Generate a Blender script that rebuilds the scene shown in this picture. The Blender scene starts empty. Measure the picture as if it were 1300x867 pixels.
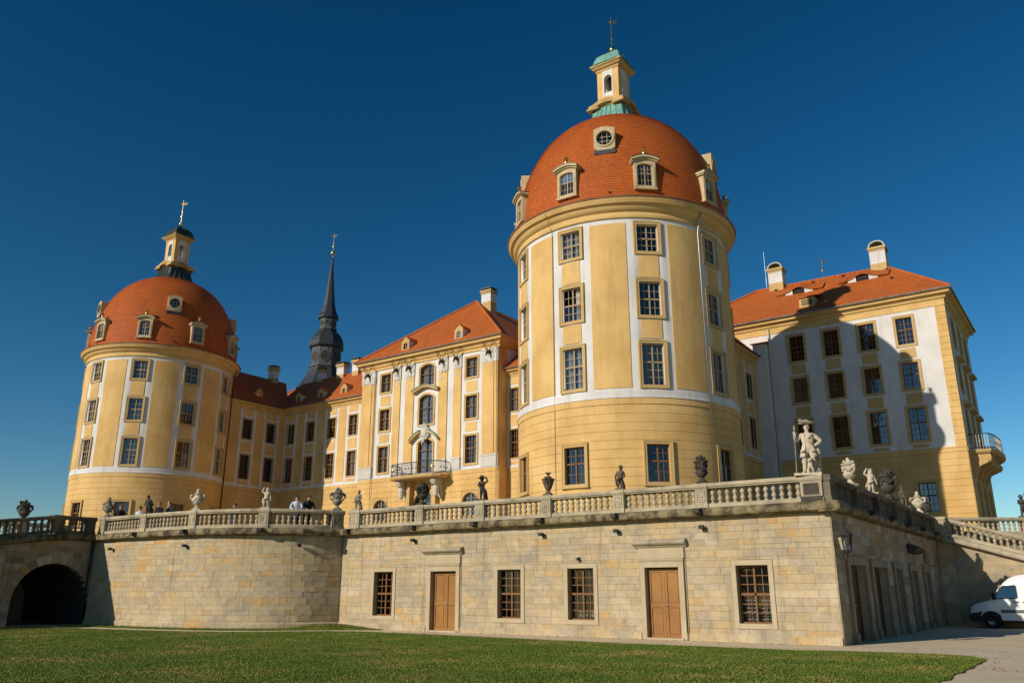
import bpy, bmesh, math, random
import numpy as np
from mathutils import Vector, Matrix
random.seed(7)
rad = math.radians
scene = bpy.context.scene
COL = scene.collection

# ------------------------------------------------------------------ camera
cam_data = bpy.data.cameras.new('camera')
cam = bpy.data.objects.new('camera', cam_data)
COL.objects.link(cam)
cam.location = (0, 0, 1.65)
cam.rotation_euler = (rad(90 + 16.87), 0, rad(35.1))
cam_data.sensor_width = 36
cam_data.lens = 1047 / 1300 * 36
cam_data.clip_end = 6000
scene.camera = cam

# ------------------------------------------------------------------ sky and sun
SUN_AZ = rad(17.8)      # sun stands behind the viewer, a little to the left of the castle axis
SUN_EL = rad(23.8)
world = bpy.data.worlds.new('World')
scene.world = world
world.use_nodes = True
wn = world.node_tree
bg = wn.nodes['Background']
sky = wn.nodes.new('ShaderNodeTexSky')
sky.sky_type = 'NISHITA'
sky.sun_disc = False
sky.sun_elevation = SUN_EL
sky.sun_rotation = math.pi + SUN_AZ
sky.altitude = 100
sky.air_density = 1.0
sky.dust_density = 0.05
sky.ozone_density = 3.0
# polarised autumn sky: the whole dome deeper and more saturated
gam = wn.nodes.new('ShaderNodeGamma')
gam.inputs['Gamma'].default_value = 1.4
hsv = wn.nodes.new('ShaderNodeHueSaturation')
hsv.inputs['Hue'].default_value = 0.490
hsv.inputs['Saturation'].default_value = 1.18
hsv.inputs['Value'].default_value = 0.77
wn.links.new(sky.outputs[0], gam.inputs['Color'])
wn.links.new(gam.outputs[0], hsv.inputs['Color'])
wn.links.new(hsv.outputs[0], bg.inputs['Color'])
bg.inputs['Strength'].default_value = 0.05

sun_data = bpy.data.lights.new('sun', 'SUN')
sun_data.energy = 4.3
sun_data.angle = rad(0.5)
sun_data.color = (1.0, 0.905, 0.77)
sun = bpy.data.objects.new('sun', sun_data)
COL.objects.link(sun)
sdir = Vector((math.sin(SUN_AZ) * math.cos(SUN_EL), math.cos(SUN_AZ) * math.cos(SUN_EL), -math.sin(SUN_EL)))
sun.rotation_euler = sdir.to_track_quat('-Z', 'Y').to_euler()
sun.location = (-20, -20, 60)

scene.view_settings.view_transform = 'Standard'
scene.view_settings.look = 'None'
scene.view_settings.exposure = 0.0
scene.view_settings.gamma = 1.0
scene.view_settings.use_curve_mapping = False

# ------------------------------------------------------------------ materials
MATS = {}
def new_mat(name):
    m = bpy.data.materials.new(name)
    m.use_nodes = True
    MATS[name] = m
    nt = m.node_tree
    return m, nt, nt.nodes['Principled BSDF']
def L(nt, a, b): nt.links.new(a, b)
def pos_node(nt, scale=(1, 1, 1), uv=False):
    if uv:
        t = nt.nodes.new('ShaderNodeUVMap'); out = t.outputs['UV']
    else:
        t = nt.nodes.new('ShaderNodeNewGeometry'); out = t.outputs['Position']
    mp = nt.nodes.new('ShaderNodeMapping')
    mp.inputs['Scale'].default_value = scale
    L(nt, out, mp.inputs['Vector'])
    return mp.outputs[0]
def noise(nt, vec, scale, detail=4, rough=0.6):
    n = nt.nodes.new('ShaderNodeTexNoise')
    n.inputs['Scale'].default_value = scale
    n.inputs['Detail'].default_value = detail
    n.inputs['Roughness'].default_value = rough
    L(nt, vec, n.inputs['Vector'])
    return n.outputs['Fac']
def ramp(nt, fac, stops):
    r = nt.nodes.new('ShaderNodeValToRGB')
    el = r.color_ramp.elements
    while len(el) < len(stops): el.new(0.5)
    for e, (p, c) in zip(el, stops):
        e.position = p
        e.color = (c[0], c[1], c[2], 1) if isinstance(c, (tuple, list)) else (c, c, c, 1)
    L(nt, fac, r.inputs['Fac'])
    return r.outputs['Color']
def mix(nt, fac, a, b, mode='MIX'):
    m = nt.nodes.new('ShaderNodeMix')
    m.data_type = 'RGBA'; m.blend_type = mode; m.clamp_factor = True
    for sock, v in ((m.inputs['Factor'], fac), (m.inputs['A'], a), (m.inputs['B'], b)): pass
    fs = [s for s in m.inputs if s.name == 'Factor' and s.type == 'VALUE'][0]
    As = [s for s in m.inputs if s.name == 'A' and s.type == 'RGBA'][0]
    Bs = [s for s in m.inputs if s.name == 'B' and s.type == 'RGBA'][0]
    for s, v in ((fs, fac), (As, a), (Bs, b)):
        if isinstance(v, (int, float)): s.default_value = v
        elif isinstance(v, (tuple, list)): s.default_value = (v[0], v[1], v[2], 1)
        else: L(nt, v, s)
    return [o for o in m.outputs if o.type == 'RGBA'][0]
def bump(nt, bsdf, h, strength=0.3, dist=0.02):
    b = nt.nodes.new('ShaderNodeBump')
    b.inputs['Strength'].default_value = strength
    b.inputs['Distance'].default_value = dist
    L(nt, h, b.inputs['Height'])
    L(nt, b.outputs[0], bsdf.inputs['Normal'])

def mottled(name, base, alt, rough=0.85, s1=0.6, s2=6.0, stain=None, stain_amt=0.35, bump_s=0.15, streak=True, spec=0.2):
    """plaster / stone / wood: two tones of a material, weather stains that run down, fine relief"""
    m, nt, b = new_mat(name)
    p = pos_node(nt)
    f1 = noise(nt, p, s1, 6)
    f2 = noise(nt, p, s2, 5)
    c = mix(nt, ramp(nt, f1, [(0.4, 0.0), (0.62, 1.0)]), base, alt)
    c = mix(nt, ramp(nt, f2, [(0.3, 0.0), (0.75, 0.25)]), c, tuple(x * 0.72 for x in base))
    if stain:
        ps = pos_node(nt, (1.6, 1.6, 0.22)) if streak else pos_node(nt, (0.9, 0.9, 0.9))
        f3 = noise(nt, ps, 1.3, 6, 0.65)
        c = mix(nt, ramp(nt, f3, [(0.52, 0.0), (0.78, stain_amt)]), c, stain)
    L(nt, c, b.inputs['Base Color'])
    b.inputs['Roughness'].default_value = rough
    b.inputs['Specular IOR Level'].default_value = spec
    bump(nt, b, noise(nt, p, 14, 6, 0.7), bump_s, 0.02)
    return m
mottled('plaster_white', (0.69, 0.67, 0.645), (0.61, 0.585, 0.55), stain=(0.38, 0.345, 0.29), stain_amt=0.55)
mottled('plaster_yellow', (0.70, 0.46, 0.18), (0.585, 0.36, 0.125), s1=0.45, stain=(0.42, 0.28, 0.12), stain_amt=0.75)
mottled('plaster_ochre', (0.56, 0.385, 0.165), (0.49, 0.32, 0.125), s2=9, stain=(0.28, 0.2, 0.1), stain_amt=0.35)
mottled('cornice_yellow', (0.65, 0.435, 0.175), (0.55, 0.355, 0.13), stain=(0.34, 0.24, 0.12), stain_amt=0.35)
mottled('dormer_stone', (0.56, 0.45, 0.27), (0.48, 0.37, 0.21), s1=2, stain=(0.2, 0.16, 0.1), stain_amt=0.5)
mottled('pale_stone', (0.60, 0.57, 0.50), (0.52, 0.49, 0.43), stain=(0.3, 0.28, 0.24), stain_amt=0.35)
mottled('rail_stone', (0.47, 0.395, 0.265), (0.34, 0.285, 0.195), s1=1.2, stain=(0.10, 0.085, 0.062), stain_amt=0.85, streak=False, bump_s=0.4)
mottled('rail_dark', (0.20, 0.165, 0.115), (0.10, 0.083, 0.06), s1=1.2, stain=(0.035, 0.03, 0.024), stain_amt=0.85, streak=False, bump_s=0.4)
mottled('moss_stone', (0.28, 0.22, 0.115), (0.055, 0.045, 0.026), s1=2.6, stain=(0.022, 0.019, 0.014), stain_amt=1.0, streak=False, bump_s=0.7)
mottled('frame_stone', (0.50, 0.41, 0.265), (0.45, 0.355, 0.22), s1=1.2, stain=(0.26, 0.22, 0.16), stain_amt=0.4, bump_s=0.3)
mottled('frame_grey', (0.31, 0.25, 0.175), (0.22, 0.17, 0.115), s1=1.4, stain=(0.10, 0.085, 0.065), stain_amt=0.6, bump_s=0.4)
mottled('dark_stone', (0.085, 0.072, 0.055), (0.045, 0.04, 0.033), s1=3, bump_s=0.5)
mottled('brown_stone', (0.17, 0.125, 0.08), (0.085, 0.066, 0.048), s1=4, bump_s=0.5)
mottled('grey_stone', (0.33, 0.29, 0.22), (0.17, 0.15, 0.12), s1=4, bump_s=0.5)
mottled('light_stone', (0.62, 0.54, 0.40), (0.45, 0.38, 0.27), s1=4, stain=(0.14, 0.12, 0.09), stain_amt=0.6, streak=False, bump_s=0.4)
mottled('mortar', (0.42, 0.34, 0.22), (0.33, 0.27, 0.175), s1=1.5, bump_s=0.5)
mottled('door_wood', (0.33, 0.145, 0.024), (0.26, 0.11, 0.017), rough=0.55, s1=1.0, s2=20, bump_s=0.1, spec=0.4)
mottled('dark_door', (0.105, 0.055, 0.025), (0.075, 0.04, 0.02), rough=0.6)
mottled('sash_brown', (0.22, 0.105, 0.04), (0.18, 0.085, 0.03), rough=0.6)
mottled('sash_dark', (0.10, 0.06, 0.035), (0.08, 0.05, 0.03), rough=0.6)
mottled('sash_cream', (0.42, 0.30, 0.17), (0.35, 0.25, 0.14), rough=0.6)
mottled('wood_dark', (0.07, 0.035, 0.018), (0.05, 0.028, 0.016), rough=0.6)
mottled('iron', (0.035, 0.033, 0.03), (0.05, 0.045, 0.04), rough=0.5)
mottled('copper_green', (0.20, 0.40, 0.34), (0.14, 0.31, 0.27), s1=2, stain=(0.06, 0.10, 0.085), stain_amt=0.6, rough=0.6)
mottled('copper_dark', (0.045, 0.06, 0.055), (0.03, 0.035, 0.035), s1=2, stain=(0.12, 0.2, 0.17), stain_amt=0.4, rough=0.5)
mottled('slate', (0.036, 0.039, 0.042), (0.02, 0.022, 0.026), s1=3, s2=12, rough=0.45, bump_s=0.5, spec=0.5)
mottled('slate_panel', (0.10, 0.108, 0.112), (0.065, 0.07, 0.075), s1=3, rough=0.55)
mottled('gutter_red', (0.30, 0.15, 0.085), (0.2, 0.09, 0.05), rough=0.6)
mottled('stucco', (0.62, 0.60, 0.56), (0.54, 0.51, 0.47), s2=25, bump_s=0.8)
mottled('antler', (0.13, 0.075, 0.04), (0.08, 0.045, 0.025))
mottled('curtain', (0.62, 0.60, 0.56), (0.52, 0.50, 0.47), s1=5)
mottled('interior_shade', (0.03, 0.026, 0.022), (0.022, 0.02, 0.018))  # near-black colour stands in for the shade of interiors
mottled('skin', (0.55, 0.33, 0.24), (0.5, 0.3, 0.22), rough=0.6)
mottled('hair', (0.06, 0.04, 0.025), (0.04, 0.028, 0.02), rough=0.6)
mottled('hair_red', (0.30, 0.10, 0.04), (0.24, 0.08, 0.035), rough=0.6)
mottled('cloth_pale', (0.55, 0.60, 0.66), (0.48, 0.53, 0.6))
mottled('cloth_black', (0.018, 0.018, 0.02), (0.025, 0.024, 0.026))
mottled('cloth_red', (0.45, 0.06, 0.035), (0.38, 0.05, 0.03))
mottled('cloth_blue', (0.05, 0.08, 0.16), (0.04, 0.065, 0.13))
mottled('cloth_green', (0.05, 0.07, 0.05), (0.04, 0.055, 0.04))
mottled('rubber', (0.02, 0.02, 0.02), (0.028, 0.027, 0.026), rough=0.8)
mottled('black_plastic', (0.022, 0.022, 0.023), (0.03, 0.03, 0.03), rough=0.55)
mottled('grey_plastic', (0.14, 0.14, 0.14), (0.12, 0.12, 0.12), rough=0.6)
mottled('dirt', (0.16, 0.115, 0.07), (0.11, 0.08, 0.05), s1=2, bump_s=0.6)
mottled('terrace_gravel', (0.38, 0.33, 0.25), (0.31, 0.27, 0.2), s1=2, bump_s=0.5)

def metal(name, col, rough=0.25):
    m, nt, b = new_mat(name)
    b.inputs['Base Color'].default_value = (*col, 1)
    b.inputs['Metallic'].default_value = 1
    p = pos_node(nt)
    r = ramp(nt, noise(nt, p, 8), [(0.3, rough * 0.7), (0.7, rough * 1.5)])
    L(nt, r, b.inputs['Roughness'])
metal('gold', (0.75, 0.50, 0.17), 0.3)
metal('steel', (0.55, 0.55, 0.56), 0.35)
metal('zinc', (0.42, 0.40, 0.36), 0.45)

def paint(name, col):
    m, nt, b = new_mat(name)
    p = pos_node(nt)
    c = mix(nt, ramp(nt, noise(nt, p, 1.5, 6), [(0.4, 0.0), (0.8, 0.3)]), col, tuple(x * 0.8 for x in col))
    L(nt, c, b.inputs['Base Color'])
    b.inputs['Roughness'].default_value = 0.32
    b.inputs['Coat Weight'].default_value = 0.4
    b.inputs['Coat Roughness'].default_value = 0.08
paint('van_white', (0.78, 0.78, 0.76))

def glass(name, tint, ripple=0.08, gloss_boost=0.0):
    m, nt, b = new_mat(name)
    nt.nodes.remove(b)
    out = nt.nodes['Material Output']
    g = nt.nodes.new('ShaderNodeBsdfGlossy'); g.inputs['Roughness'].default_value = 0.015
    g.inputs['Color'].default_value = (1, 1, 1, 1)
    t = nt.nodes.new('ShaderNodeBsdfTransparent'); t.inputs['Color'].default_value = (*tint, 1)
    fr = nt.nodes.new('ShaderNodeFresnel'); fr.inputs['IOR'].default_value = 1.75
    bp = nt.nodes.new('ShaderNodeBump'); bp.inputs['Strength'].default_value = ripple; bp.inputs['Distance'].default_value = 0.05
    L(nt, noise(nt, pos_node(nt), 2.6, 2), bp.inputs['Height'])
    L(nt, bp.outputs[0], g.inputs['Normal'])
    ma = nt.nodes.new('ShaderNodeMath'); ma.operation = 'ADD'; ma.inputs[1].default_value = gloss_boost; ma.use_clamp = True
    L(nt, fr.outputs[0], ma.inputs[0])
    mx = nt.nodes.new('ShaderNodeMixShader')
    L(nt, ma.outputs[0], mx.inputs[0]); L(nt, t.outputs[0], mx.inputs[1]); L(nt, g.outputs[0], mx.inputs[2])
    L(nt, mx.outputs[0], out.inputs['Surface'])
glass('old_glass', (0.60, 0.66, 0.68), 0.10, 0.03)
glass('cellar_glass', (0.5, 0.52, 0.52), 0.03, -0.03)
glass('clear_glass', (0.75, 0.78, 0.78), 0.05, 0.03)
glass('tinted_glass', (0.16, 0.30, 0.27), 0.03, 0.06)

def stones(name, stops, soft=1.0, s=5.0):
    """ashlar: every block its own tone (object / island random), grain and patina on top"""
    m, nt, b = new_mat(name)
    oi = nt.nodes.new('ShaderNodeObjectInfo')
    ge = nt.nodes.new('ShaderNodeNewGeometry')
    ad = nt.nodes.new('ShaderNodeMath'); ad.operation = 'ADD'
    L(nt, oi.outputs['Random'], ad.inputs[0]); L(nt, ge.outputs['Random Per Island'], ad.inputs[1])
    fr = nt.nodes.new('ShaderNodeMath'); fr.operation = 'FRACT'
    L(nt, ad.outputs[0], fr.inputs[0])
    c = ramp(nt, fr.outputs[0], stops)
    p = pos_node(nt)
    c = mix(nt, ramp(nt, noise(nt, p, 0.45, 5), [(0.38, 0.0), (0.7, 0.45 * soft)]), c, (0.50, 0.40, 0.245))
    c = mix(nt, ramp(nt, noise(nt, p, s, 6, 0.7), [(0.4, 0.0), (0.75, 0.5 * soft)]), c, (0.24, 0.19, 0.125))
    c = mix(nt, ramp(nt, noise(nt, p, 0.8, 7, 0.7), [(0.49, 0.0), (0.64, 0.75 * soft)]), c, (0.31, 0.27, 0.20))
    c = mix(nt, ramp(nt, noise(nt, pos_node(nt, (1, 1, 1.4)), 0.62, 6, 0.6), [(0.54, 0.0), (0.68, 0.7 * soft)]), c, (0.58, 0.475, 0.33))
    c = mix(nt, ramp(nt, noise(nt, p, 2.3, 7, 0.75), [(0.57, 0.0), (0.70, 0.65)]), c, (0.17, 0.14, 0.10))
    ps = pos_node(nt, (2.6, 2.6, 0.15))
    c = mix(nt, ramp(nt, noise(nt, ps, 1.0, 6, 0.65), [(0.56, 0.0), (0.72, 0.7)]), c, (0.15, 0.125, 0.09))
    pr_ = pos_node(nt, (2.5, 2.5, 0.5))
    c = mix(nt, ramp(nt, noise(nt, pr_, 0.5, 5), [(0.64, 0.0), (0.74, 0.5)]), c, (0.50, 0.27, 0.07))
    L(nt, c, b.inputs['Base Color'])
    b.inputs['Roughness'].default_value = 0.9
    b.inputs['Specular IOR Level'].default_value = 0.15
    bump(nt, b, noise(nt, p, 9, 8, 0.75), 0.6, 0.02)
WARM = [(0.0, (0.53, 0.415, 0.25)), (0.2, (0.49, 0.375, 0.215)), (0.4, (0.45, 0.375, 0.265)), (0.55, (0.57, 0.44, 0.255)), (0.7, (0.50, 0.36, 0.185)), (0.84, (0.39, 0.315, 0.21)), (0.93, (0.55, 0.37, 0.155)), (0.99, (0.52, 0.30, 0.105))]
stones('ashlar', WARM)
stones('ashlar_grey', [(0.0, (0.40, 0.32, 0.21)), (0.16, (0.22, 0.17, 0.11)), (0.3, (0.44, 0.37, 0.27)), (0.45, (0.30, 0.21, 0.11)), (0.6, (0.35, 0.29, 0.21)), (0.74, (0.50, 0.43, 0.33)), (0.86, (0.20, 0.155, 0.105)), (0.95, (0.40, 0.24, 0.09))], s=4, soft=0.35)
stones('ashlar_ramp', [(p, (c[0] * 0.88, c[1] * 0.84, c[2] * 0.85)) for p, c in WARM], s=1.6, soft=1.25)

def tiles(name, c1, c2, c3, su, sv):
    """plain clay tiles laid in courses; u along the course, v up the slope (metres)"""
    m, nt, b = new_mat(name)
    uv = pos_node(nt, uv=True)
    br = nt.nodes.new('ShaderNodeTexBrick')
    br.inputs['Color1'].default_value = (*c1, 1); br.inputs['Color2'].default_value = (*c2, 1); br.inputs['Mortar'].default_value = (*[x * 0.45 for x in c1], 1)
    br.inputs['Scale'].default_value = 1.0
    br.inputs['Brick Width'].default_value = su; br.inputs['Row Height'].default_value = sv
    br.inputs['Mortar Size'].default_value = 0.006; br.inputs['Bias'].default_value = -0.2
    nd = nt.nodes.new('ShaderNodeTexNoise'); nd.inputs['Scale'].default_value = 1.3; nd.inputs['Detail'].default_value = 3
    L(nt, uv, nd.inputs['Vector'])
    va = nt.nodes.new('ShaderNodeVectorMath'); va.operation = 'MULTIPLY_ADD'; va.inputs[1].default_value = (0.03, 0.05, 0)
    L(nt, nd.outputs['Color'], va.inputs[0]); L(nt, uv, va.inputs[2])
    L(nt, va.outputs[0], br.inputs['Vector'])
    p = pos_node(nt)
    c = mix(nt, ramp(nt, noise(nt, p, 0.5, 6), [(0.4, 0.0), (0.75, 0.6)]), br.outputs['Color'], c3)
    c = mix(nt, ramp(nt, noise(nt, p, 5.0, 6), [(0.5, 0.0), (0.8, 0.35)]), c, tuple(x * 0.4 for x in c1))
    c = mix(nt, ramp(nt, noise(nt, pos_node(nt, (1.0, 1.0, 0.3)), 1.1, 7, 0.7), [(0.5, 0.0), (0.72, 0.6)]), c, (c1[0] * 0.5, c1[1] * 0.52, c1[2] * 0.9))
    c = mix(nt, ramp(nt, noise(nt, p, 1.7, 7, 0.75), [(0.6, 0.0), (0.75, 0.35)]), c, (min(1, c1[0] * 1.1), c1[1] * 1.6, c1[2] * 3))
    L(nt, c, b.inputs['Base Color'])
    b.inputs['Roughness'].default_value = 0.7
    b.inputs['Specular IOR Level'].default_value = 0.25
    bp = nt.nodes.new('ShaderNodeBump'); bp.inputs['Strength'].default_value = 0.6; bp.inputs['Distance'].default_value = 0.03
    iv = nt.nodes.new('ShaderNodeMath'); iv.operation = 'SUBTRACT'; iv.inputs[0].default_value = 1
    L(nt, br.outputs['Fac'], iv.inputs[1]); L(nt, iv.outputs[0], bp.inputs['Height'])
    L(nt, bp.outputs[0], b.inputs['Normal'])
tiles('dome_tile', (0.53, 0.122, 0.017), (0.42, 0.092, 0.014), (0.35, 0.09, 0.022), 0.2, 0.165)
tiles('roof_tile', (0.52, 0.13, 0.02), (0.41, 0.095, 0.016), (0.33, 0.09, 0.024), 0.2, 0.2)

def ground_mats():
    m, nt, b = new_mat('lawn_soil')
    p = pos_node(nt)
    c = ramp(nt, noise(nt, p, 0.55, 8, 0.72), [(0.34, (0.06, 0.115, 0.012)), (0.5, (0.095, 0.14, 0.016)), (0.6, (0.17, 0.16, 0.035)), (0.72, (0.26, 0.20, 0.065))])
    c = mix(nt, ramp(nt, noise(nt, p, 12, 6, 0.7), [(0.4, 0.0), (0.75, 0.35)]), c, (0.04, 0.06, 0.01))
    L(nt, c, b.inputs['Base Color']); b.inputs['Roughness'].default_value = 0.95; b.inputs['Specular IOR Level'].default_value = 0.1
    bump(nt, b, noise(nt, p, 25, 6, 0.8), 1.0, 0.05)
    m, nt, b = new_mat('grass_blade')
    p = pos_node(nt)
    g = nt.nodes.new('ShaderNodeNewGeometry')
    c = ramp(nt, noise(nt, p, 0.38, 8, 0.68), [(0.36, (0.08, 0.155, 0.014)), (0.5, (0.135, 0.19, 0.02)), (0.57, (0.24, 0.225, 0.045)), (0.68, (0.39, 0.30, 0.09))])
    c = mix(nt, ramp(nt, g.outputs['Random Per Island'], [(0.0, 0.0), (0.8, 0.2), (1.0, 0.6)]), c, (0.2, 0.21, 0.05))
    L(nt, c, b.inputs['Base Color']); b.inputs['Roughness'].default_value = 0.7; b.inputs['Specular IOR Level'].default_value = 0.2
    m, nt, b = new_mat('gravel')
    p = pos_node(nt)
    v = nt.nodes.new('ShaderNodeTexVoronoi'); v.inputs['Scale'].default_value = 45
    L(nt, p, v.inputs['Vector'])
    c = ramp(nt, noise(nt, p, 0.6, 7), [(0.35, (0.74, 0.605, 0.41)), (0.65, (0.63, 0.505, 0.335))])
    c = mix(nt, ramp(nt, v.outputs['Distance'], [(0.0, 0.0), (0.6, 0.3)]), c, (0.44, 0.35, 0.23))
    c = mix(nt, ramp(nt, noise(nt, p, 4, 7, 0.7), [(0.45, 0.0), (0.8, 0.5)]), c, (0.76, 0.63, 0.44))
    L(nt, c, b.inputs['Base Color']); b.inputs['Roughness'].default_value = 0.95; b.inputs['Specular IOR Level'].default_value = 0.1
    bump(nt, b, v.outputs['Distance'], 0.35, 0.02)
    m, nt, b = new_mat('leaf_litter')
    g = nt.nodes.new('ShaderNodeNewGeometry')
    c = ramp(nt, g.outputs['Random Per Island'], [(0.0, (0.28, 0.13, 0.04)), (0.5, (0.16, 0.075, 0.03)), (1.0, (0.38, 0.24, 0.07))])
    L(nt, c, b.inputs['Base Color']); b.inputs['Roughness'].default_value = 0.8
ground_mats()

# ------------------------------------------------------------------ mesh helpers
class MB:
    def __init__(s): s.v = []; s.f = []; s.uv = []; s.mi = []
    def pt(s, p): s.v.append(tuple(p)); return len(s.v) - 1
    def poly(s, pts, uv=None, mi=0):
        s.f.append([s.pt(p) for p in pts]); s.uv.append(uv); s.mi.append(mi); return s
    def box(s, x0, x1, y0, y1, z0, z1):
        i = len(s.v)
        s.v += [(x0, y0, z0), (x1, y0, z0), (x1, y1, z0), (x0, y1, z0), (x0, y0, z1), (x1, y0, z1), (x1, y1, z1), (x0, y1, z1)]
        for q in ((0, 3, 2, 1), (4, 5, 6, 7), (0, 1, 5, 4), (1, 2, 6, 5), (2, 3, 7, 6), (3, 0, 4, 7)):
            s.f.append([i + k for k in q]); s.uv.append(None); s.mi.append(0)
        return s
    def grid(s, rows, closed_u=False, uvs=None, mi=0):
        """rows of points, quads between neighbours"""
        i = len(s.v); n = len(rows[0])
        for r in rows: s.v += [tuple(p) for p in r]
        for a in range(len(rows) - 1):
            for k in range(n if closed_u else n - 1):
                k2 = (k + 1) % n
                s.f.append([i + a * n + k, i + a * n + k2, i + (a + 1) * n + k2, i + (a + 1) * n + k])
                if uvs: s.uv.append([uvs[a][k], uvs[a][k + 1], uvs[a + 1][k + 1], uvs[a + 1][k]])
                else: s.uv.append(None)
                s.mi.append(mi)
        return s
    def lathe(s, prof, seg=32, c=(0, 0, 0), cap=True, uvr=None, mi=0):
        rows = []; uvs = [] if uvr else None; L_ = 0
        for j, (r, z) in enumerate(prof):
            if j: L_ += math.hypot(r - prof[j - 1][0], z - prof[j - 1][1])
            rows.append([(c[0] + r * math.sin(2 * math.pi * k / seg), c[1] - r * math.cos(2 * math.pi * k / seg), c[2] + z) for k in range(seg)])
            if uvr: uvs.append([(2 * math.pi * k / seg * uvr, L_) for k in range(seg + 1)])
        s.grid(rows, True, uvs, mi)
        if cap:
            if prof[0][0] > 1e-4: s.poly(list(reversed(rows[0])), mi=mi)
            if prof[-1][0] > 1e-4: s.poly(rows[-1], mi=mi)
        return s
    def tube(s, pts, r, seg=6, caps=True):
        pts = [Vector(p) for p in pts]
        rs = r if isinstance(r, (list, tuple)) else [r] * len(pts)
        rows = []
        for i, p in enumerate(pts):
            d = (pts[min(i + 1, len(pts) - 1)] - pts[max(i - 1, 0)]).normalized()
            a = Vector((0, 0, 1)) if abs(d.z) < 0.9 else Vector((1, 0, 0))
            u = d.cross(a).normalized(); w = d.cross(u)
            rows.append([p + (u * math.cos(2 * math.pi * k / seg) + w * math.sin(2 * math.pi * k / seg)) * rs[i] for k in range(seg)])
        s.grid(rows, True)
        if caps: s.poly(list(reversed(rows[0]))); s.poly(rows[-1])
        return s
    def ball(s, c, r, seg=10, rings=6, sc=(1, 1, 1)):
        rows = []
        for j in range(rings + 1):
            t = math.pi * j / rings
            rr = max(math.sin(t), 0.02)
            rows.append([(c[0] + r * sc[0] * rr * math.cos(2 * math.pi * k / seg), c[1] + r * sc[1] * rr * math.sin(2 * math.pi * k / seg), c[2] - r * sc[2] * math.cos(t)) for k in range(seg)])
        s.grid(rows, True)
        return s
    def prism(s, poly, f0, f1):
        """poly: 2D points; f0/f1 map a 2D point to the two end faces"""
        a = [f0(p) for p in poly]; b = [f1(p) for p in poly]
        s.poly(a); s.poly(list(reversed(b)))
        for k in range(len(poly)):
            k2 = (k + 1) % len(poly)
            s.poly([a[k2], a[k], b[k], b[k2]])
        return s
    def xf(s, M, start=0):
        for i in range(start, len(s.v)): s.v[i] = tuple(M @ Vector(s.v[i]))
        return s
    def mesh(s, name, mats, smooth=False, merge=True):
        me = bpy.data.meshes.new(name)
        me.from_pydata(s.v, [], s.f)
        if any(u is not None for u in s.uv):
            ul = me.uv_layers.new(name='UVMap')
            k = 0
            for f, u in zip(s.f, s.uv):
                for j in range(len(f)):
                    if u: ul.data[k + j].uv = u[j]
                k += len(f)
        for m in (mats if isinstance(mats, (list, tuple)) else [mats]): me.materials.append(MATS[m])
        if any(s.mi): me.polygons.foreach_set('material_index', s.mi)
        bm = bmesh.new(); bm.from_mesh(me)
        if merge: bmesh.ops.remove_doubles(bm, verts=bm.verts, dist=1e-5)
        bmesh.ops.recalc_face_normals(bm, faces=bm.faces)
        bm.to_mesh(me); bm.free()
        if smooth:
            me.polygons.foreach_set('use_smooth', [True] * len(me.polygons))
            if smooth != 'all': me.set_sharp_from_angle(angle=rad(38))
        me.update()
        return me

ORIGIN = {}
def thing(name, label, cat, loc=(0, 0, 0), rz=0, group=None):
    o = bpy.data.objects.new(name, None)
    COL.objects.link(o)
    o.empty_display_size = 0.2
    o.location = loc; o.rotation_euler = (0, 0, rz)
    o['label'] = label; o['category'] = cat
    if group: o['group'] = group
    ORIGIN[o.name] = Vector(loc)
    return o
def link(name, me, parent=None, loc=None, rz=0):
    o = bpy.data.objects.new(name, me)
    COL.objects.link(o)
    if parent is not None:
        o.parent = parent
        ORIGIN[o.name] = ORIGIN.get(parent.name, Vector())
    if loc is not None: o.location = loc
    o.rotation_euler = (0, 0, rz)
    return o
def part(name, mb, mat, parent, smooth=False, local=False, merge=True):
    """mesh given in world coordinates, child of an unrotated thing (or of one of its parts)"""
    if not local:
        off = ORIGIN.get(parent.name, Vector())
        mb.v = [(p[0] - off.x, p[1] - off.y, p[2] - off.z) for p in mb.v]
    return link(name, mb.mesh(name, mat, smooth, merge), parent)
def place(name, me, parent, wloc, rz=0):
    """shared mesh placed at a world position under an unrotated thing"""
    return link(name, me, parent, Vector(wloc) - ORIGIN.get(parent.name, Vector()), rz)
def structure(name, mb, mat):
    o = link(name, mb.mesh(name, mat))
    o['kind'] = 'structure'
    return o

# surfaces that carry facades: u runs along the wall (metres), d goes inward
class Flat:
    def __init__(s, A, B):
        s.A = Vector((A[0], A[1])); s.d = (Vector((B[0], B[1])) - s.A); s.len = s.d.length; s.d.normalize()
        s.n = Vector((s.d.y, -s.d.x)); s.rz = math.atan2(s.d.y, s.d.x)
    def pt(s, u, z, d=0):
        p = s.A + s.d * u - s.n * d
        return (p.x, p.y, z)
    def us(s, a, b): return [a, b]
    def rot(s, u): return s.rz
class Cyl:
    def __init__(s, C, R, step=3.0): s.C = C; s.R = R; s.step = rad(step) * R
    def pt(s, u, z, d=0):
        a = u / s.R; r = s.R - d
        return (s.C[0] + r * math.sin(a), s.C[1] - r * math.cos(a), z)
    def us(s, a, b):
        n = max(1, int(math.ceil((b - a) / s.step)))
        return [a + (b - a) * k / n for k in range(n + 1)]
    def rot(s, u): return u / s.R
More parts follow.
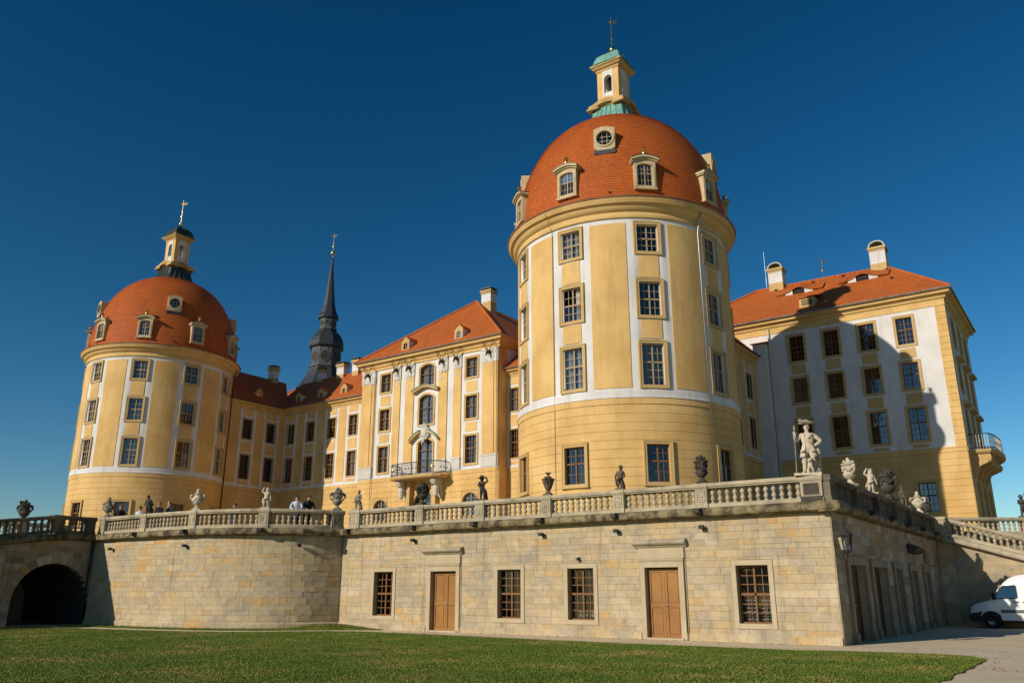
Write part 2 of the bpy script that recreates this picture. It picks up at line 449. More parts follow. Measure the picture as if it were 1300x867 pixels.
class Path:
    """smooth curved wall through points"""
    def __init__(s, pts, n=10):
        P = [Vector(p) for p in pts]; out = []
        for i in range(len(P) - 1):
            p0 = P[max(i - 1, 0)]; p1 = P[i]; p2 = P[i + 1]; p3 = P[min(i + 2, len(P) - 1)]
            for k in range(n):
                t = k / n
                out.append(0.5 * ((2 * p1) + (p2 - p0) * t + (2 * p0 - 5 * p1 + 4 * p2 - p3) * t * t + (3 * p1 - p0 - 3 * p2 + p3) * t ** 3))
        out.append(P[-1]); s.P = out
        s.L = [0]
        for a, b in zip(out, out[1:]): s.L.append(s.L[-1] + (b - a).length)
        s.len = s.L[-1]
    def at(s, u):
        u = min(max(u, 0), s.len); i = 0
        while i < len(s.L) - 2 and s.L[i + 1] < u: i += 1
        t = (u - s.L[i]) / max(s.L[i + 1] - s.L[i], 1e-9)
        return s.P[i].lerp(s.P[i + 1], t), (s.P[i + 1] - s.P[i]).normalized()
    def pt(s, u, z, d=0):
        p, t = s.at(u)
        a, _ = s.at(u - 0.4); b, _ = s.at(u + 0.4); t = (b - a).normalized()
        q = p - Vector((t.y, -t.x)) * d
        return (q.x, q.y, z)
    def us(s, a, b):
        n = max(1, int(math.ceil((b - a) / 0.5)))
        return [a + (b - a) * k / n for k in range(n + 1)]
    def rot(s, u):
        a, _ = s.at(u - 0.3); b, _ = s.at(u + 0.3)
        return math.atan2(b.y - a.y, b.x - a.x)

def wall_grid(mb, S, u0, u1, z0, z1, holes=(), d=0.0, reveal=0.25):
    us = {u0, u1}; zs = {z0, z1}
    hs = []
    for (a, b, c, e) in holes:
        a, b, c, e = max(a, u0), min(b, u1), max(c, z0), min(e, z1)
        if b - a < 1e-4 or e - c < 1e-4: continue
        hs.append((a, b, c, e)); us |= {a, b}; zs |= {c, e}
    us = sorted(us); zs = sorted(zs)
    for ua, ub in zip(us, us[1:]):
        fine = S.us(ua, ub)
        for za, zb in zip(zs, zs[1:]):
            um, zm = (ua + ub) / 2, (za + zb) / 2
            if any(a < um < b and c < zm < e for a, b, c, e in hs): continue
            for fa, fb in zip(fine, fine[1:]):
                mb.poly([S.pt(fa, za, d), S.pt(fb, za, d), S.pt(fb, zb, d), S.pt(fa, zb, d)])
    for (a, b, c, e) in hs:
        D = d + reveal
        mb.poly([S.pt(a, c, d), S.pt(a, c, D), S.pt(a, e, D), S.pt(a, e, d)])
        mb.poly([S.pt(b, c, D), S.pt(b, c, d), S.pt(b, e, d), S.pt(b, e, D)])
        for z in (c, e):
            if z0 < z < z1:
                f = S.us(a, b)
                for fa, fb in zip(f, f[1:]): mb.poly([S.pt(fa, z, d), S.pt(fb, z, d), S.pt(fb, z, D), S.pt(fa, z, D)])
    return mb
def slab(mb, S, u0, u1, z0, z1, t, back=0.02):
    """thin raised panel following the surface"""
    f = S.us(u0, u1)
    mb.grid([[S.pt(u, z0, back) for u in f], [S.pt(u, z0, -t) for u in f], [S.pt(u, z1, -t) for u in f], [S.pt(u, z1, back) for u in f]])
    for u in (u0, u1): mb.poly([S.pt(u, z0, back), S.pt(u, z0, -t), S.pt(u, z1, -t), S.pt(u, z1, back)])
    return mb
def run_profile(mb, path, prof, zf=None, closed=False, caps=True, uvs=False):
    """sweep a profile of (out, z) along a 2D path with mitred corners; outward is to the right of travel"""
    P = [Vector(p[:2]) for p in path]; n = len(P); rows = []
    for i in range(n):
        if closed: a, b = P[i - 1], P[(i + 1) % n]
        else: a, b = P[max(i - 1, 0)], P[min(i + 1, n - 1)]
        d1 = (P[i] - a); d2 = (b - P[i])
        if d1.length < 1e-6: d1 = d2
        if d2.length < 1e-6: d2 = d1
        d1.normalize(); d2.normalize()
        n1 = Vector((d1.y, -d1.x)); n2 = Vector((d2.y, -d2.x))
        m = (n1 + n2); m.normalize(); k = 1 / max(m.dot(n1), 0.3)
        dz = zf(i) if zf else 0
        rows.append([(P[i].x + m.x * k * o, P[i].y + m.y * k * o, z + dz) for o, z in prof])
    if closed: rows.append(rows[0])
    mb.grid(rows)
    if caps and not closed: mb.poly(rows[0]); mb.poly(list(reversed(rows[-1])))
    return mb

# ------------------------------------------------------------------ windows
def arc_pts(w, zs, rise, n=8):
    """top edge from left to right of an opening of width w, springing at zs"""
    if rise < 0.01: return [(-w / 2, zs), (w / 2, zs)]
    R = (w * w / 4 + rise * rise) / (2 * rise); cz = zs + rise - R
    a = math.asin(min(1, w / 2 / R))
    if rise > w / 2 - 1e-3: a = math.pi / 2
    return [(R * math.sin(-a + 2 * a * k / n), cz + R * math.cos(-a + 2 * a * k / n)) for k in range(n + 1)]
WCACHE = {}
def window_meshes(w, h, nx, nlo, nup, split, rise, sw, proud, rec, sash, surround, sill, glz='old_glass'):
    key = (round(w, 3), round(h, 3), nx, nlo, nup, split, rise, sw, proud, rec, sash, surround, sill, glz)
    if key in WCACHE: return WCACHE[key]
    out = {}
    zs = h - rise
    # moulded surround
    sm = MB()
    if sw > 0:
        inner = arc_pts(w, zs, rise); outer = arc_pts(w + 2 * sw, zs + (0 if rise else sw), rise + (sw if rise else 0))
        def ringf(i_pts, o_pts, y0, y1, zb0, zb1):
            I = [(-i_pts[-1][0], zb0)] + i_pts + [(i_pts[-1][0], zb0)]
            O = [(-o_pts[-1][0], zb1)] + o_pts + [(o_pts[-1][0], zb1)]
            for k in range(len(I)):
                k2 = (k + 1) % len(I)
                a, b, c, d = I[k], I[k2], O[k2], O[k]
                sm.poly([(a[0], y0, a[1]), (b[0], y0, b[1]), (c[0], y0, c[1]), (d[0], y0, d[1])])
                sm.poly([(d[0], y0, d[1]), (c[0], y0, c[1]), (c[0], y1, c[1]), (d[0], y1, d[1])])
                sm.poly([(a[0], y1, a[1]), (b[0], y1, b[1]), (b[0], y0, b[1]), (a[0], y0, a[1])])
        mid = arc_pts(w + 2 * sw * 0.62, zs + (0 if rise else sw * 0.62), rise + (sw * 0.62 if rise else 0))
        ringf(inner, mid, -proud * 0.6, 0.1, 0, -sw * 0.62)
        ringf(mid, outer, -proud, 0.1, -sw * 0.62, -sw)
        if rise:   # masonry that closes the corners above the arch
            ap = arc_pts(w, zs, rise)
            for a, b in zip(ap, ap[1:]):
                sm.poly([(a[0], 0.004, a[1]), (b[0], 0.004, b[1]), (b[0], 0.004, h + 0.02), (a[0], 0.004, h + 0.02)])
    if sill: sm.box(-w / 2 - sw * 1.15, w / 2 + sw * 1.15, -proud - 0.05, 0.06, -sw - 0.012, -sw + 0.055)
    out['surround'] = sm.mesh('window', surround)
    # timber frame with mullion, transom and glazing bars
    fb = MB(); fw = 0.055; y0 = rec; y1 = rec + 0.07
    top = arc_pts(w, zs, rise)
    def ztop(x):
        if not rise: return h
        for a, b in zip(top, top[1:]):
            if a[0] - 1e-6 <= x <= b[0] + 1e-6: return a[1] + (b[1] - a[1]) * (x - a[0]) / max(b[0] - a[0], 1e-6)
        return zs
    fb.box(-w / 2, w / 2, y0, y1, 0, fw)
    fb.box(-w / 2, -w / 2 + fw, y0, y1, fw, zs); fb.box(w / 2 - fw, w / 2, y0, y1, fw, zs)
    if rise:
        for a, b in zip(top, top[1:]):
            fb.prism([(a[0], a[1] - fw), (b[0], b[1] - fw), (b[0], b[1]), (a[0], a[1])], lambda p: (p[0], y0, p[1]), lambda p: (p[0], y1, p[1]))
    else: fb.box(-w / 2 + fw, w / 2 - fw, y0, y1, h - fw, h)
    zt = h * split
    fb.box(-0.035, 0.035, y0 - 0.012, y1, fw, h - fw * 0.5)
    fb.box(-w / 2 + fw, w / 2 - fw, y0 - 0.012, y1 + 0.001, zt - 0.04, zt + 0.04)
    t = 0.014
    for sgn in (-1, 1):
        xa, xb = (0.035, w / 2 - fw) if sgn > 0 else (-w / 2 + fw, -0.035)
        for i in range(1, nx):
            x = xa + (xb - xa) * i / nx
            fb.box(x - t, x + t, y0 + 0.02, y1 - 0.012, fw, ztop(x) - fw * 0.6)
        for (za, zb, nz) in ((fw, zt - 0.04, nlo), (zt + 0.04, h - fw, nup)):
            for j in range(1, nz):
                z = za + (zb - za) * j / nz
                fb.box(xa, xb, y0 + 0.021, y1 - 0.013, z - t, z + t)
    out['frame'] = fb.mesh('frame', sash)
    panes = []
    for sgn in (-1, 1):
        xa, xb = (0.03, w / 2 - fw + 0.005) if sgn > 0 else (-w / 2 + fw - 0.005, -0.03)
        for (za, zb) in ((fw - 0.005, zt - 0.035), (zt + 0.035, h - fw + 0.005)):
            cx, cz = (xa + xb) / 2, (za + zb) / 2
            pm = MB()
            if rise and zb > zs:
                n = 4; pts = [(xa, za), (xb, za)] + [(xb + (xa - xb) * k / n, min(zb, ztop(xb + (xa - xb) * k / n) - fw * 0.5)) for k in range(n + 1)]
            else: pts = [(xa, za), (xb, za), (xb, zb), (xa, zb)]
            pm.poly([(x - cx, 0, z - cz) for x, z in pts])
            panes.append(((cx, rec + 0.045, cz), pm.mesh('pane', glz)))
    out['panes'] = panes
    # box behind the sash, coloured near-black to stand for an unlit room
    rb = MB(); e = 0.01; y2 = rec + 0.9
    x0, x1, z0, z1 = -w / 2 - 0.25, w / 2 + 0.25, -0.2, h + 0.2
    ya = rec + 0.09
    rb.poly([(x0, y2, z0), (x1, y2, z0), (x1, y2, z1), (x0, y2, z1)])
    for q in (((x0, z0), (x1, z0)), ((x1, z0), (x1, z1)), ((x1, z1), (x0, z1)), ((x0, z1), (x0, z0))):
        (a, b), (c, d) = q
        rb.poly([(a, ya, b), (c, ya, d), (c, y2, d), (a, y2, b)])
    out['room'] = rb.mesh('recess', 'interior_shade')
    # curtain halves, gently folded
    cs = []
    for sgn in (-1, 1):
        cm = MB(); n = 14; wd = w * 0.42
        row0, row1 = [], []
        for k in range(n + 1):
            x = sgn * (w / 2 - wd * k / n); y = rec + 0.2 + 0.03 * math.sin(k * 2.1)
            row0.append((x, y, 0.02)); row1.append((x, y, h - 0.02))
        cm.grid([row0, row1]); cs.append(cm.mesh('curtain', 'curtain', True))
    out['curtain'] = cs
    out['blind'] = [MB().poly([(-w / 2, rec + 0.17, h * f), (w / 2, rec + 0.17, h * f), (w / 2, rec + 0.17, h), (-w / 2, rec + 0.17, h)]).mesh('blind', 'curtain') for f in (0.08, 0.5)]
    WCACHE[key] = out
    return out
wrand = random.Random(3)
def window(parent, S, u, z0, w, h, nx=2, nlo=3, nup=2, split=0.56, rise=0, sw=0.16, proud=0.07, rec=0.16, sash='sash_brown', surround='plaster_ochre', sill=False, curtain=0.5, d=0.0, open_sash=False, label=None, glz='old_glass'):
    M = window_meshes(w, h, nx, nlo, nup, split, rise, sw, proud, rec, sash, surround, sill, glz)
    rz = S.rot(u)
    o = place('window', M['surround'], parent, S.pt(u, z0, d), rz)
    if label: o['label'] = label
    link('frame', M['frame'], o)
    for i, (c, me) in enumerate(M['panes']):
        if open_sash and i in (1, 3): continue
        p = link('pane', me, o, c)
        p.rotation_euler = (rad(wrand.uniform(-1.2, 1.2)), 0, rad(wrand.uniform(-1.5, 1.5)))
    link('recess', M['room'], o)
    r = wrand.random()
    if r < curtain:
        k = wrand.random()
        if k < 0.55:
            for me in M['curtain']: link('curtain', me, o)
        elif k < 0.8: link('curtain', M['curtain'][wrand.randrange(2)], o)
        else: link('blind', M['blind'][wrand.randrange(2)], o)
    return o

def roof_face(mb, pts, nudge=0):
    """planar roof slope; u along its eave, v up the slope"""
    P = [Vector(p) for p in pts]
    e = (P[1] - P[0]).normalized(); nrm = (P[1] - P[0]).cross(P[2] - P[0]).normalized(); v = nrm.cross(e)
    mb.poly(pts, [((p - P[0]).dot(e), (p - P[0]).dot(v)) for p in P])

CORNICE = lambda zb, zt, out: [(0.0, zb - 0.12), (0.06, zb - 0.12), (0.06, zb + 0.02), (out * 0.28, zb + 0.06), (out * 0.36, zb + (zt - zb) * 0.35), (out * 0.62, zb + (zt - zb) * 0.48), (out * 0.86, zb + (zt - zb) * 0.55), (out * 0.86, zb + (zt - zb) * 0.8), (out, zb + (zt - zb) * 0.9), (out, zt), (-0.05, zt)]

# ------------------------------------------------------------------ chimneys, dormers, roof details
def chimney(parent, x, y, z0, z1, w, dep, arched=False, cap='pale_stone', lowcol='plaster_ochre', bodycol='plaster_white', split=0.42):
    zs = z0 + (z1 - z0) * split
    m = MB().box(x - w / 2, x + w / 2, y - dep / 2, y + dep / 2, zs, z1 - 0.12)
    c = part('chimney', m, bodycol, parent)
    part('chimney_base', MB().box(x - w / 2 - 0.006, x + w / 2 + 0.006, y - dep / 2 - 0.006, y + dep / 2 + 0.006, z0 - 1.2, zs), lowcol, c)
    m = MB().box(x - w / 2 - 0.1, x + w / 2 + 0.1, y - dep / 2 - 0.1, y + dep / 2 + 0.1, z1 - 0.12, z1 + 0.08)
    m.box(x - w / 2 - 0.04, x + w / 2 + 0.04, y - dep / 2 - 0.04, y + dep / 2 + 0.04, z1 - 0.3, z1 - 0.2)
    part('chimney_cap', m, lowcol if not arched else 'plaster_ochre', c)
    m = MB()
    if arched:   # little barrel-vaulted hood, open at both ends
        hw = w / 2 + 0.02; n = 10; t = 0.09
        outer = [(hw * math.cos(math.pi * k / n), 0.16 + hw * 0.75 * math.sin(math.pi * k / n)) for k in range(n + 1)]
        inner = [((hw - t) * math.cos(math.pi * k / n), 0.16 + (hw * 0.75 - t) * math.sin(math.pi * k / n)) for k in range(n + 1)]
        outer = [(hw, 0.08)] + outer + [(-hw, 0.08)]; inner = [(hw - t, 0.08)] + inner + [(-(hw - t), 0.08)]
        for a, b, c2, d in zip(outer, outer[1:], inner[1:], inner):
            m.prism([a, b, c2, d], lambda p: (x + p[0], y - dep / 2 - 0.02, z1 + p[1]), lambda p: (x + p[0], y + dep / 2 + 0.02, z1 + p[1]))
        part('chimney_hood', m, 'pale_stone', c)
        part('flue', MB().box(x - w / 2 + 0.1, x + w / 2 - 0.1, y - dep / 2 + 0.1, y + dep / 2 - 0.1, z1 + 0.08, z1 + 0.14), 'interior_shade', c)
    else:
        for sx in (-1, 1):
            for sy in (-1, 1): m.box(x + sx * (w / 2 - 0.09) - 0.05, x + sx * (w / 2 - 0.09) + 0.05, y + sy * (dep / 2 - 0.09) - 0.05, y + sy * (dep / 2 - 0.09) + 0.05, z1 + 0.08, z1 + 0.24)
        m.box(x - w / 2 - 0.08, x + w / 2 + 0.08, y - dep / 2 - 0.08, y + dep / 2 + 0.08, z1 + 0.24, z1 + 0.32)
        part('chimney_hood', m, 'slate', c)
    return c

def roof_dormer(parent, x, y, z, rz, w=0.75, h=1.0, depth=2.0):
    """small gabled dormer with an arched light; front faces -y before turning"""
    M = Matrix.Translation((x, y, z)) @ Matrix.Rotation(rz, 4, 'Z')
    m = MB()
    ow, oh = w * 0.5, h * 0.72
    ap = arc_pts(ow, oh - 0.12, 0.12)
    base = 0.12
    # front wall with arched opening
    L_ = [(-w / 2, 0), (-ow / 2, 0), (-ow / 2, base)] ;
    pts_in = [(-ow / 2, base)] + ap + [(ow / 2, base)]
    pts_out = [(-w / 2, 0)] + [(-w / 2, h), (-w / 4, h + w * 0.18), (-w * 0.05, h + w * 0.34), (w * 0.05, h + w * 0.34), (w / 4, h + w * 0.18), (w / 2, h)] + [(w / 2, 0)]
    # strip between the two outlines by matching fractions
    nI = len(pts_in) - 1; nO = len(pts_out) - 1; n = 24
    def samp(P, t):
        k = min(int(t * (len(P) - 1)), len(P) - 2); f = t * (len(P) - 1) - k
        return (P[k][0] + (P[k + 1][0] - P[k][0]) * f, P[k][1] + (P[k + 1][1] - P[k][1]) * f)
    for k in range(n):
        a, b = samp(pts_in, k / n), samp(pts_in, (k + 1) / n); c, d = samp(pts_out, (k + 1) / n), samp(pts_out, k / n)
        m.poly([(a[0], 0, a[1]), (b[0], 0, b[1]), (c[0], 0, c[1]), (d[0], 0, d[1])])
        m.poly([(a[0], 0.14, a[1]), (b[0], 0.14, b[1]), (b[0], 0, b[1]), (a[0], 0, a[1])])
    m.poly([(-w / 2, 0, 0), (w / 2, 0, 0), (ow / 2, 0, base), (-ow / 2, 0, base)])
    d = part('dormer', m.xf(M), 'plaster_ochre', parent)
    for sx in (-1, 1):
        part('cheek', MB().box(min(sx * w / 2, sx * (w / 2 - 0.06)), max(sx * w / 2, sx * (w / 2 - 0.06)), 0.012, depth, 0, h).xf(M), 'plaster_white', d)
    r = MB()
    for sx in (-1, 1):
        a, b = (sx * (w / 2 + 0.09), -0.07, h - 0.05), (0, -0.07, h + w * 0.42)
        c, e = (0, depth + 0.3, h + w * 0.42), (sx * (w / 2 + 0.09), depth + 0.3, h - 0.05)
        f = [a, b, c, e]
        r.prism([0, 1, 2, 3], lambda i: f[i], lambda i: (f[i][0], f[i][1], f[i][2] - 0.07))
    part('dormer_roof', r.xf(M), 'roof_tile', d)
    g = MB().poly([(p[0], 0.1, p[1]) for p in pts_in])
    part('pane', g.xf(M), 'old_glass', d)
    f = MB().box(-0.02, 0.02, 0.06, 0.11, base, oh - 0.01)
    f.box(-ow / 2, ow / 2, 0.06, 0.112, oh * 0.55 - 0.015, oh * 0.55 + 0.015)
    part('frame', f.xf(M), 'sash_cream', d)
    return d

# ------------------------------------------------------------------ ground
FLOOR_Z = 4.5
structure('ground', MB().poly([(-900, -600, -0.35), (900, -600, -0.35), (900, 1400, -0.35), (-900, 1400, -0.35)]), 'lawn_soil')
structure('gravel_path', MB().poly([(-60, -30, -0.006), (60, -30, -0.006), (60, 60, -0.006), (-60, 60, -0.006)]), 'gravel')
def bastion_pts(off):
    S = Path([(-44.4, 24.3), (-40.1, 24.35), (-36.4, 24.65), (-34.3, 25.2), (-32.6, 26.15), (-31.3, 27.5), (-30.55, 29.2)])
    return S
BAST = bastion_pts(0)
def lawn_surface(x, y):
    return 0.012 + (0.012 * math.sin(x * 0.37 + 1.3) * math.sin(y * 0.29) if y < 21 else 0)
LAWN_OUT = [(-44, -8), (-3.0, -8), (-3.02, 18), (-3.0, 23.5), (-3.05, 25.6), (-3.5, 26.4), (-4.4, 26.7), (-6.3, 26.5), (-8.2, 26.0), (-12, 26.05), (-16.4, 26.3), (-20, 26.7), (-23, 27.0), (-26.5, 27.2), (-28.6, 26.6), (-30.0, 25.0), (-31.4, 23.7), (-33.6, 22.8), (-36.5, 22.3), (-40.0, 21.9), (-44, 21.5)]
def ragged(poly, step=0.35, amp=0.07, seed=4):
    rr = random.Random(seed); out = []
    for (x0, y0), (x1, y1) in zip(poly, poly[1:] + poly[:1]):
        n = max(1, int(math.hypot(x1 - x0, y1 - y0) / step)) if min(y0, y1) > 10 else 1
        for k in range(n): out.append((x0 + (x1 - x0) * k / n + (rr.uniform(-amp, amp) if n > 1 else 0), y0 + (y1 - y0) * k / n + (rr.uniform(-amp, amp) if n > 1 else 0)))
    return out
LAWN_OUT = ragged(LAWN_OUT)
def inside(poly, x, y):
    c = False; n = len(poly); j = n - 1
    for i in range(n):
        (xi, yi), (xj, yj) = poly[i], poly[j]
        if (yi > y) != (yj > y) and x < (xj - xi) * (y - yi) / (yj - yi) + xi: c = not c
        j = i
    return c
def sheet(name, poly, zf, mat, step=1.0):
    """ground sheet cut to an outline, edges turned down"""
    bm = bmesh.new()
    vs = [bm.verts.new((x, y, 0)) for x, y in poly]
    bm.faces.new(vs)
    x0, x1 = min(p[0] for p in poly), max(p[0] for p in poly); y0, y1 = min(p[1] for p in poly), max(p[1] for p in poly)
    x = x0 + step
    while x < x1:
        bmesh.ops.bisect_plane(bm, geom=bm.verts[:] + bm.edges[:] + bm.faces[:], plane_co=(x, 0, 0), plane_no=(1, 0, 0)); x += step
    y = y0 + step
    while y < y1:
        bmesh.ops.bisect_plane(bm, geom=bm.verts[:] + bm.edges[:] + bm.faces[:], plane_co=(0, y, 0), plane_no=(0, 1, 0)); y += step
    for v in bm.verts: v.co.z = zf(v.co.x, v.co.y)
    be = [e for e in bm.edges if e.is_boundary]
    r = bmesh.ops.extrude_edge_only(bm, edges=be)
    for g in r['geom']:
        if isinstance(g, bmesh.types.BMVert): g.co.z = -0.02
    bmesh.ops.recalc_face_normals(bm, faces=bm.faces)
    me = bpy.data.meshes.new(name); bm.to_mesh(me); bm.free()
    me.materials.append(MATS[mat])
    o = link(name, me); o['kind'] = 'structure'
    return o
sheet('lawn', LAWN_OUT, lawn_surface, 'lawn_soil')
# narrow grass bank at the foot of the rounded wall
BANK = [(-44.3, 22.9), (-40, 23.2), (-36.4, 23.55), (-33.8, 24.1), (-31.9, 25.1), (-30.3, 26.6), (-29.0, 28.0), (-27.4, 28.85), (-30.4, 29.1)]
BANK += [tuple(BAST.pt(BAST.len * (1 - k / 12), 0, -0.02)[:2]) for k in range(13)]
def bank_surface(x, y):
    b = 0.16 * math.exp(-((x + 30.4) ** 2 + (y - 28.6) ** 2) / 3.0)
    return 0.03 + b
sheet('grass_bank', BANK, bank_surface, 'lawn_soil', 0.7)

def blades(name, n, poly, zf, h0, h1, seed, boxes, mat):
    rng = np.random.default_rng(seed)
    x0, x1, y0, y1 = boxes
    xs = rng.uniform(x0, x1, n); ys = rng.uniform(y0, y1, n)
    P = np.array(poly); keep = np.zeros(n, bool); j = len(P) - 1
    for i in range(len(P)):
        xi, yi = P[i]; xj, yj = P[j]
        with np.errstate(divide='ignore', invalid='ignore'):
            c = ((yi > ys) != (yj > ys)) & (xs < (xj - xi) * (ys - yi) / (yj - yi) + xi)
        keep ^= c; j = i
    # only the ground that the lens can plausibly see
    az = np.arctan2(-xs, ys); keep &= (az > rad(-6)) & (az < rad(80)) & (np.hypot(xs, ys) > 8)
    xs, ys = xs[keep], ys[keep]; m = len(xs)
    zs = np.array([zf(a, b) for a, b in zip(xs, ys)]) - 0.01
    h = rng.uniform(h0, h1, m); w = rng.uniform(0.008, 0.018, m); a = rng.uniform(0, 2 * np.pi, m)
    lean = rng.uniform(0, 0.7, m) * h; la = rng.uniform(0, 2 * np.pi, m)
    co = np.empty((m, 3, 3), np.float32)
    co[:, 0] = np.stack([xs - w * np.cos(a), ys - w * np.sin(a), zs], 1)
    co[:, 1] = np.stack([xs + w * np.cos(a), ys + w * np.sin(a), zs], 1)
    co[:, 2] = np.stack([xs + lean * np.cos(la), ys + lean * np.sin(la), zs + h], 1)
    me = bpy.data.meshes.new(name)
    me.vertices.add(3 * m); me.vertices.foreach_set('co', co.reshape(-1))
    me.loops.add(3 * m); me.loops.foreach_set('vertex_index', np.arange(3 * m, dtype=np.int32))
    me.polygons.add(m); me.polygons.foreach_set('loop_start', np.arange(0, 3 * m, 3, dtype=np.int32))
    me.polygons.foreach_set('loop_total', np.full(m, 3, np.int32))
    me.update(calc_edges=True)
    me.materials.append(MATS[mat])
    o = link(name, me); o['kind'] = 'stuff'
    return o
g = blades('grass', 580000, LAWN_OUT, lawn_surface, 0.012, 0.042, 1, (-44, -3, 5, 27.3), 'grass_blade')
g['label'] = 'short mown green lawn with dry yellowish patches'; g['category'] = 'grass'
g = blades('bank_grass', 30000, BANK, bank_surface, 0.02, 0.08, 2, (-44.4, -27, 22.8, 29.2), 'grass_blade')
g['label'] = 'rough grass strip at the foot of the rounded wall'; g['category'] = 'grass'
def leaf_litter():
    rng = random.Random(5); mb = MB()
    spots = [(-29.6, 28.4, 1.0, 260), (-32.5, 25.2, 1.2, 60), (-20, 28.6, 6.0, 160), (-11, 28.7, 4, 90), (-12, 24, 9, 160), (-28, 22, 10, 60), (-4.5, 22.5, 1.6, 130), (-2.0, 24.5, 2.2, 70), (-1.0, 27, 3, 50)]
    for cx, cy, sp, n in spots:
        for _ in range(n):
            x = rng.gauss(cx, sp); y = rng.gauss(cy, 0.35 if sp > 2 and cy > 27 else sp * 0.5)
            if y > 28.95 and x > -30.4: y = 28.9 - rng.random() * 0.3
            z = (max(lawn_surface(x, y), 0) + 0.05 if inside(LAWN_OUT, x, y) else (bank_surface(x, y) + 0.03 if inside(BANK, x, y) else 0.004))
            s = rng.uniform(0.025, 0.055); a = rng.uniform(0, 6.28); t = rng.uniform(0, 0.03)
            c, sn = math.cos(a) * s, math.sin(a) * s
            mb.poly([(x - c, y - sn, z), (x + sn * .6, y - c * .6, z + t * .5), (x + c, y + sn, z + t), (x - sn * .6, y + c * .6, z + t)])
    me = mb.mesh('fallen_leaves', 'leaf_litter', merge=False)
    o = link('fallen_leaves', me); o['kind'] = 'stuff'; o['label'] = 'scattered dry brown leaves along the wall foot and lawn'; o['category'] = 'leaves'
leaf_litter()

# ------------------------------------------------------------------ round towers
TR = 6.5
ROWS_T = [(7.0, 1.95), (12.1, 2.28), (15.97, 1.93), (19.7, 1.62)]
def dome_profile():
    pts = [(6.66, 22.84), (6.62, 23.4), (6.54, 24.4), (6.34, 25.6), (6.02, 26.75), (5.55, 27.85), (4.95, 28.85), (4.2, 29.7), (3.3, 30.38), (2.4, 30.83), (1.6, 31.05)]
    # resample evenly and step every tile course like real lapped tiles
    P = [Vector(p) for p in pts]; fine = []
    for i in range(len(P) - 1):
        p0 = P[max(i - 1, 0)]; p1 = P[i]; p2 = P[i + 1]; p3 = P[min(i + 2, len(P) - 1)]
        for k in range(10):
            t = k / 10
            fine.append(0.5 * ((2 * p1) + (p2 - p0) * t + (2 * p0 - 5 * p1 + 4 * p2 - p3) * t * t + (3 * p1 - p0 - 3 * p2 + p3) * t ** 3))
    fine.append(P[-1])
    Ls = [0]
    for a, b in zip(fine, fine[1:]): Ls.append(Ls[-1] + (b - a).length)
    def at(l):
        i = 0
        while i < len(Ls) - 2 and Ls[i + 1] < l: i += 1
        t = (l - Ls[i]) / (Ls[i + 1] - Ls[i]); return fine[i].lerp(fine[i + 1], t)
    step = 0.165; n = int(Ls[-1] / step); out = []
    for k in range(n):
        a, b = at(k * step), at((k + 1) * step)
        d = (b - a).normalized(); nr = Vector((d.y, -d.x))
        out.append(tuple(a + nr * 0.022)); out.append(tuple(b + nr * 0.002))
    return out, at, Ls[-1]
DOME, DOME_AT, DOME_L = dome_profile()
def dome_r(z):
    lo, hi = 0, DOME_L
    for _ in range(40):
        m = (lo + hi) / 2
        if DOME_AT(m).y < z: lo = m
        else: hi = m
    return DOME_AT(lo).x

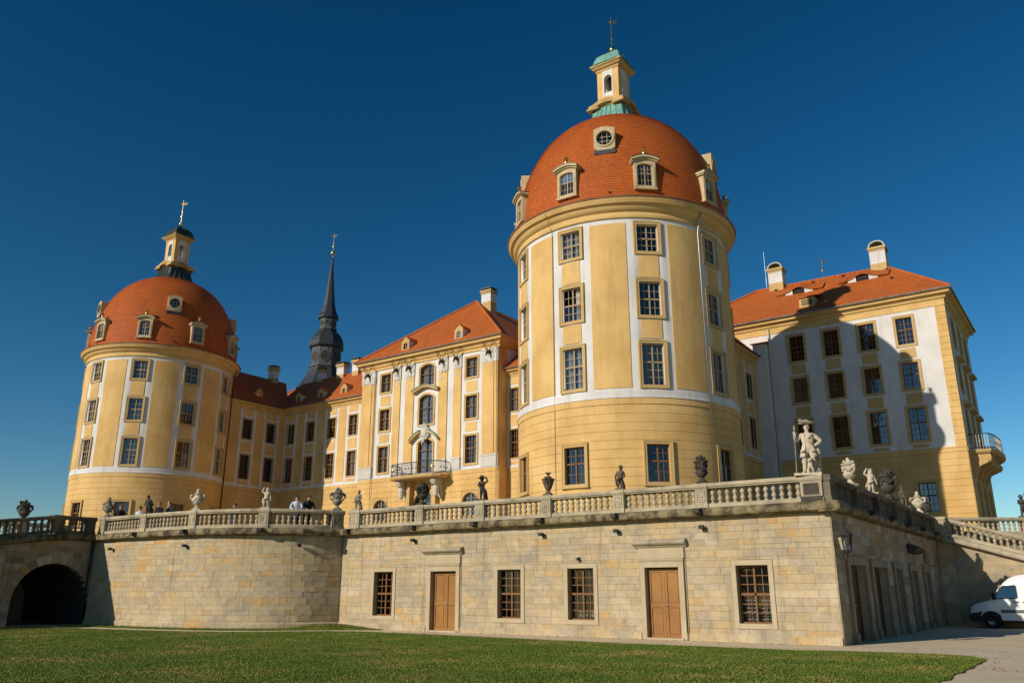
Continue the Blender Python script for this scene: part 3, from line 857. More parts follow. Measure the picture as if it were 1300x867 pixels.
def make_dormer_meshes():
    """big moulded dormer of the tower dome: local x right, -y outward, z up, origin at sill on the dome"""
    D = {}
    w, h = 0.86, 1.38; ow, oh = 1.24, 1.85
    m = MB()
    ap = arc_pts(w, 0.3 + h - 0.1, 0.1); y0 = -0.12
    pin = [(-w / 2, 0.3)] + ap + [(w / 2, 0.3)]
    pout = [(-ow / 2, 0.08)] + [(-ow / 2, oh - 0.05 + (0 if k in (0, 8) else 0.0)) if k == 0 else ((-ow / 2 + ow * k / 8), oh + 0.12 * math.sin(math.pi * k / 8)) for k in range(9)] + [(ow / 2, 0.08)]
    for k in range(len(pin) - 1):
        a, b, c, d = pin[k], pin[k + 1], pout[k + 1], pout[k]
        m.poly([(a[0], y0, a[1]), (b[0], y0, b[1]), (c[0], y0, c[1]), (d[0], y0, d[1])])
        m.poly([(d[0], y0, d[1]), (c[0], y0, c[1]), (c[0], 1.6, c[1]), (d[0], 1.6, d[1])])
        m.poly([(a[0], y0 + 0.22, a[1]), (b[0], y0 + 0.22, b[1]), (b[0], y0, b[1]), (a[0], y0, a[1])])
    m.poly([(-ow / 2, y0, 0.08), (ow / 2, y0, 0.08), (w / 2, y0, 0.3), (-w / 2, y0, 0.3)])
    m.poly([(-w / 2, y0, 0.3), (w / 2, y0, 0.3), (w / 2, y0 + 0.22, 0.3), (-w / 2, y0 + 0.22, 0.3)])
    m.box(-ow / 2 - 0.04, ow / 2 + 0.04, y0 - 0.06, 0.3, 0.06, 0.17)
    m.box(-w / 2 - 0.12, -w / 2 - 0.05, y0 - 0.03, 0, 0.22, oh - 0.35); m.box(w / 2 + 0.05, w / 2 + 0.12, y0 - 0.03, 0, 0.22, oh - 0.35)
    D['front'] = m.mesh('dormer', 'dormer_stone')
    m = MB()   # curved hood moulding
    n = 10; hw = ow / 2 + 0.17
    for k in range(n):
        xa, xb = -hw + 2 * hw * k / n, -hw + 2 * hw * (k + 1) / n
        za, zb = oh - 0.02 + 0.2 * math.sin(math.pi * k / n), oh - 0.02 + 0.2 * math.sin(math.pi * (k + 1) / n)
        m.prism([(xa, za), (xb, zb), (xb, zb + 0.13), (xa, za + 0.13)], lambda p: (p[0], y0 - 0.2, p[1]), lambda p: (p[0], 1.3, p[1]))
        m.prism([(xa * .93, za - 0.08), (xb * .93, zb - 0.08), (xb * .93, zb), (xa * .93, za)], lambda p: (p[0], y0 - 0.1, p[1]), lambda p: (p[0], 1.3, p[1]))
    D['hood'] = m.mesh('hood', 'dormer_stone')
    m = MB()
    for k in range(n):
        xa, xb = -hw + 2 * hw * k / n, -hw + 2 * hw * (k + 1) / n
        za, zb = oh + 0.112 + 0.2 * math.sin(math.pi * k / n), oh + 0.112 + 0.2 * math.sin(math.pi * (k + 1) / n)
        m.prism([(xa * 1.02, za), (xb * 1.02, zb), (xb * 1.02, zb + 0.04), (xa * 1.02, za + 0.04)], lambda p: (p[0], y0 - 0.22, p[1]), lambda p: (p[0], 1.3, p[1]))
    D['cover'] = m.mesh('hood_cover', 'slate')
    D['scroll'] = MB().tube([(-0.26, y0 + .02, oh + 0.3), (-0.12, y0 + .02, oh + 0.42), (0, y0 + .02, oh + 0.46), (0.12, y0 + .02, oh + 0.42), (0.26, y0 + .02, oh + 0.3)], [.05, .08, .1, .08, .05], 6).mesh('scroll', 'slate', True)
    D['finial'] = MB().lathe([(0.13, 0), (0.13, 0.06), (0.06, 0.1), (0.05, 0.16), (0.12, 0.22), (0.15, 0.3), (0.12, 0.38), (0.04, 0.43), (0.0, 0.45)], 10, (0, y0 + 0.02, oh + 0.42)).mesh('finial', 'gold', True)
    f = MB(); yy = y0 + 0.12
    f.box(-w / 2, -w / 2 + 0.05, yy, yy + 0.05, 0.3, 0.3 + h); f.box(w / 2 - 0.05, w / 2, yy, yy + 0.05, 0.3, 0.3 + h)
    f.box(-w / 2 + .05, w / 2 - .05, yy, yy + 0.05, 0.3, 0.35); f.box(-0.035, 0.035, yy - 0.01, yy + 0.051, 0.35, 0.3 + h)
    f.box(-w / 2 + .05, w / 2 - .05, yy - 0.01, yy + 0.052, 0.3 + h * 0.55, 0.3 + h * 0.55 + 0.06)
    for x in (-0.19, 0.19): f.box(x - 0.012, x + 0.012, yy + .01, yy + 0.04, 0.35, 0.3 + h)
    for z in (0.3 + h * 0.28, 0.3 + h * 0.78): f.box(-w / 2 + .05, w / 2 - .05, yy + .011, yy + 0.041, z - 0.012, z + 0.012)
    D['frame'] = f.mesh('frame', 'sash_cream')
    D['panes'] = []
    for xa, xb in ((-w / 2 + 0.04, -0.03), (0.03, w / 2 - 0.04)):
        for za, zb in ((0.34, 0.3 + h * 0.55), (0.3 + h * 0.55 + 0.05, 0.3 + h - 0.02)):
            D['panes'].append(MB().poly([(xa, yy + 0.025, za), (xb, yy + 0.025, za), (xb, yy + 0.025, zb), (xa, yy + 0.025, zb)]).mesh('pane', 'old_glass'))
    rb = MB().box(-w / 2 + .01, w / 2 - .01, yy + 0.04, yy + 0.045, 0.31, 0.28 + h)
    D['room'] = rb.mesh('recess', 'interior_shade')  # flat dark plate just behind the panes stands for an unlit interior
    # round oculus: ring in a square plate with curved head
    m = MB(); r = 0.47; n = 24
    def outl(a):
        c, s = math.cos(a), math.sin(a); k = 0.62 / max(abs(c), abs(s) * 0.82, 1e-6)
        x, z = c * k, s * k
        if z > 0.5: z = 0.62 + 0.16 * math.cos(x / 0.62 * math.pi / 2)
        return (x, z)
    for k in range(n):
        a0, a1 = 2 * math.pi * k / n, 2 * math.pi * (k + 1) / n
        i0, i1 = (r * math.cos(a0), r * math.sin(a0)), (r * math.cos(a1), r * math.sin(a1)); o0, o1 = outl(a0), outl(a1)
        m.poly([(i0[0], -0.1, i0[1]), (i1[0], -0.1, i1[1]), (o1[0], -0.1, o1[1]), (o0[0], -0.1, o0[1])])
        m.poly([(o0[0], -0.1, o0[1]), (o1[0], -0.1, o1[1]), (o1[0], 2.0, o1[1]), (o0[0], 2.0, o0[1])])
        m.poly([(i1[0], -0.1, i1[1]), (i0[0], -0.1, i0[1]), (i0[0], 0.16, i0[1]), (i1[0], 0.16, i1[1])])
        e0, e1 = 1.22, 1.0
        m.prism([(i0[0] * e0, i0[1] * e0), (i1[0] * e0, i1[1] * e0), i1, i0], lambda p: (p[0], -0.15, p[1]), lambda p: (p[0], -0.09, p[1]))
    D['oculus'] = m.mesh('oculus', 'dormer_stone')
    D['apron'] = MB().box(-0.63, 0.63, -0.11, 1.2, -1.02, -0.765).mesh('apron', 'slate')
    g = MB().poly([(r * math.cos(2 * math.pi * k / n), 0.07, r * math.sin(2 * math.pi * k / n)) for k in range(n)])
    D['oculus_pane'] = g.mesh('pane', 'old_glass')
    f = MB()
    for x in (-0.14, 0.14): f.box(x - .018, x + .018, 0.02, 0.06, -0.4, 0.4)
    for z in (-0.14, 0.14): f.box(-0.4, 0.4, 0.021, 0.061, z - .018, z + .018)
    D['oculus_frame'] = f.mesh('frame', 'sash_cream')
    D['oculus_room'] = MB().box(-0.44, 0.44, 0.085, 0.09, -0.44, 0.44).mesh('recess', 'interior_shade')  # oculus backing is a dark plate, its interior shade put into the colour
    return D
DM = make_dormer_meshes()

def weather_vane(parent, x, y, z0, z1, ball_z, r=0.2, mat='gold'):
    m = MB().tube([(x, y, z0), (x, y, z1)], [0.05, 0.025], 6)
    v = part('vane_pole', m, mat, parent)
    part('ball', MB().ball((x, y, ball_z), r, 14, 8), 'gold', v, 'all')
    h = z1 - ball_z
    f = MB()
    f.prism([(0.04, 0), (0.42, 0.06), (0.36, 0.18), (0.46, 0.3), (0.04, 0.26)], lambda p: (x + p[0] * 0.8, y + p[0] * 0.6, z1 - 0.55 + p[1]), lambda p: (x + p[0] * 0.8 - 0.015, y + p[0] * 0.6 + 0.02, z1 - 0.55 + p[1]))
    f.prism([(-0.04, 0.06), (-0.25, 0.1), (-0.25, 0.16), (-0.04, 0.2)], lambda p: (x + p[0] * 0.8, y + p[0] * 0.6, z1 - 0.55 + p[1]), lambda p: (x + p[0] * 0.8 - 0.015, y + p[0] * 0.6 + 0.02, z1 - 0.55 + p[1]))
    f.ball((x, y, ball_z + h * 0.32), r * 0.45, 8, 5); f.ball((x, y, ball_z + h * 0.5), r * 0.3, 8, 5)
    part('vane', f, mat, v)

def course_pieces(t, S, lo, hi, z0, z1, hs, tt, mat='plaster_yellow'):
    """one raised rustication course, cut into the pieces that stand between the window openings"""
    full = sorted((h[0], h[1]) for h in hs if h[2] <= z0 + 1e-6 and h[3] >= z1 - 1e-6 and h[1] > lo and h[0] < hi)
    edges = [lo]
    for a, b in full: edges += [a, b]
    edges.append(hi)
    for a, b in zip(edges[::2], edges[1::2]):
        if b - a < 0.02: continue
        m = MB(); loc = [h for h in hs if h[0] < b and h[1] > a and not (h[2] <= z0 + 1e-6 and h[3] >= z1 - 1e-6)]
        wall_grid(m, S, a, b, z0, z1, loc, d=-tt, reveal=tt)
        brk = sorted({a, b} | {x for h in loc for x in h[:2] if a < x < b})
        for p, q in zip(brk, brk[1:]):
            f = S.us(p, q); um = (p + q) / 2
            for z in (z0, z1):
                if any(h[0] < um < h[1] and h[2] < z < h[3] for h in loc): continue
                for ua, ub in zip(f, f[1:]): m.poly([S.pt(ua, z, -tt), S.pt(ub, z, -tt), S.pt(ub, z, 0.01), S.pt(ua, z, 0.01)])
        for u in (a, b): m.poly([S.pt(u, z0, -tt), S.pt(u, z0, 0.01), S.pt(u, z1, 0.01), S.pt(u, z1, -tt)])
        part('rustication_course', m, mat, t, True)

def make_tower(label, C, base_ang, copper, open_at=None, oc=19.5):
    t = thing('round_tower', label, 'tower', (C[0], C[1], FLOOR_Z))
    S = Cyl(C, TR)
    cols = [rad(base_ang + 39 * k) * TR for k in range(-3, 5)]
    halfU = math.pi * TR
    ww = 1.2
    holes = [(u - ww / 2, u + ww / 2, z, z + h) for u in cols for z, h in ROWS_T]
    lo, hi = min(cols) - rad(24) * TR, max(cols) + rad(24) * TR
    rest = lo + 2 * math.pi * TR
    # white rendered drum
    m = MB(); wall_grid(m, S, lo, hi, 11.38, 21.95, holes)
    wall_grid(m, S, hi, rest, 11.38, 21.95)
    part('wall', m, 'plaster_white', t, 'all', merge=True)
    # yellow rusticated base: one raised course after another with a groove between
    zs = [11.40, 11.06]
    while zs[-1] > 4.6: zs.append(zs[-1] - 0.47)
    m = MB(); wall_grid(m, S, lo, hi, 4.0, 11.38, holes, d=0.0, reveal=0.25); wall_grid(m, S, hi, rest, 4.0, 11.38)
    part('base_wall', m, 'plaster_yellow', t)
    for i, (a, b) in enumerate(zip(zs, zs[1:])):
        tt = 0.035 if i else 0.075; g0 = 0.009
        hs = [(u - ww / 2 - 0.17, u + ww / 2 + 0.17, z - 0.17, z + h + 0.17) for u in cols for z, h in ROWS_T if z < 10]
        course_pieces(t, S, lo, hi, b + g0, a - g0, hs, tt)
    # white ring between base and drum
    part('string_course', MB().lathe([(TR + .0, 11.40), (TR + .11, 11.40), (TR + .11, 11.47), (TR + .075, 11.50), (TR + .075, 11.80), (TR, 11.83)], 120, (C[0], C[1], 0), cap=False), 'plaster_white', t, True)
    # yellow fields
    wh = 1.2
    for i, u in enumerate(cols):
        for za, zb in ((11.9 - 0.03, 12.1 - 0.24), (14.38 + 0.28, 15.97 - 0.26), (17.9 + 0.26, 19.7 - 0.26)):
            if zb - za > 0.0:
                part('panel', slab(MB(), S, u - 0.57, u + 0.57, za if za > 12 else 11.62, zb if zb > 12 else 11.86, 0.035 if za > 12 else 0.11), 'plaster_yellow', t)
        nu = cols[i + 1] if i + 1 < len(cols) else cols[0] + 2 * math.pi * TR
        part('panel', slab(MB(), S, u + wh, nu - wh, 11.95, 21.42, 0.035), 'plaster_yellow', t, True)
    rr = random.Random(int(abs(C[0]) * 10))
    for u in cols:
        for j, (z, h) in enumerate(ROWS_T):
            op = open_at is not None and abs(u - rad(open_at) * TR) < 0.1 and j == 2
            window(t, S, u, z, ww, h, nlo=3 if h > 2.1 else 2, nup=2, split=0.56 if j in (0, 1) else 0.5, sw=0.19, sash='sash_cream' if j else 'sash_brown', curtain=0.75 if j else 0.2, sill=(j == 0), open_sash=op, d=0.0 if j else -0.045)
    # cornice and gutter
    cp = [(TR, 21.72), (TR + .10, 21.72), (TR + .12, 21.84), (TR + .08, 21.9), (TR + .08, 22.08), (TR + .2, 22.14), (TR + .3, 22.26), (TR + .34, 22.38), (TR + .52, 22.46), (TR + .56, 22.58), (TR + .62, 22.66), (TR + .62, 22.74), (TR + .2, 22.86), (TR, 22.86)]
    part('cornice', MB().lathe(cp, 144, (C[0], C[1], 0), cap=False), 'cornice_yellow', t, True)
    part('gutter', MB().lathe([(TR + .5, 22.75), (TR + .66, 22.73), (TR + .7, 22.8), (TR + .66, 22.84), (TR + .5, 22.82)], 144, (C[0], C[1], 0), cap=False), 'gutter_red', t, True)
    dome = part('dome', MB().lathe(DOME, 160, (C[0], C[1], 0), cap=False, uvr=6.0), 'dome_tile', t, True)
    part('eaves', MB().lathe([(6.62, 22.84), (6.7, 22.8), (7.16, 22.78), (7.16, 22.82), (6.7, 22.98)], 144, (C[0], C[1], 0), cap=False, uvr=6.5), 'dome_tile', t, True)
    for i, u in enumerate(cols):
        a = u / TR; z = 23.3; r = dome_r(z + 0.3) + 0.06
        o = place('dormer', DM['front'], t, (C[0] + r * math.sin(a), C[1] - r * math.cos(a), z), a)
        for k in ('hood', 'finial', 'frame'): link(k, DM[k], o)
        link('hood_cover', DM['cover'], o); link('scroll', DM['scroll'], o)
        link('recess', DM['room'], o)
        for pm in DM['panes']: link('pane', pm, o)
        a += rad(19.5)
        z = 27.0; r = dome_r(z - 0.3) + 0.16
        if i % 2 != oc: continue
        o = place('oculus', DM['oculus'], t, (C[0] + r * math.sin(a), C[1] - r * math.cos(a), z), a)
        link('pane', DM['oculus_pane'], o); link('frame', DM['oculus_frame'], o); link('recess', DM['oculus_room'], o); link('apron', DM['apron'], o)
        # small vent tiles
        for da, zz in ((-12, 23.35), (10, 23.3)):
            aa = a + rad(da - 8); r2 = dome_r(zz)
            part('vent_tile', MB().box(-0.06, 0.06, -0.1, 0.1, -0.04, 0.06).xf(Matrix.Translation((C[0] + r2 * math.sin(aa), C[1] - r2 * math.cos(aa), zz)) @ Matrix.Rotation(aa, 4, 'Z')), 'dark_stone', t)
    # lantern on top: flared metal skirt, curved plinth, four posts with arches, cap
    x, y = C
    cu = 'copper_green' if copper else 'copper_dark'
    sk = MB(); rows = []
    for z, hw in ((30.78, 2.1), (31.15, 1.75), (31.6, 1.42), (32.1, 1.2), (32.5, 1.1)):
        q = []
        for k in range(24):
            an = 2 * math.pi * k / 24
            c, s = math.cos(an), math.sin(an); f = (31.0 - z) / -1.5
            sq = hw / max(abs(c), abs(s)); rd = hw * 1.02
            b = min(max(f, 0), 1); rr2 = rd * (1 - b) + min(sq, hw * 1.35) * b
            q.append((x + rr2 * c, y + rr2 * s, z))
        rows.append(q)
    lan = part('lantern', sk.grid(rows, True), cu, t)
    rb = MB()
    for k in range(24):
        an = 2 * math.pi * k / 24
        pts = [rows[j][k] for j in range(5)]
        rb.tube([(p[0] + 0.02 * math.cos(an), p[1] + 0.02 * math.sin(an), p[2]) for p in pts], 0.035, 4)
    part('seam', rb, cu, lan)
    pl = MB()   # plinth whose top moulding arches up in the middle of each face
    hw = 1.12; n = 12
    for f in range(4):
        Mx = Matrix.Translation((x, y, 0)) @ Matrix.Rotation(f * math.pi / 2, 4, 'Z'); st = len(pl.v)
        for k in range(n):
            xa, xb = -hw + 2 * hw * k / n, -hw + 2 * hw * (k + 1) / n
            za, zb = 0.34 * math.cos(math.pi * xa / hw / 2) ** 2, 0.34 * math.cos(math.pi * xb / hw / 2) ** 2
            pl.prism([(xa, 32.35 + za * .6), (xb, 32.35 + zb * .6), (xb, 32.72 + zb), (xa, 32.72 + za)], lambda p: (p[0], -hw, p[1]), lambda p: (p[0], -0.5, p[1]))
            e = 1.14
            pl.prism([(xa * e, 32.60 + za), (xb * e, 32.60 + zb), (xb * e, 32.78 + zb), (xa * e, 32.78 + za)], lambda p: (p[0], -hw - 0.16, p[1]), lambda p: (p[0], -0.5, p[1]))
            pl.prism([(xa * 1.22, 32.42 + za * .8), (xb * 1.22, 32.42 + zb * .8), (xb * 1.22, 32.54 + zb * .8), (xa * 1.22, 32.54 + za * .8)], lambda p: (p[0], -hw - 0.26, p[1]), lambda p: (p[0], -0.5, p[1]))
        pl.xf(Mx, st)
    part('plinth', pl, 'plaster_ochre', lan)
    s = 0.80
    for sx in (-1, 1):
        for sy in (-1, 1):
            part('post', MB().box(*sorted((x + sx * s, x + sx * (s - 0.42))), *sorted((y + sy * s, y + sy * (s - 0.42))), 32.7, 35.5), 'plaster_yellow', lan)
    for f in range(4):
        Mx = Matrix.Translation((x, y, 0)) @ Matrix.Rotation(f * math.pi / 2, 4, 'Z')
        m = MB(); w = 0.58; ap = arc_pts(w, 34.75, 0.29, 10)
        for a, b in zip(ap, ap[1:]): m.prism([a, b, (b[0], 35.5), (a[0], 35.5)], lambda p: (p[0], -s - 0.02, p[1]), lambda p: (p[0], -s + 0.3, p[1]))
        m.box(-w / 2 - 0.1, -w / 2, -s - 0.02, -s + 0.3, 32.9, 35.5); m.box(w / 2, w / 2 + 0.1, -s - 0.02, -s + 0.3, 32.9, 35.5)
        m.box(-w / 2, w / 2, -s + 0.02, -s + 0.2, 32.9, 33.75)
        part('arch', m.xf(Mx), 'plaster_white', lan)
    part('core', MB().box(x - 0.3, x + 0.3, y - 0.3, y + 0.3, 32.5, 33.4), 'plaster_ochre', lan)
    run = [(x - s, y - s), (x + s, y - s), (x + s, y + s), (x - s, y + s)]
    m = MB(); run_profile(m, run, [(-0.3, 35.44), (0.05, 35.44), (0.08, 35.58), (0.2, 35.64), (0.26, 35.74), (0.36, 35.8), (0.36, 35.9), (-0.3, 35.95)], closed=True)
    part('lantern_cornice', m, 'plaster_ochre', lan)
    rows = []
    for z, hw in ((35.9, 1.22), (36.05, 1.06), (36.4, 0.98), (36.7, 0.84), (36.95, 0.56), (37.1, 0.2), (37.3, 0.1)):
        q = []
        for k in range(24):
            an = 2 * math.pi * k / 24; c, sn = math.cos(an), math.sin(an)
            r2 = min(hw / max(abs(c), abs(sn)), hw * 1.32)
            q.append((x + r2 * c, y + r2 * sn, z))
        rows.append(q)
    cap = part('cap', MB().grid(rows, True).poly(rows[-1]), cu, lan, True)
    m = MB()
    for k in range(0, 24, 3): m.tube([rows[j][k] for j in range(6)], 0.03, 4)
    part('seam', m, cu, lan)
    weather_vane(t, x, y, 37.2, 40.2, 37.5, 0.2)
    return t, S
C1 = (-22.39, 43.89); C2 = (-72.0, 43.65)
tower_a, S1 = make_tower('tall round yellow tower with orange dome and green copper lantern cap', C1, 1.5, True, open_at=1.5, oc=1)
tower_b, S2 = make_tower('round yellow tower with orange dome and blackened lantern cap', C2, 3.6, False, oc=0)
# lightning conductor and rain pipe running down the sunlit side
u = rad(69.3) * TR
part('downpipe', MB().tube([S1.pt(u, 22.6, -0.5), S1.pt(u, 21.9, -0.22), S1.pt(u, 21.3, -0.09), S1.pt(u, 4.6, -0.13)], 0.045, 8), 'zinc', tower_a, 'all')
u = rad(-9.3) * TR
part('lightning_wire', MB().tube([S1.pt(u, 22.6, -0.66), S1.pt(u, 21.6, -0.06), S1.pt(u, 4.6, -0.075)], 0.014, 5), 'zinc', tower_a)
u = rad(137) * TR
part('downpipe', MB().tube([S2.pt(u, 22.6, -0.5), S2.pt(u, 21.9, -0.2), S2.pt(u, 4.6, -0.1)], 0.055, 8), 'iron', tower_b, 'all')

# ------------------------------------------------------------------ straight wings, pavilions
def rustic_base(t, S, u0, u1, z_top, holes, z_bot=4.0, step=0.47, first=0.34):
    m = MB(); wall_grid(m, S, u0, u1, z_bot, z_top, holes); part('base_wall', m, 'plaster_ochre', t)
    zs = [z_top, z_top - first]
    while zs[-1] > 4.6: zs.append(zs[-1] - step)
    hs = [(a - 0.16, b + 0.16, c - 0.16, e + 0.16) for a, b, c, e in holes]
    for i, (a, b) in enumerate(zip(zs, zs[1:])):
        course_pieces(t, S, u0 + 0.004, u1 - 0.004, b + 0.009, a - 0.009, hs, 0.035 if i else 0.075)
def plain_box(t, pts, z0, z1, mat, name='wall'):
    """closing walls nobody looks at from the front: 2D outline, left open where facades stand"""
    m = MB()
    for a, b in zip(pts, pts[1:]): m.poly([(a[0], a[1], z0), (b[0], b[1], z0), (b[0], b[1], z1), (a[0], a[1], z1)])
    part(name, m, mat, t)

def lesene_facade(t, S, u0, u1, cols, zband=11.42, ztop=19.25, rows=((16.12, 1.95), (12.2, 2.35)), base_holes=(), ww=1.08, half=0.95, curtain=0.5, sash='sash_brown', edges=(True, True)):
    holes = [(u - ww / 2, u + ww / 2, z, z + h) for u in cols for z, h in rows]
    m = MB(); wall_grid(m, S, u0, u1, zband, ztop, holes); part('wall', m, 'plaster_white', t)
    rustic_base(t, S, u0, u1, zband, list(base_holes))
    slab_m = MB(); slab(slab_m, S, u0 + 0.003, u1 - 0.003, zband - 0.01, zband + 0.16, 0.06); part('string_course', slab_m, 'plaster_white', t)
    r2, r1 = rows[0], rows[1]
    for u in cols:
        for za, zb in ((zband + 0.24, r1[0] - 0.24), (r1[0] + r1[1] + 0.3, r2[0] - 0.3), (r2[0] + r2[1] + 0.34, ztop - 0.2)):
            if zb - za > 0.1: part('panel', slab(MB(), S, u - 0.6, u + 0.6, za, zb, 0.03), 'plaster_yellow', t)
        for z, h in rows: window(t, S, u, z, ww, h, nlo=3, nup=2, sw=0.12, proud=0.06, sash=sash, curtain=curtain)
    ed = [u0] + [x for u in sorted(cols) for x in (u - half, u + half)] + [u1]
    for a, b in zip(ed[::2], ed[1::2]):
        if b - a > 0.15: part('panel', slab(MB(), S, a + 0.01, b - 0.01, zband + 0.3, ztop - 0.2, 0.03), 'plaster_yellow', t)

# --- the long wings on either side of the pavilion (facade at Y 55.5)
YF = 55.5
def long_wing(label, xa, xb, cols, chims, dorms, left_end):
    t = thing('castle_wing', label, 'wing', ((xa + xb) / 2, YF, FLOOR_Z))
    S = Flat((xa, YF), (xb, YF))
    lesene_facade(t, S, 0, xb - xa, [c - xa for c in cols])
    plain_box(t, [(xb, YF), (xb, 63.5), (xa, 63.5), (xa, YF)], 4.0, 19.3, 'plaster_yellow')
    part('cornice', run_profile(MB(), [(xa, YF), (xb, YF)], CORNICE(19.22, 19.78, 0.5)), 'cornice_yellow', t)
    rf = MB(); zr = 23.7; ym = 59.5
    roof_face(rf, [(xa - (2.2 if left_end else 0), YF - 0.58, 19.76), (xb + (0 if left_end else 2.2), YF - 0.58, 19.76), (xb + (0 if left_end else 2.2), ym, zr), (xa - (2.2 if left_end else 0), ym, zr)])
    roof_face(rf, [(xb + 1, 64.1, 19.76), (xa - 1, 64.1, 19.76), (xa - 1, ym, zr), (xb + 1, ym, zr)])
    r = part('roof', rf, 'roof_tile', t)
    part('gutter', MB().tube([(xa, YF - 0.6, 19.76), (xb, YF - 0.6, 19.76)], 0.055, 6), 'zinc', t)
    rc = MB()
    for k in range(int((xb - xa) / 0.4)):
        x = xa + 0.4 * k; rc.tube([(x, ym, zr + 0.02), (x + 0.37, ym, zr + 0.03)], [0.09, 0.11], 6)
    o = part('ridge_tiles', rc, 'roof_tile', t); o['kind'] = 'stuff'
    for (x, y, z0, z1, w, d) in chims: chimney(r, x, y, z0, z1, w, d)
    for x in dorms: roof_dormer(r, x, YF + 0.35, 20.45, 0, 0.85, 0.85, 1.6)
    return t
long_wing('yellow wing between the corner recess and the stag-head pavilion', -68.0, -55.5, [-66.8, -63.82, -60.75, -57.78],
          [(-67.15, 59.5, 23.0, 24.75, 0.8, 0.7), (-63.95, 59.5, 23.0, 24.85, 1.05, 0.8), (-61.7, 59.5, 23.0, 24.95, 0.9, 0.8)], [-66.4, -63.05, -59.75], True)
long_wing('short yellow wing between the stag-head pavilion and the big round tower', -39.5, -26.5, [-38.62, -35.6, -32.6, -29.6], [(-36.3, 59.5, 23.2, 25.4, 1.2, 0.9)], [-35.0], False)

# --- cross wings that tie the towers to the main block
def cross_wing(label, xa, xb, ya, yb, cols_right, chims, dorms, right_face=True, z_base_holes=()):
    t = thing('cross_wing', label, 'wing', ((xa + xb) / 2, (ya + yb) / 2, FLOOR_Z))
    S = Flat((xb, ya), (xb, yb))
    lesene_facade(t, S, 0, yb - ya, [c - ya for c in cols_right], base_holes=z_base_holes, sash='sash_dark', curtain=0.15)
    S2_ = Flat((xa, yb), (xa, ya))
    lesene_facade(t, S2_, 0, yb - ya, [yb - c for c in cols_right], curtain=0.2)
    part('cornice', run_profile(MB(), [(xb, ya), (xb, yb)], CORNICE(19.22, 19.78, 0.5)), 'cornice_yellow', t)
    part('cornice', run_profile(MB(), [(xa, yb), (xa, ya)], CORNICE(19.22, 19.78, 0.5)), 'cornice_yellow', t)
    xm = (xa + xb) / 2; zr = 19.76 + (xb - xa) / 2 * 1.05 + 0.5
    rf = MB()
    roof_face(rf, [(xb + 0.58, ya - 1, 19.765), (xb + 0.58, yb, 19.765), (xm, yb + 2.5, zr), (xm, ya - 1, zr)])
    roof_face(rf, [(xa - 0.58, yb, 19.765), (xa - 0.58, ya - 1, 19.765), (xm, ya - 1, zr), (xm, yb + 2.5, zr)])
    r = part('roof', rf, 'roof_tile', t)
    for (x, y, z0, z1, w, d) in chims: chimney(r, x, y, z0, z1, w, d)
    for y in dorms: roof_dormer(r, xb - 0.35, y, 20.45, rad(90), 0.85, 0.85, 1.6)
    part('gutter', MB().tube([(xb + 0.6, ya, 19.77), (xb + 0.6, yb, 19.77)], 0.055, 6), 'iron', t)
    return t
cross_wing('shaded yellow wing joining the tower with the blackened lantern to the main block', -74.4, -68.0, 47.0, YF, [51.05, 53.95], [(-71.2, 56.2, 23.0, 24.85, 0.8, 0.8)], [52.4])
cw = cross_wing('shaded yellow wing joining the tower with the green copper lantern to the white-walled house', -29.0, -21.0, 47.0, 64.8, [50.0, 53.0, 56.0, 59.2, 62.3], [], [])

# --- pavilion with pilasters, stag heads, balcony
def stag_meshes():
    h = MB()
    h.tube([(0, 0, 0.05), (0, -0.18, 0.1), (0, -0.34, 0.02), (0, -0.5, -0.18), (0, -0.56, -0.34)], [0.16, 0.15, 0.14, 0.09, 0.06], 8)
    for s in (-1, 1): h.tube([(s * 0.1, -0.2, 0.16), (s * 0.3, -0.24, 0.2)], [0.05, 0.015], 5)
    head = h.mesh('stag_head', 'antler', True)
    an = []
    for s in (-1, 1):
        a = MB()
        main = [(s * 0.07, -0.25, 0.18), (s * 0.25, -0.27, 0.38), (s * 0.42, -0.28, 0.62), (s * 0.5, -0.27, 0.88), (s * 0.46, -0.24, 1.08)]
        a.tube(main, [0.04, 0.035, 0.03, 0.022, 0.01], 5)
        for b, e in ((1, (0.2, -0.5, 0.55)), (2, (0.68, -0.36, 0.78)), (3, (0.74, -0.3, 1.06)), (2, (0.3, -0.4, 0.86)), (3, (0.34, -0.36, 1.12))):
            a.tube([main[b], (s * (abs(main[b][0]) + e[0]) / 2, (main[b][1] + e[1]) / 2, (main[b][2] + e[2]) / 2 - 0.03), (s * e[0], e[1], e[2])], [0.028, 0.02, 0.008], 4)
        an.append(a.mesh('antlers', 'antler'))
    return head, an
STAG, ANT = stag_meshes()
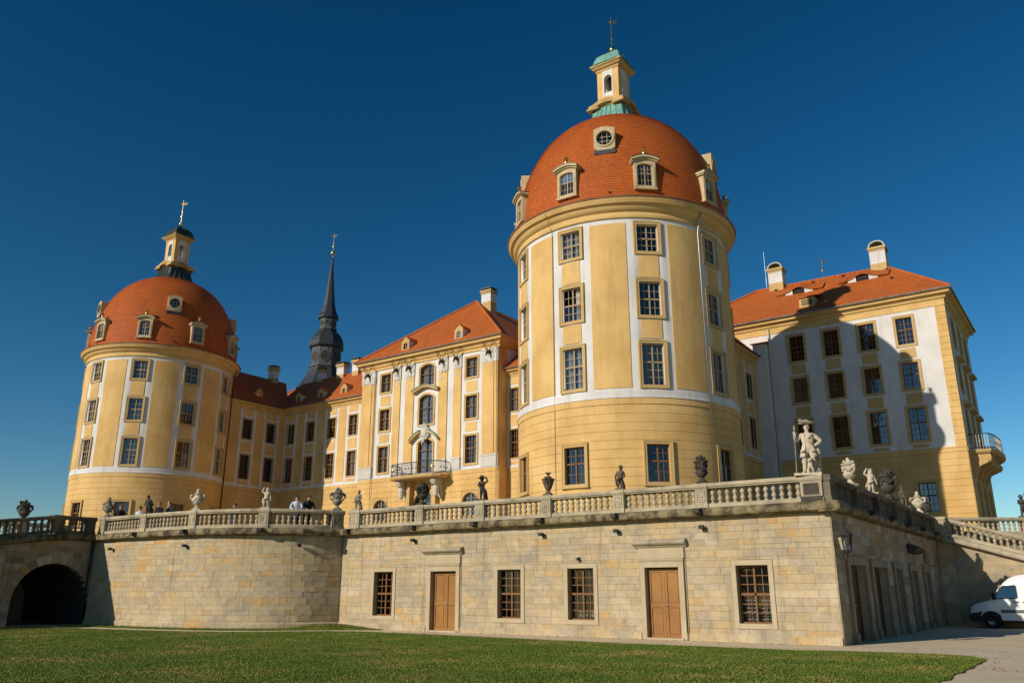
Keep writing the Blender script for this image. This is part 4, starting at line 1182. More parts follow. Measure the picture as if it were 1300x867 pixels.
def pavilion():
    xa, xb, Y = -55.5, -39.5, 54.3
    t = thing('pavilion', 'yellow pavilion with stag heads above pilasters and a central balcony', 'pavilion', (-47.45, Y, FLOOR_Z))
    S = Flat((xa, Y), (xb, Y)); U = lambda X: X - xa
    cx = -47.42
    side = [(-52.45, 1.2), (-42.38, 1.2)]
    holes = []; specs = []
    for X, w in side:
        for z, h in ((19.35, 1.7), (15.75, 1.95), (11.93, 2.32)):
            holes.append((U(X) - w / 2, U(X) + w / 2, z, z + h)); specs.append((X, z, w, h, 0))
    for z, h, rise in ((19.3, 1.95, 0.33), (15.8, 2.65, 0.3), (11.45, 2.98, 0.28)):
        holes.append((U(cx) - 0.82, U(cx) + 0.82, z, z + h)); specs.append((cx, z, 1.64, h, rise))
    m = MB(); wall_grid(m, S, 0, U(xb), 11.42, 21.8, holes); part('wall', m, 'plaster_white', t)
    bh = [(U(X) - 0.78, U(X) + 0.78, 7.6, 9.5) for X in (-52.5, -42.36)] + [(U(cx) - 1.15, U(cx) + 1.15, 4.55, 9.98)]
    rustic_base(t, S, 0, U(xb), 11.42, bh)
    for X, z, w, h, rise in specs: window(t, S, U(X), z, w, h, rise=rise, nlo=3, nup=2, sw=0.17, proud=0.09, sash='sash_brown', curtain=0.7, surround='cornice_yellow', split=0.56 if h < 2.9 else 0.68)
    for X in (-52.5, -42.36): window(t, S, U(X), 7.6, 1.56, 1.9, rise=0.55, nlo=3, nup=2, sw=0.08, proud=0.06, surround='plaster_yellow', sash='sash_cream', curtain=0, d=-0.045)
    window(t, S, U(cx), 4.55, 2.3, 5.43, rise=0.95, nlo=3, nup=2, sw=0.14, proud=0.08, surround='cornice_yellow', sash='sash_cream', curtain=0, split=0.62)
    # returns to the wing behind
    for X, A, B in ((xa, (xa, YF), (xa, Y)), (xb, (xb, Y), (xb, YF))):
        part('side_wall', slab(MB(), Flat(A, B), 0, 1.2, 4.0, 11.42, 0.05), 'plaster_yellow', t)
        part('side_wall', slab(MB(), Flat(A, B), 0, 1.2, 11.42, 21.8, 0.003), 'plaster_yellow', t)
    plain_box(t, [(xb - 0.01, YF), (xb - 0.01, 78), (xa + 0.01, 78), (xa + 0.01, YF)], 4, 22, 'plaster_white', 'rear_wall')
    part('string_course', slab(MB(), S, 0.003, U(xb) - 0.003, 11.40, 11.5, 0.075), 'plaster_white', t)
    pil = [(-55.46, -53.75), (-51.42, -50.6), (-49.95, -48.95), (-46.05, -45.06), (-44.34, -43.5), (-41.22, -39.54)]
    for a, b in pil:
        p = part('pilaster', slab(MB(), S, U(a), U(b), 12.5, 20.35, 0.09), 'plaster_yellow', t)
        if b - a > 1.3: part('pilaster_face', slab(MB(), S, U(a) + 0.42, U(b) - 0.42, 12.52, 20.33, 0.15), 'plaster_yellow', p)
        ped = MB(); slab(ped, S, U(a) - 0.05, U(b) + 0.03, 11.5, 12.36, 0.14); slab(ped, S, U(a) - 0.08, U(b) + 0.035, 12.36, 12.5, 0.18)
        part('pedestal', ped, 'pale_stone', p)
        cp = MB(); slab(cp, S, U(a) - 0.04, U(b) + 0.03, 20.35, 21.5, 0.12); slab(cp, S, U(a) - 0.07, U(b) + 0.034, 21.4, 21.55, 0.17)
        rr = random.Random(a)
        for _ in range(16):   # modelled stucco foliage
            u = U(a) + rr.uniform(0.1, b - a - 0.1); z = rr.uniform(20.3, 21.35)
            q = S.pt(u, z, -0.13); cp.ball(q, rr.uniform(0.05, 0.13), 6, 4, (1.2, 0.6, 1.4))
        for _ in range(5):
            u = (U(a) + U(b)) / 2 + rr.uniform(-0.25, 0.25); z = 20.3 - rr.uniform(0, 0.75)
            cp.ball(S.pt(u, z, -0.1), 0.08, 6, 4, (1, .6, 1.6))
        part('capital', cp, 'stucco', p)
        o = place('stag_head', STAG, t, S.pt((U(a) + U(b)) / 2, 21.1, -0.12), 0)
        for me in ANT: link('antlers', me, o)
    # inner yellow panels under the side windows
    for X, w in side:
        for za, zb in ((14.62, 15.42), (18.05, 19.0)): part('panel', slab(MB(), S, U(X) - 0.6, U(X) + 0.6, za, zb, 0.03), 'plaster_yellow', t)
    # copper covered hood over the middle window and broken pediment with cartouche over the balcony door
    hd = MB(); n = 12; hw = 1.5
    for k in range(n):
        ua, ub = -hw + 2 * hw * k / n, -hw + 2 * hw * (k + 1) / n
        za, zb = [18.66 + 0.42 * math.cos(math.pi * x / hw / 2) ** 1.5 for x in (max(min(ua, hw), -hw), min(ub, hw))]
        hd.prism([(ua, za), (ub, zb), (ub, zb + 0.2), (ua, za + 0.2)], lambda p: (cx + p[0], Y - 0.42, p[1]), lambda p: (cx + p[0], Y + 0.02, p[1]))
    part('hood', hd, 'plaster_ochre', t)
    hc = MB()
    for k in range(n):
        ua, ub = -hw + 2 * hw * k / n, -hw + 2 * hw * (k + 1) / n
        za, zb = [18.86 + 0.42 * math.cos(math.pi * x / hw / 2) ** 1.5 for x in (ua, ub)]
        hc.prism([(ua * 1.03, za + 0.003), (ub * 1.03, zb + 0.003), (ub * 1.03, zb + 0.06), (ua * 1.03, za + 0.06)], lambda p: (cx + p[0], Y - 0.5, p[1]), lambda p: (cx + p[0], Y + 0.02, p[1]))
    part('hood_cover', hc, 'copper_green', t)
    for s in (-1, 1):
        pm = MB(); cv = MB()
        for k in range(6):
            ua, ub = s * (0.45 + 0.2 * k), s * (0.45 + 0.2 * (k + 1))
            za, zb = 15.2 - 0.075 * k - 0.01 * k * k, 15.2 - 0.075 * (k + 1) - 0.01 * (k + 1) ** 2
            q = [(ua, za - 0.2), (ub, zb - 0.2), (ub, zb), (ua, za)]
            pm.prism(q, lambda p: (cx + p[0], Y - 0.42, p[1]), lambda p: (cx + p[0], Y + 0.02, p[1]))
            q2 = [(ua, za + 0.003), (ub, zb + 0.003), (ub, zb + 0.06), (ua, za + 0.06)]
            cv.prism(q2, lambda p: (cx + p[0], Y - 0.5, p[1]), lambda p: (cx + p[0], Y + 0.02, p[1]))
        h_ = part('pediment_half', pm, 'plaster_ochre', t); part('cover', cv, 'copper_green', h_)
    ct = MB(); rr = random.Random(4)
    ct.ball((cx, Y - 0.22, 15.0), 0.42, 12, 8, (0.9, 0.5, 1.15))
    for k in range(12):
        a = 2 * math.pi * k / 12; ct.ball((cx + 0.48 * math.cos(a), Y - 0.2, 15.0 + 0.56 * math.sin(a)), 0.14, 7, 5, (1, .8, 1))
    for k in range(5): ct.ball((cx + rr.uniform(-.3, .3), Y - 0.2, 14.45 - 0.1 * k), 0.15 - 0.02 * k, 7, 5)
    for k in range(3): ct.ball((cx + (k - 1) * 0.22, Y - 0.22, 15.62 + (0.12 if k == 1 else 0)), 0.13, 7, 5)
    part('cartouche', ct, 'pale_stone', t, 'all')
    # balcony on consoles
    bx0, bx1, yf = cx - 2.75, cx + 2.75, Y - 1.75
    outl = [(bx0, Y), (bx0, yf + 0.5), (bx0 + 0.5, yf + 0.12), (cx - 1.2, yf), (cx + 1.2, yf), (bx1 - 0.5, yf + 0.12), (bx1, yf + 0.5), (bx1, Y)]
    b = MB(); run_profile(b, outl, [(0.0, 10.86), (0.06, 10.92), (0.1, 11.02), (0.1, 11.12), (0.0, 11.14)], caps=False)
    b.poly([(x, y, 11.14) for x, y in outl]); b.poly([(x, y, 10.86) for x, y in outl])
    bal = part('balcony', b, 'plaster_ochre', t)
    rail = MB(); rail.tube([(x, y, 12.2) for x, y in outl], 0.035, 6); rail.tube([(x, y, 11.25) for x, y in outl], 0.025, 5)
    part('handrail', rail, 'iron', bal)
    gr = MB()
    for a, c in zip(outl, outl[1:]):
        d = math.hypot(c[0] - a[0], c[1] - a[1]); k = max(2, int(d / 0.13))
        for i in range(k):
            f = i / k; x, y = a[0] + (c[0] - a[0]) * f, a[1] + (c[1] - a[1]) * f
            gr.tube([(x, y, 11.14), (x, y, 12.2)], 0.014, 4)
            if i % 3 == 1:
                gr.ball((x, y, 11.7), 0.07, 6, 4)
    part('railing', gr, 'iron', bal)
    for s in (-1, 1):
        part('gilt_emblem', MB().ball((cx + s * 2.2, yf + 0.05, 11.7), 0.16, 8, 6, (1, .3, 1)), 'gold', bal)
        X = cx + s * 1.95
        c = MB(); prof = [(0, 10.86), (-1.25, 10.86), (-1.3, 10.6), (-1.1, 10.35), (-0.7, 10.25), (-0.35, 9.9), (-0.15, 9.3), (0, 9.2)]
        c.prism(prof, lambda p: (X - 0.2, Y + p[0], p[1]), lambda p: (X + 0.2, Y + p[0], p[1]))
        for dx in (-0.24, 0.24): c.ball((X + dx * .8, Y - 1.05, 10.62), 0.22, 8, 6, (.5, 1, 1))
        part('console', c, 'pale_stone', bal)
        part('console_drop', MB().lathe([(0.05, 0), (0.2, 0.1), (0.24, 0.4), (0.3, 0.7), (0.2, 0.85), (0.22, 0.95)], 12, (X, Y - 0.75, 9.3)), 'pale_stone', bal, True)
        part('pier', MB().box(cx + s * 1.45 - 0.22, cx + s * 1.45 + 0.22, Y - 0.5, Y - 0.052, 4.5, 10.86), 'plaster_ochre', t)
    # main cornice and hipped roof
    part('frieze', run_profile(MB(), [(xa - 0.02, YF), (xa - 0.02, Y), (xb + 0.02, Y), (xb + 0.02, YF)], [(0, 21.56), (0.1, 21.56), (0.1, 21.72), (0, 21.8)], caps=False), 'plaster_yellow', t)
    part('cornice', run_profile(MB(), [(xa, 63), (xa, Y), (xb, Y), (xb, 63)], CORNICE(21.78, 22.5, 0.62)), 'cornice_yellow', t)
    e = 0.7; A = (-47.45, 61.4, 29.3); ym = 80; zE = 22.48
    rf = MB()
    roof_face(rf, [(xa - e, Y - e, zE), (xb + e, Y - e, zE), A])
    roof_face(rf, [(xb + e, Y - e, zE), (xb + e, ym, zE), (A[0], ym, A[2]), A])
    roof_face(rf, [(xa - e, ym, zE), (xa - e, Y - e, zE), A, (A[0], ym, A[2])])
    r = part('roof', rf, 'roof_tile', t)
    hip = MB()
    for c in ((xa - e, Y - e, zE), (xb + e, Y - e, zE)):
        for k in range(26):
            f0, f1 = k / 26, (k + 0.93) / 26
            p0 = [c[i] + (A[i] - c[i]) * f0 for i in range(3)]; p1 = [c[i] + (A[i] - c[i]) * f1 for i in range(3)]
            hip.tube([(p0[0], p0[1], p0[2] + 0.03), (p1[0], p1[1], p1[2] + 0.05)], [0.1, 0.12], 6)
    o = part('hip_tiles', hip, 'roof_tile', r); o['kind'] = 'stuff'
    part('gutter', MB().tube([(xa - e, YF, zE), (xa - e, Y - e, zE), (xb + e, Y - e, zE), (xb + e, YF, zE)], 0.06, 6), 'zinc', t)
    for X in (-50.2, -43.9): roof_dormer(r, X, Y - 0.05, 23.0, 0, 0.95, 1.0, 1.6)
    chimney(r, -46.3, 61.9, 28.2, 30.2, 1.15, 1.0)
    chimney(r, -53.4, 60.5, 23.6, 26.3, 0.9, 0.9)
    # rainwater pipes
    for X in (-53.72, -39.6): part('downpipe', MB().tube([(X, Y - 0.2, 21.7), (X, Y - 0.2, 4.6)], 0.022, 6), 'iron', t)
    return t
pavilion()

# --- white house beyond the tower, with hipped roof, and its twin that carries the spire
def hip_house(label, xa, xb, ya, yb, ridge, cols, right_cols, chim, mirror=False):
    t = thing('hipped_house', label, 'house', ((xa + xb) / 2, ya, FLOOR_Z))
    S = Flat((xa, ya), (xb, ya)); U = lambda X: X - xa
    rows = ((19.22, 2.05), (15.85, 1.95), (12.05, 2.35)); ww = 1.12
    holes = [(U(X) - ww / 2, U(X) + ww / 2, z, z + h) for X in cols for z, h in rows]
    m = MB(); wall_grid(m, S, 0, U(xb), 11.36, 21.9, holes); part('wall', m, 'plaster_white', t)
    bh = [(U(X) - 0.57, U(X) + 0.57, 7.0, 9.02) for X in (cols[-1],)] if not mirror else []
    rustic_base(t, S, 0, U(xb), 11.36, bh)
    part('string_course', slab(MB(), S, 0.003, U(xb) - 0.003, 11.30, 11.4, 0.11), 'plaster_yellow', t)
    for X in cols:
        for z, h in rows: window(t, S, U(X), z, ww, h, nlo=3, nup=2, sw=0.19, proud=0.07, sash='sash_brown', curtain=0.25)
        for za, zb in ((18.13, 18.92), (14.7, 15.5), (11.52, 11.74)): part('panel', slab(MB(), S, U(X) - 0.55, U(X) + 0.55, za, zb, 0.03), 'plaster_ochre', t)
    if not mirror: window(t, S, U(cols[-1]), 7.0, 1.14, 2.02, nlo=2, nup=2, sw=0.18, proud=0.08, sash='sash_dark', curtain=0.0, d=-0.045)
    # rusticated corner strip
    z = 11.36
    while z < 21.7:
        part('quoin', slab(MB(), S, U(xb) - 0.66, U(xb) + 0.035, z + 0.012, min(z + 0.47, 21.75) - 0.012, 0.05), 'plaster_yellow', t); z += 0.47
    # side facing away from the sun
    R = Flat((xb, ya), (xb, yb)); V = lambda Y: Y - ya
    hs = [(V(Y) - 0.56, V(Y) + 0.56, z, z + h) for Y in right_cols for z, h in rows]
    m = MB(); wall_grid(m, R, 0, yb - ya, 11.36, 21.9, hs); part('wall', m, 'plaster_white', t)
    rustic_base(t, R, 0, yb - ya, 11.36, [(V(Y) - 0.5, V(Y) + 0.5, 6.2, 9.0) for Y in right_cols])
    for Y in right_cols:
        for j, (z, h) in enumerate(rows):
            w_ = window(t, R, V(Y), z, 1.12, h, nlo=3, nup=2, sw=0.19, proud=0.07, sash='sash_dark', curtain=0.2)
            if j > 0:
                hd = MB(); slab(hd, R, V(Y) - 0.95, V(Y) + 0.95, z + h + 0.32, z + h + 0.5, 0.42); slab(hd, R, V(Y) - 0.75, V(Y) + 0.75, z + h + 0.24, z + h + 0.32, 0.25)
                part('window_hood', hd, 'plaster_ochre', t)
        window(t, R, V(Y), 6.2, 1.0, 2.8, nlo=3, nup=2, sw=0.14, proud=0.08, sash='sash_dark', curtain=0, d=-0.045)
    part('quoin', slab(MB(), R, 0.004, 0.62, 11.4, 21.75, 0.03), 'plaster_ochre', t)
    plain_box(t, [(xb, yb), (xa, yb), (xa, ya)], 4.0, 21.9, 'plaster_white', 'rear_wall')
    part('frieze', run_profile(MB(), [(xa, ya), (xb, ya), (xb, yb)], [(0, 21.76), (0.05, 21.76), (0.05, 22.12), (0, 22.16)], caps=False), 'plaster_yellow', t)
    part('cornice', run_profile(MB(), [(xa, ya), (xb, ya), (xb, yb), (xa, yb)], CORNICE(22.22, 22.86, 0.6), closed=True), 'cornice_yellow', t)
    e = 0.68; zE = 22.86; ra, rb_ = ridge[0], ridge[1]
    c = [(xa - e, ya - e, zE), (xb + e, ya - e, zE), (xb + e, yb + e, zE), (xa - e, yb + e, zE)]
    rf = MB()
    roof_face(rf, [c[0], c[1], rb_, ra]); roof_face(rf, [c[1], c[2], rb_]); roof_face(rf, [c[2], c[3], ra, rb_]); roof_face(rf, [c[3], c[0], ra])
    r = part('roof', rf, 'roof_tile', t)
    hip = MB()
    for a, b in ((ra, rb_), (c[1], rb_), (c[0], ra), (c[2], rb_)):
        d = math.dist(a, b); n = int(d / 0.4)
        for k in range(n):
            p0 = [a[i] + (b[i] - a[i]) * k / n for i in range(3)]; p1 = [a[i] + (b[i] - a[i]) * (k + .93) / n for i in range(3)]
            hip.tube([(p0[0], p0[1], p0[2] + 0.03), (p1[0], p1[1], p1[2] + 0.05)], [0.1, 0.12], 6)
    o = part('ridge_tiles', hip, 'roof_tile', r); o['kind'] = 'stuff'
    part('gutter', MB().tube([c[0], c[1], c[2]], 0.07, 6), 'zinc', t)
    for a in chim: chimney(r, *a, arched=True)
    # eyebrow dormers and one small hipped skylight
    def roof_pt(x, f):
        z = zE + (ra[2] - zE) * f; y = ya - e + (ra[1] - ya + e) * f
        return Vector((x, y, z))
    if not mirror:
        for x, f in ((-18.15, 0.68), (-12.95, 0.70)):
            p = roof_pt(x, f); n = 24; hw = 2.0
            def zc(s): return 0.5 * math.exp(-(s / 0.75) ** 2)
            m = MB(); ro = []; rw = []
            sl = Vector((0, ra[1] - ya + e, ra[2] - zE)).normalized()
            for k in range(n + 1):
                s = -hw + 2 * hw * k / n; q = p + Vector((s, -0.25 * math.exp(-(s / 0.9) ** 2), -0.1 * math.exp(-(s / 0.9) ** 2) + zc(s) * 0.9 + 0.03))
                ro.append(tuple(q)); rw.append(tuple(p + Vector((s, 0, 0.02)) + sl * (1.4 + zc(s) * 2)))
            roofm = MB().grid([ro, [tuple(Vector(a).lerp(Vector(b), .5) + Vector((0, 0, .06))) for a, b in zip(ro, rw)], rw], False, [[(s_[0], 0) for s_ in ro], [(s_[0], .8) for s_ in ro], [(s_[0], 1.6) for s_ in ro]])
            eb = part('eyebrow_dormer', roofm, 'roof_tile', r, True)
            fm = MB()
            for k in range(n):
                if abs(-hw + 2 * hw * (k + .5) / n) < 1.25:
                    a, b = ro[k], ro[k + 1]
                    dk = abs(-hw + 2 * hw * (k + .5) / n) < 0.42
                    if not dk: fm.poly([(a[0], a[1] + .12, a[2] - 0.55), (b[0], b[1] + .12, b[2] - 0.55), (b[0], b[1] + .06, b[2] - 0.03), (a[0], a[1] + .06, a[2] - 0.03)])
            part('dormer_front', fm, 'plaster_white', eb)
            part('pane', MB().poly([(p.x - .44, p.y - 0.05, p.z - .2), (p.x + .44, p.y - 0.05, p.z - .2), (p.x + .38, p.y - .05, p.z + .3), (p.x - .38, p.y - .05, p.z + .3)]), 'interior_shade', eb)
        p = roof_pt(-16.7, 0.2)
        m = MB().box(p.x - 0.62, p.x + 0.62, p.y - 0.2, p.y + 1.5, p.z - 0.3, p.z + 0.62)
        d = part('dormer', m, 'plaster_ochre', r)
        part('pane', MB().box(p.x - 0.42, p.x + 0.42, p.y - 0.215, p.y - 0.19, p.z - 0.02, p.z + 0.45), 'old_glass', d)
        f = MB()
        for x in (-0.2, 0.0, 0.2): f.box(p.x + x - .015, p.x + x + .015, p.y - 0.24, p.y - 0.2, p.z - 0.02, p.z + 0.45)
        f.box(p.x - .42, p.x + .42, p.y - .241, p.y - .2, p.z + .2, p.z + .235)
        part('frame', f, 'sash_cream', d)
        rm = MB(); q = [(p.x - .78, p.y - .35, p.z + .6), (p.x + .78, p.y - .35, p.z + .6), (p.x + .78, p.y + 2.3, p.z + 1.45), (p.x - .78, p.y + 2.3, p.z + 1.45)]
        rm.prism([0, 1, 2, 3], lambda i: q[i], lambda i: (q[i][0], q[i][1], q[i][2] + 0.08))
        part('dormer_roof', rm, 'roof_tile', d)
        for x, f in ((-20.5, .9), (-14.8, .94), (-10.6, .55), (-11.2, .86), (-17.3, .93)):
            p = roof_pt(x, f); part('vent_tile', MB().box(p.x - .1, p.x + .1, p.y - .12, p.y + .1, p.z - .02, p.z + .09), 'dark_stone', r)
    return t, S, R, r
house, HS, HR, hroof = hip_house('white-walled house with orange hipped roof, the tower shadow across its front', -29.5, -6.9, 64.8, 77.0, ((-22.5, 70.9, 27.9), (-11.4, 70.9, 27.75)), [-17.75, -15.08, -12.42, -9.75], [67.6, 70.9, 74.2],
    [(-20.5, 70.9, 27.2, 29.5, 1.25, 1.1), (-11.85, 70.9, 27.0, 29.45, 1.25, 1.1)])
m = MB().tube([(-19.85, 64.66, 22.2), (-19.85, 64.66, 21.2), (-19.85, 64.66, 4.6)], 0.075, 8)
part('downpipe', m, 'pale_stone', house)
sh = part('stair_shaft', MB().box(-21.0, -20.0, 63.9, 64.9, 4.5, 20.85), 'plaster_white', house)
part('shaft_roof', MB().prism([(-0.12, 0), (1.12, 0), (1.12, 0.12), (-0.12, 0.12)], lambda p: (-21.0 + p[0], 63.75, 20.8 + p[1]), lambda p: (-21.0 + p[0], 64.9, 21.15 + p[1])), 'roof_tile', sh)
part('aerial', MB().tube([(-21.5, 70.9, 27.8), (-21.5, 70.9, 31.6)], 0.012, 5), 'zinc', hroof)
weather_vane(house, -16.5, 70.9, 27.8, 29.9, 28.6, 0.12, 'steel')
part('roof_hatch', MB().box(-8.6, -7.6, 66.6, 67.6, 23.2, 24.3), 'roof_tile', hroof)
# balcony on the shaded flank
b = MB(); ol = [(-6.9, 66.0), (-5.65, 66.0), (-5.35, 67.0), (-5.2, 69.5), (-5.35, 72.0), (-5.65, 73.0), (-6.9, 73.0)]
run_profile(b, ol, [(0, 10.95), (0.1, 11.05), (0.16, 11.2), (0.0, 11.24)], caps=False); b.poly([(x, y, 11.24) for x, y in ol]); b.poly([(x, y, 10.95) for x, y in ol])
bal = part('balcony', b, 'plaster_ochre', house)
part('handrail', MB().tube([(x, y, 12.3) for x, y in ol], 0.04, 6).tube([(x, y, 11.36) for x, y in ol], 0.03, 5), 'iron', bal)
rl = MB()
for a, c in zip(ol, ol[1:]):
    d = math.dist(a, c); k = max(2, int(d / 0.16))
    for i in range(k):
        f = i / k; x, y = a[0] + (c[0] - a[0]) * f, a[1] + (c[1] - a[1]) * f; rl.tube([(x, y, 11.24), (x, y, 12.3)], 0.018, 4)
        if i % 2 == 0: rl.ball((x, y, 11.8), 0.06, 6, 4)
part('railing', rl, 'pale_stone', bal)
for y in (66.35, 68.6, 70.6, 72.7):
    c = MB(); c.prism([(0, 10.95), (1.2, 10.95), (1.28, 10.7), (1.0, 10.3), (0.5, 10.1), (0.2, 9.4), (0, 9.2)], lambda p: (-6.9 + p[0], y - 0.22, p[1]), lambda p: (-6.9 + p[0], y + 0.22, p[1]))
    c.ball((-5.85, y, 10.6), 0.3, 8, 6, (1, .9, 1))
    part('console', c, 'plaster_ochre', bal)  # darker ochre than the pale railing, shading put into the colour
chapel, CS, CR, croof = hip_house('yellow and white chapel house under the dark slate spire', -87.5, -66.0, 64.8, 77.0, ((-83.0, 70.9, 27.75), (-71.5, 70.9, 27.9)), [-84.6, -81.9, -79.2, -76.5], [67.6, 70.9, 74.2], [], mirror=True)

# ------------------------------------------------------------------ slate spire
def spire():
    x, y = -79.55, 70.9
    t = thing('spire', 'slender dark slate spire with gilded ball and weather vane above the roofs', 'spire', (x, y, 27.0))
    def oct_rows(pr):
        return [[(x + r / math.cos(math.pi / 8) * math.cos(math.pi / 8 + math.pi / 4 * k), y + r / math.cos(math.pi / 8) * math.sin(math.pi / 8 + math.pi / 4 * k), z) for k in range(8)] for r, z in pr]
    part('skirt', MB().grid(oct_rows([(3.4, 26.4), (2.9, 27.1), (2.4, 28.0), (2.05, 28.9), (1.95, 29.3)]), True), 'slate', t)
    part('bell_stage', MB().grid(oct_rows([(1.98, 29.3), (2.08, 29.36), (2.08, 29.5), (1.82, 29.52), (1.82, 32.0)]), True), 'slate_panel', t)
    part('roof', MB().grid(oct_rows([(1.82, 32.0), (2.15, 32.1), (2.2, 32.3), (2.12, 32.8), (1.9, 33.4), (1.55, 33.95), (1.2, 34.3), (1.05, 34.6)]), True), 'slate', t)
    part('upper_stage', MB().grid(oct_rows([(1.14, 34.6), (1.14, 34.75), (1.0, 34.78), (1.0, 36.1)]), True), 'slate_panel', t)
    part('needle', MB().grid(oct_rows([(1.0, 36.1), (1.3, 36.2), (1.28, 36.4), (1.0, 37.0), (0.75, 38.0), (0.55, 39.6), (0.36, 41.6), (0.2, 43.6), (0.1, 45.0)]), True), 'slate', t)
    for (z0, z1, r, rr_, zc, arch) in ((29.6, 31.9, 1.82, 0.52, 30.7, True), (34.85, 36.0, 1.0, 0.26, 35.45, False)):
        for k in range(8):
            a = math.pi / 4 * k; c, s = math.cos(a), math.sin(a)
            M = Matrix.Translation((x + c * r, y + s * r, 0)) @ Matrix.Rotation(a + math.pi / 2, 4, 'Z')
            n = 16; ring = MB()
            sc = 1.25 if arch else 1.0
            for j in range(n):
                a0, a1 = 2 * math.pi * j / n, 2 * math.pi * (j + 1) / n
                q = [(math.cos(a0) * rr_, math.sin(a0) * rr_ * sc), (math.cos(a1) * rr_, math.sin(a1) * rr_ * sc), (math.cos(a1) * rr_ * 1.2, math.sin(a1) * rr_ * 1.2 * sc), (math.cos(a0) * rr_ * 1.2, math.sin(a0) * rr_ * 1.2 * sc)]
                ring.prism(q, lambda p: (p[0], -0.08, zc + p[1]), lambda p: (p[0], 0.02, zc + p[1]))
            o = part('louvre_ring', ring.xf(M), 'pale_stone' if False else 'slate_panel', t)
            part('louvre', MB().poly([(rr_ * math.cos(2 * math.pi * j / n), -0.02, zc + rr_ * sc * math.sin(2 * math.pi * j / n)) for j in range(n)]).xf(M), 'dark_stone', o)
            if arch:
                sl = MB()
                for j in range(6):
                    zz = zc - 0.5 + 0.19 * j; hw = rr_ * math.sqrt(max(0.02, 1 - ((zz - zc) / (rr_ * sc)) ** 2))
                    sl.box(-hw, hw, -0.06, -0.025, zz - 0.04, zz + 0.04)
                part('louvre_slats', sl.xf(M), 'slate', o)
                part('clock_boss', MB().lathe([(0.3, 0), (0.34, 0.06), (0.2, 0.08)], 14).xf(M @ Matrix.Translation((0, 0, 31.65)) @ Matrix.Rotation(math.pi / 2, 4, 'X')), 'slate_panel', o)
    weather_vane(t, x, y, 44.6, 48.6, 45.6, 0.32)
spire()

# ------------------------------------------------------------------ terrace masonry
CAMV = Vector((0, 0, 1.65))
def stone_mesh(S, ua, ub, za, zb, proud, rr, mb=None):
    own = mb is None
    if own: mb = MB()
    c = 0.006; g = 0.002
    j = lambda: rr.uniform(-0.003, 0.003)
    a, b, p, q = ua + g, ub - g, za + g, zb - g
    back = [S.pt(a, p, 0.05), S.pt(b, p, 0.05), S.pt(b, q, 0.05), S.pt(a, q, 0.05)]
    mid = [S.pt(a, p, -proud + c), S.pt(b, p, -proud + c), S.pt(b, q, -proud + c), S.pt(a, q, -proud + c)]
    fr = [S.pt(a + c + j(), p + c + j(), -proud), S.pt(b - c + j(), p + c + j(), -proud + j()), S.pt(b - c + j(), q - c + j(), -proud), S.pt(a + c + j(), q - c + j(), -proud + j())]
    for r0, r1 in ((back, mid), (mid, fr)):
        for k in range(4):
            k2 = (k + 1) % 4; mb.poly([r0[k], r0[k2], r1[k2], r1[k]])
    mb.poly(fr)
    return mb
def ashlar(t, S, u0, u1, z0, ztop, holes, mat, seed, nmax=300, rowh=(0.26, 0.36), lens=(0.5, 1.15), marks=(), arch=None):
    """ztop(u) gives the wall head; holes block stones; marks are heights where a bed joint must fall"""
    rr = random.Random(seed); zt = max(ztop(u0), ztop(u1))
    zs = [z0]
    ms = sorted(m for m in marks if z0 < m < zt) + [zt]
    for mk in ms:
        n = max(1, round((mk - zs[-1]) / (sum(rowh) / 2)))
        step = (mk - zs[-1]) / n; base = zs[-1]
        for k in range(1, n): zs.append(base + step * k + rr.uniform(-0.065, 0.065))
        zs.append(mk)
    todo = []
    for za, zb in zip(zs, zs[1:]):
        zm = (za + zb) / 2
        bl = [(a, b) for a, b, c, e in holes if c < zm < e]
        if arch:
            cu, r, sp = arch
            if zm < sp: bl.append((cu - r, cu + r))
            elif zm - sp < r: bl.append((cu - math.sqrt(r * r - (zm - sp) ** 2), cu + math.sqrt(r * r - (zm - sp) ** 2)))
        bl.sort(); segs = []; c = u0
        for a, b in bl:
            if a > c: segs.append((c, a))
            c = max(c, b)
        if c < u1: segs.append((c, u1))
        for a, b in segs:
            u = a; first = True
            while u < b - 1e-6:
                L_ = rr.uniform(*lens) * (0.6 if first and rr.random() < 0.5 else 1); first = False
                e = u + L_
                if b - e < lens[0] * 0.5: e = b
                top = min(zb, ztop((u + e) / 2))
                if top - za > 0.06: todo.append((u, e, za, top))
                u = e
    def show(s):
        p = Vector(S.pt((s[0] + s[1]) / 2, (s[2] + s[3]) / 2)); return (s[1] - s[0]) * (s[3] - s[2]) / (p - CAMV).length_squared
    todo.sort(key=show, reverse=True)
    rest = MB()
    for i, s in enumerate(todo):
        pr = rr.uniform(0.0, 0.012)
        if i < nmax: part('stone', stone_mesh(S, *s, pr, rr), mat, t, merge=False)
        else: stone_mesh(S, *s, pr, rr, rest)
    if rest.v:
        o = part('stone_courses', rest, mat, t, merge=True); o['kind'] = 'stuff'
def sweep(mb, S, ua, ub, prof, zf=lambda u: 0):
    """closed profile of (d, z) carried along the surface"""
    f = S.us(ua, ub); rows = [[S.pt(u, z + zf(u), d) for d, z in prof] for u in f]
    mb.grid(rows, True); mb.poly(rows[0]); mb.poly(list(reversed(rows[-1])))
    return mb
COPING = [(0.02, 4.21), (-0.14, 4.22), (-0.29, 4.24), (-0.37, 4.28), (-0.405, 4.36), (-0.395, 4.44), (-0.34, 4.52), (-0.22, 4.57), (0.3, 4.57), (0.3, 4.21)]
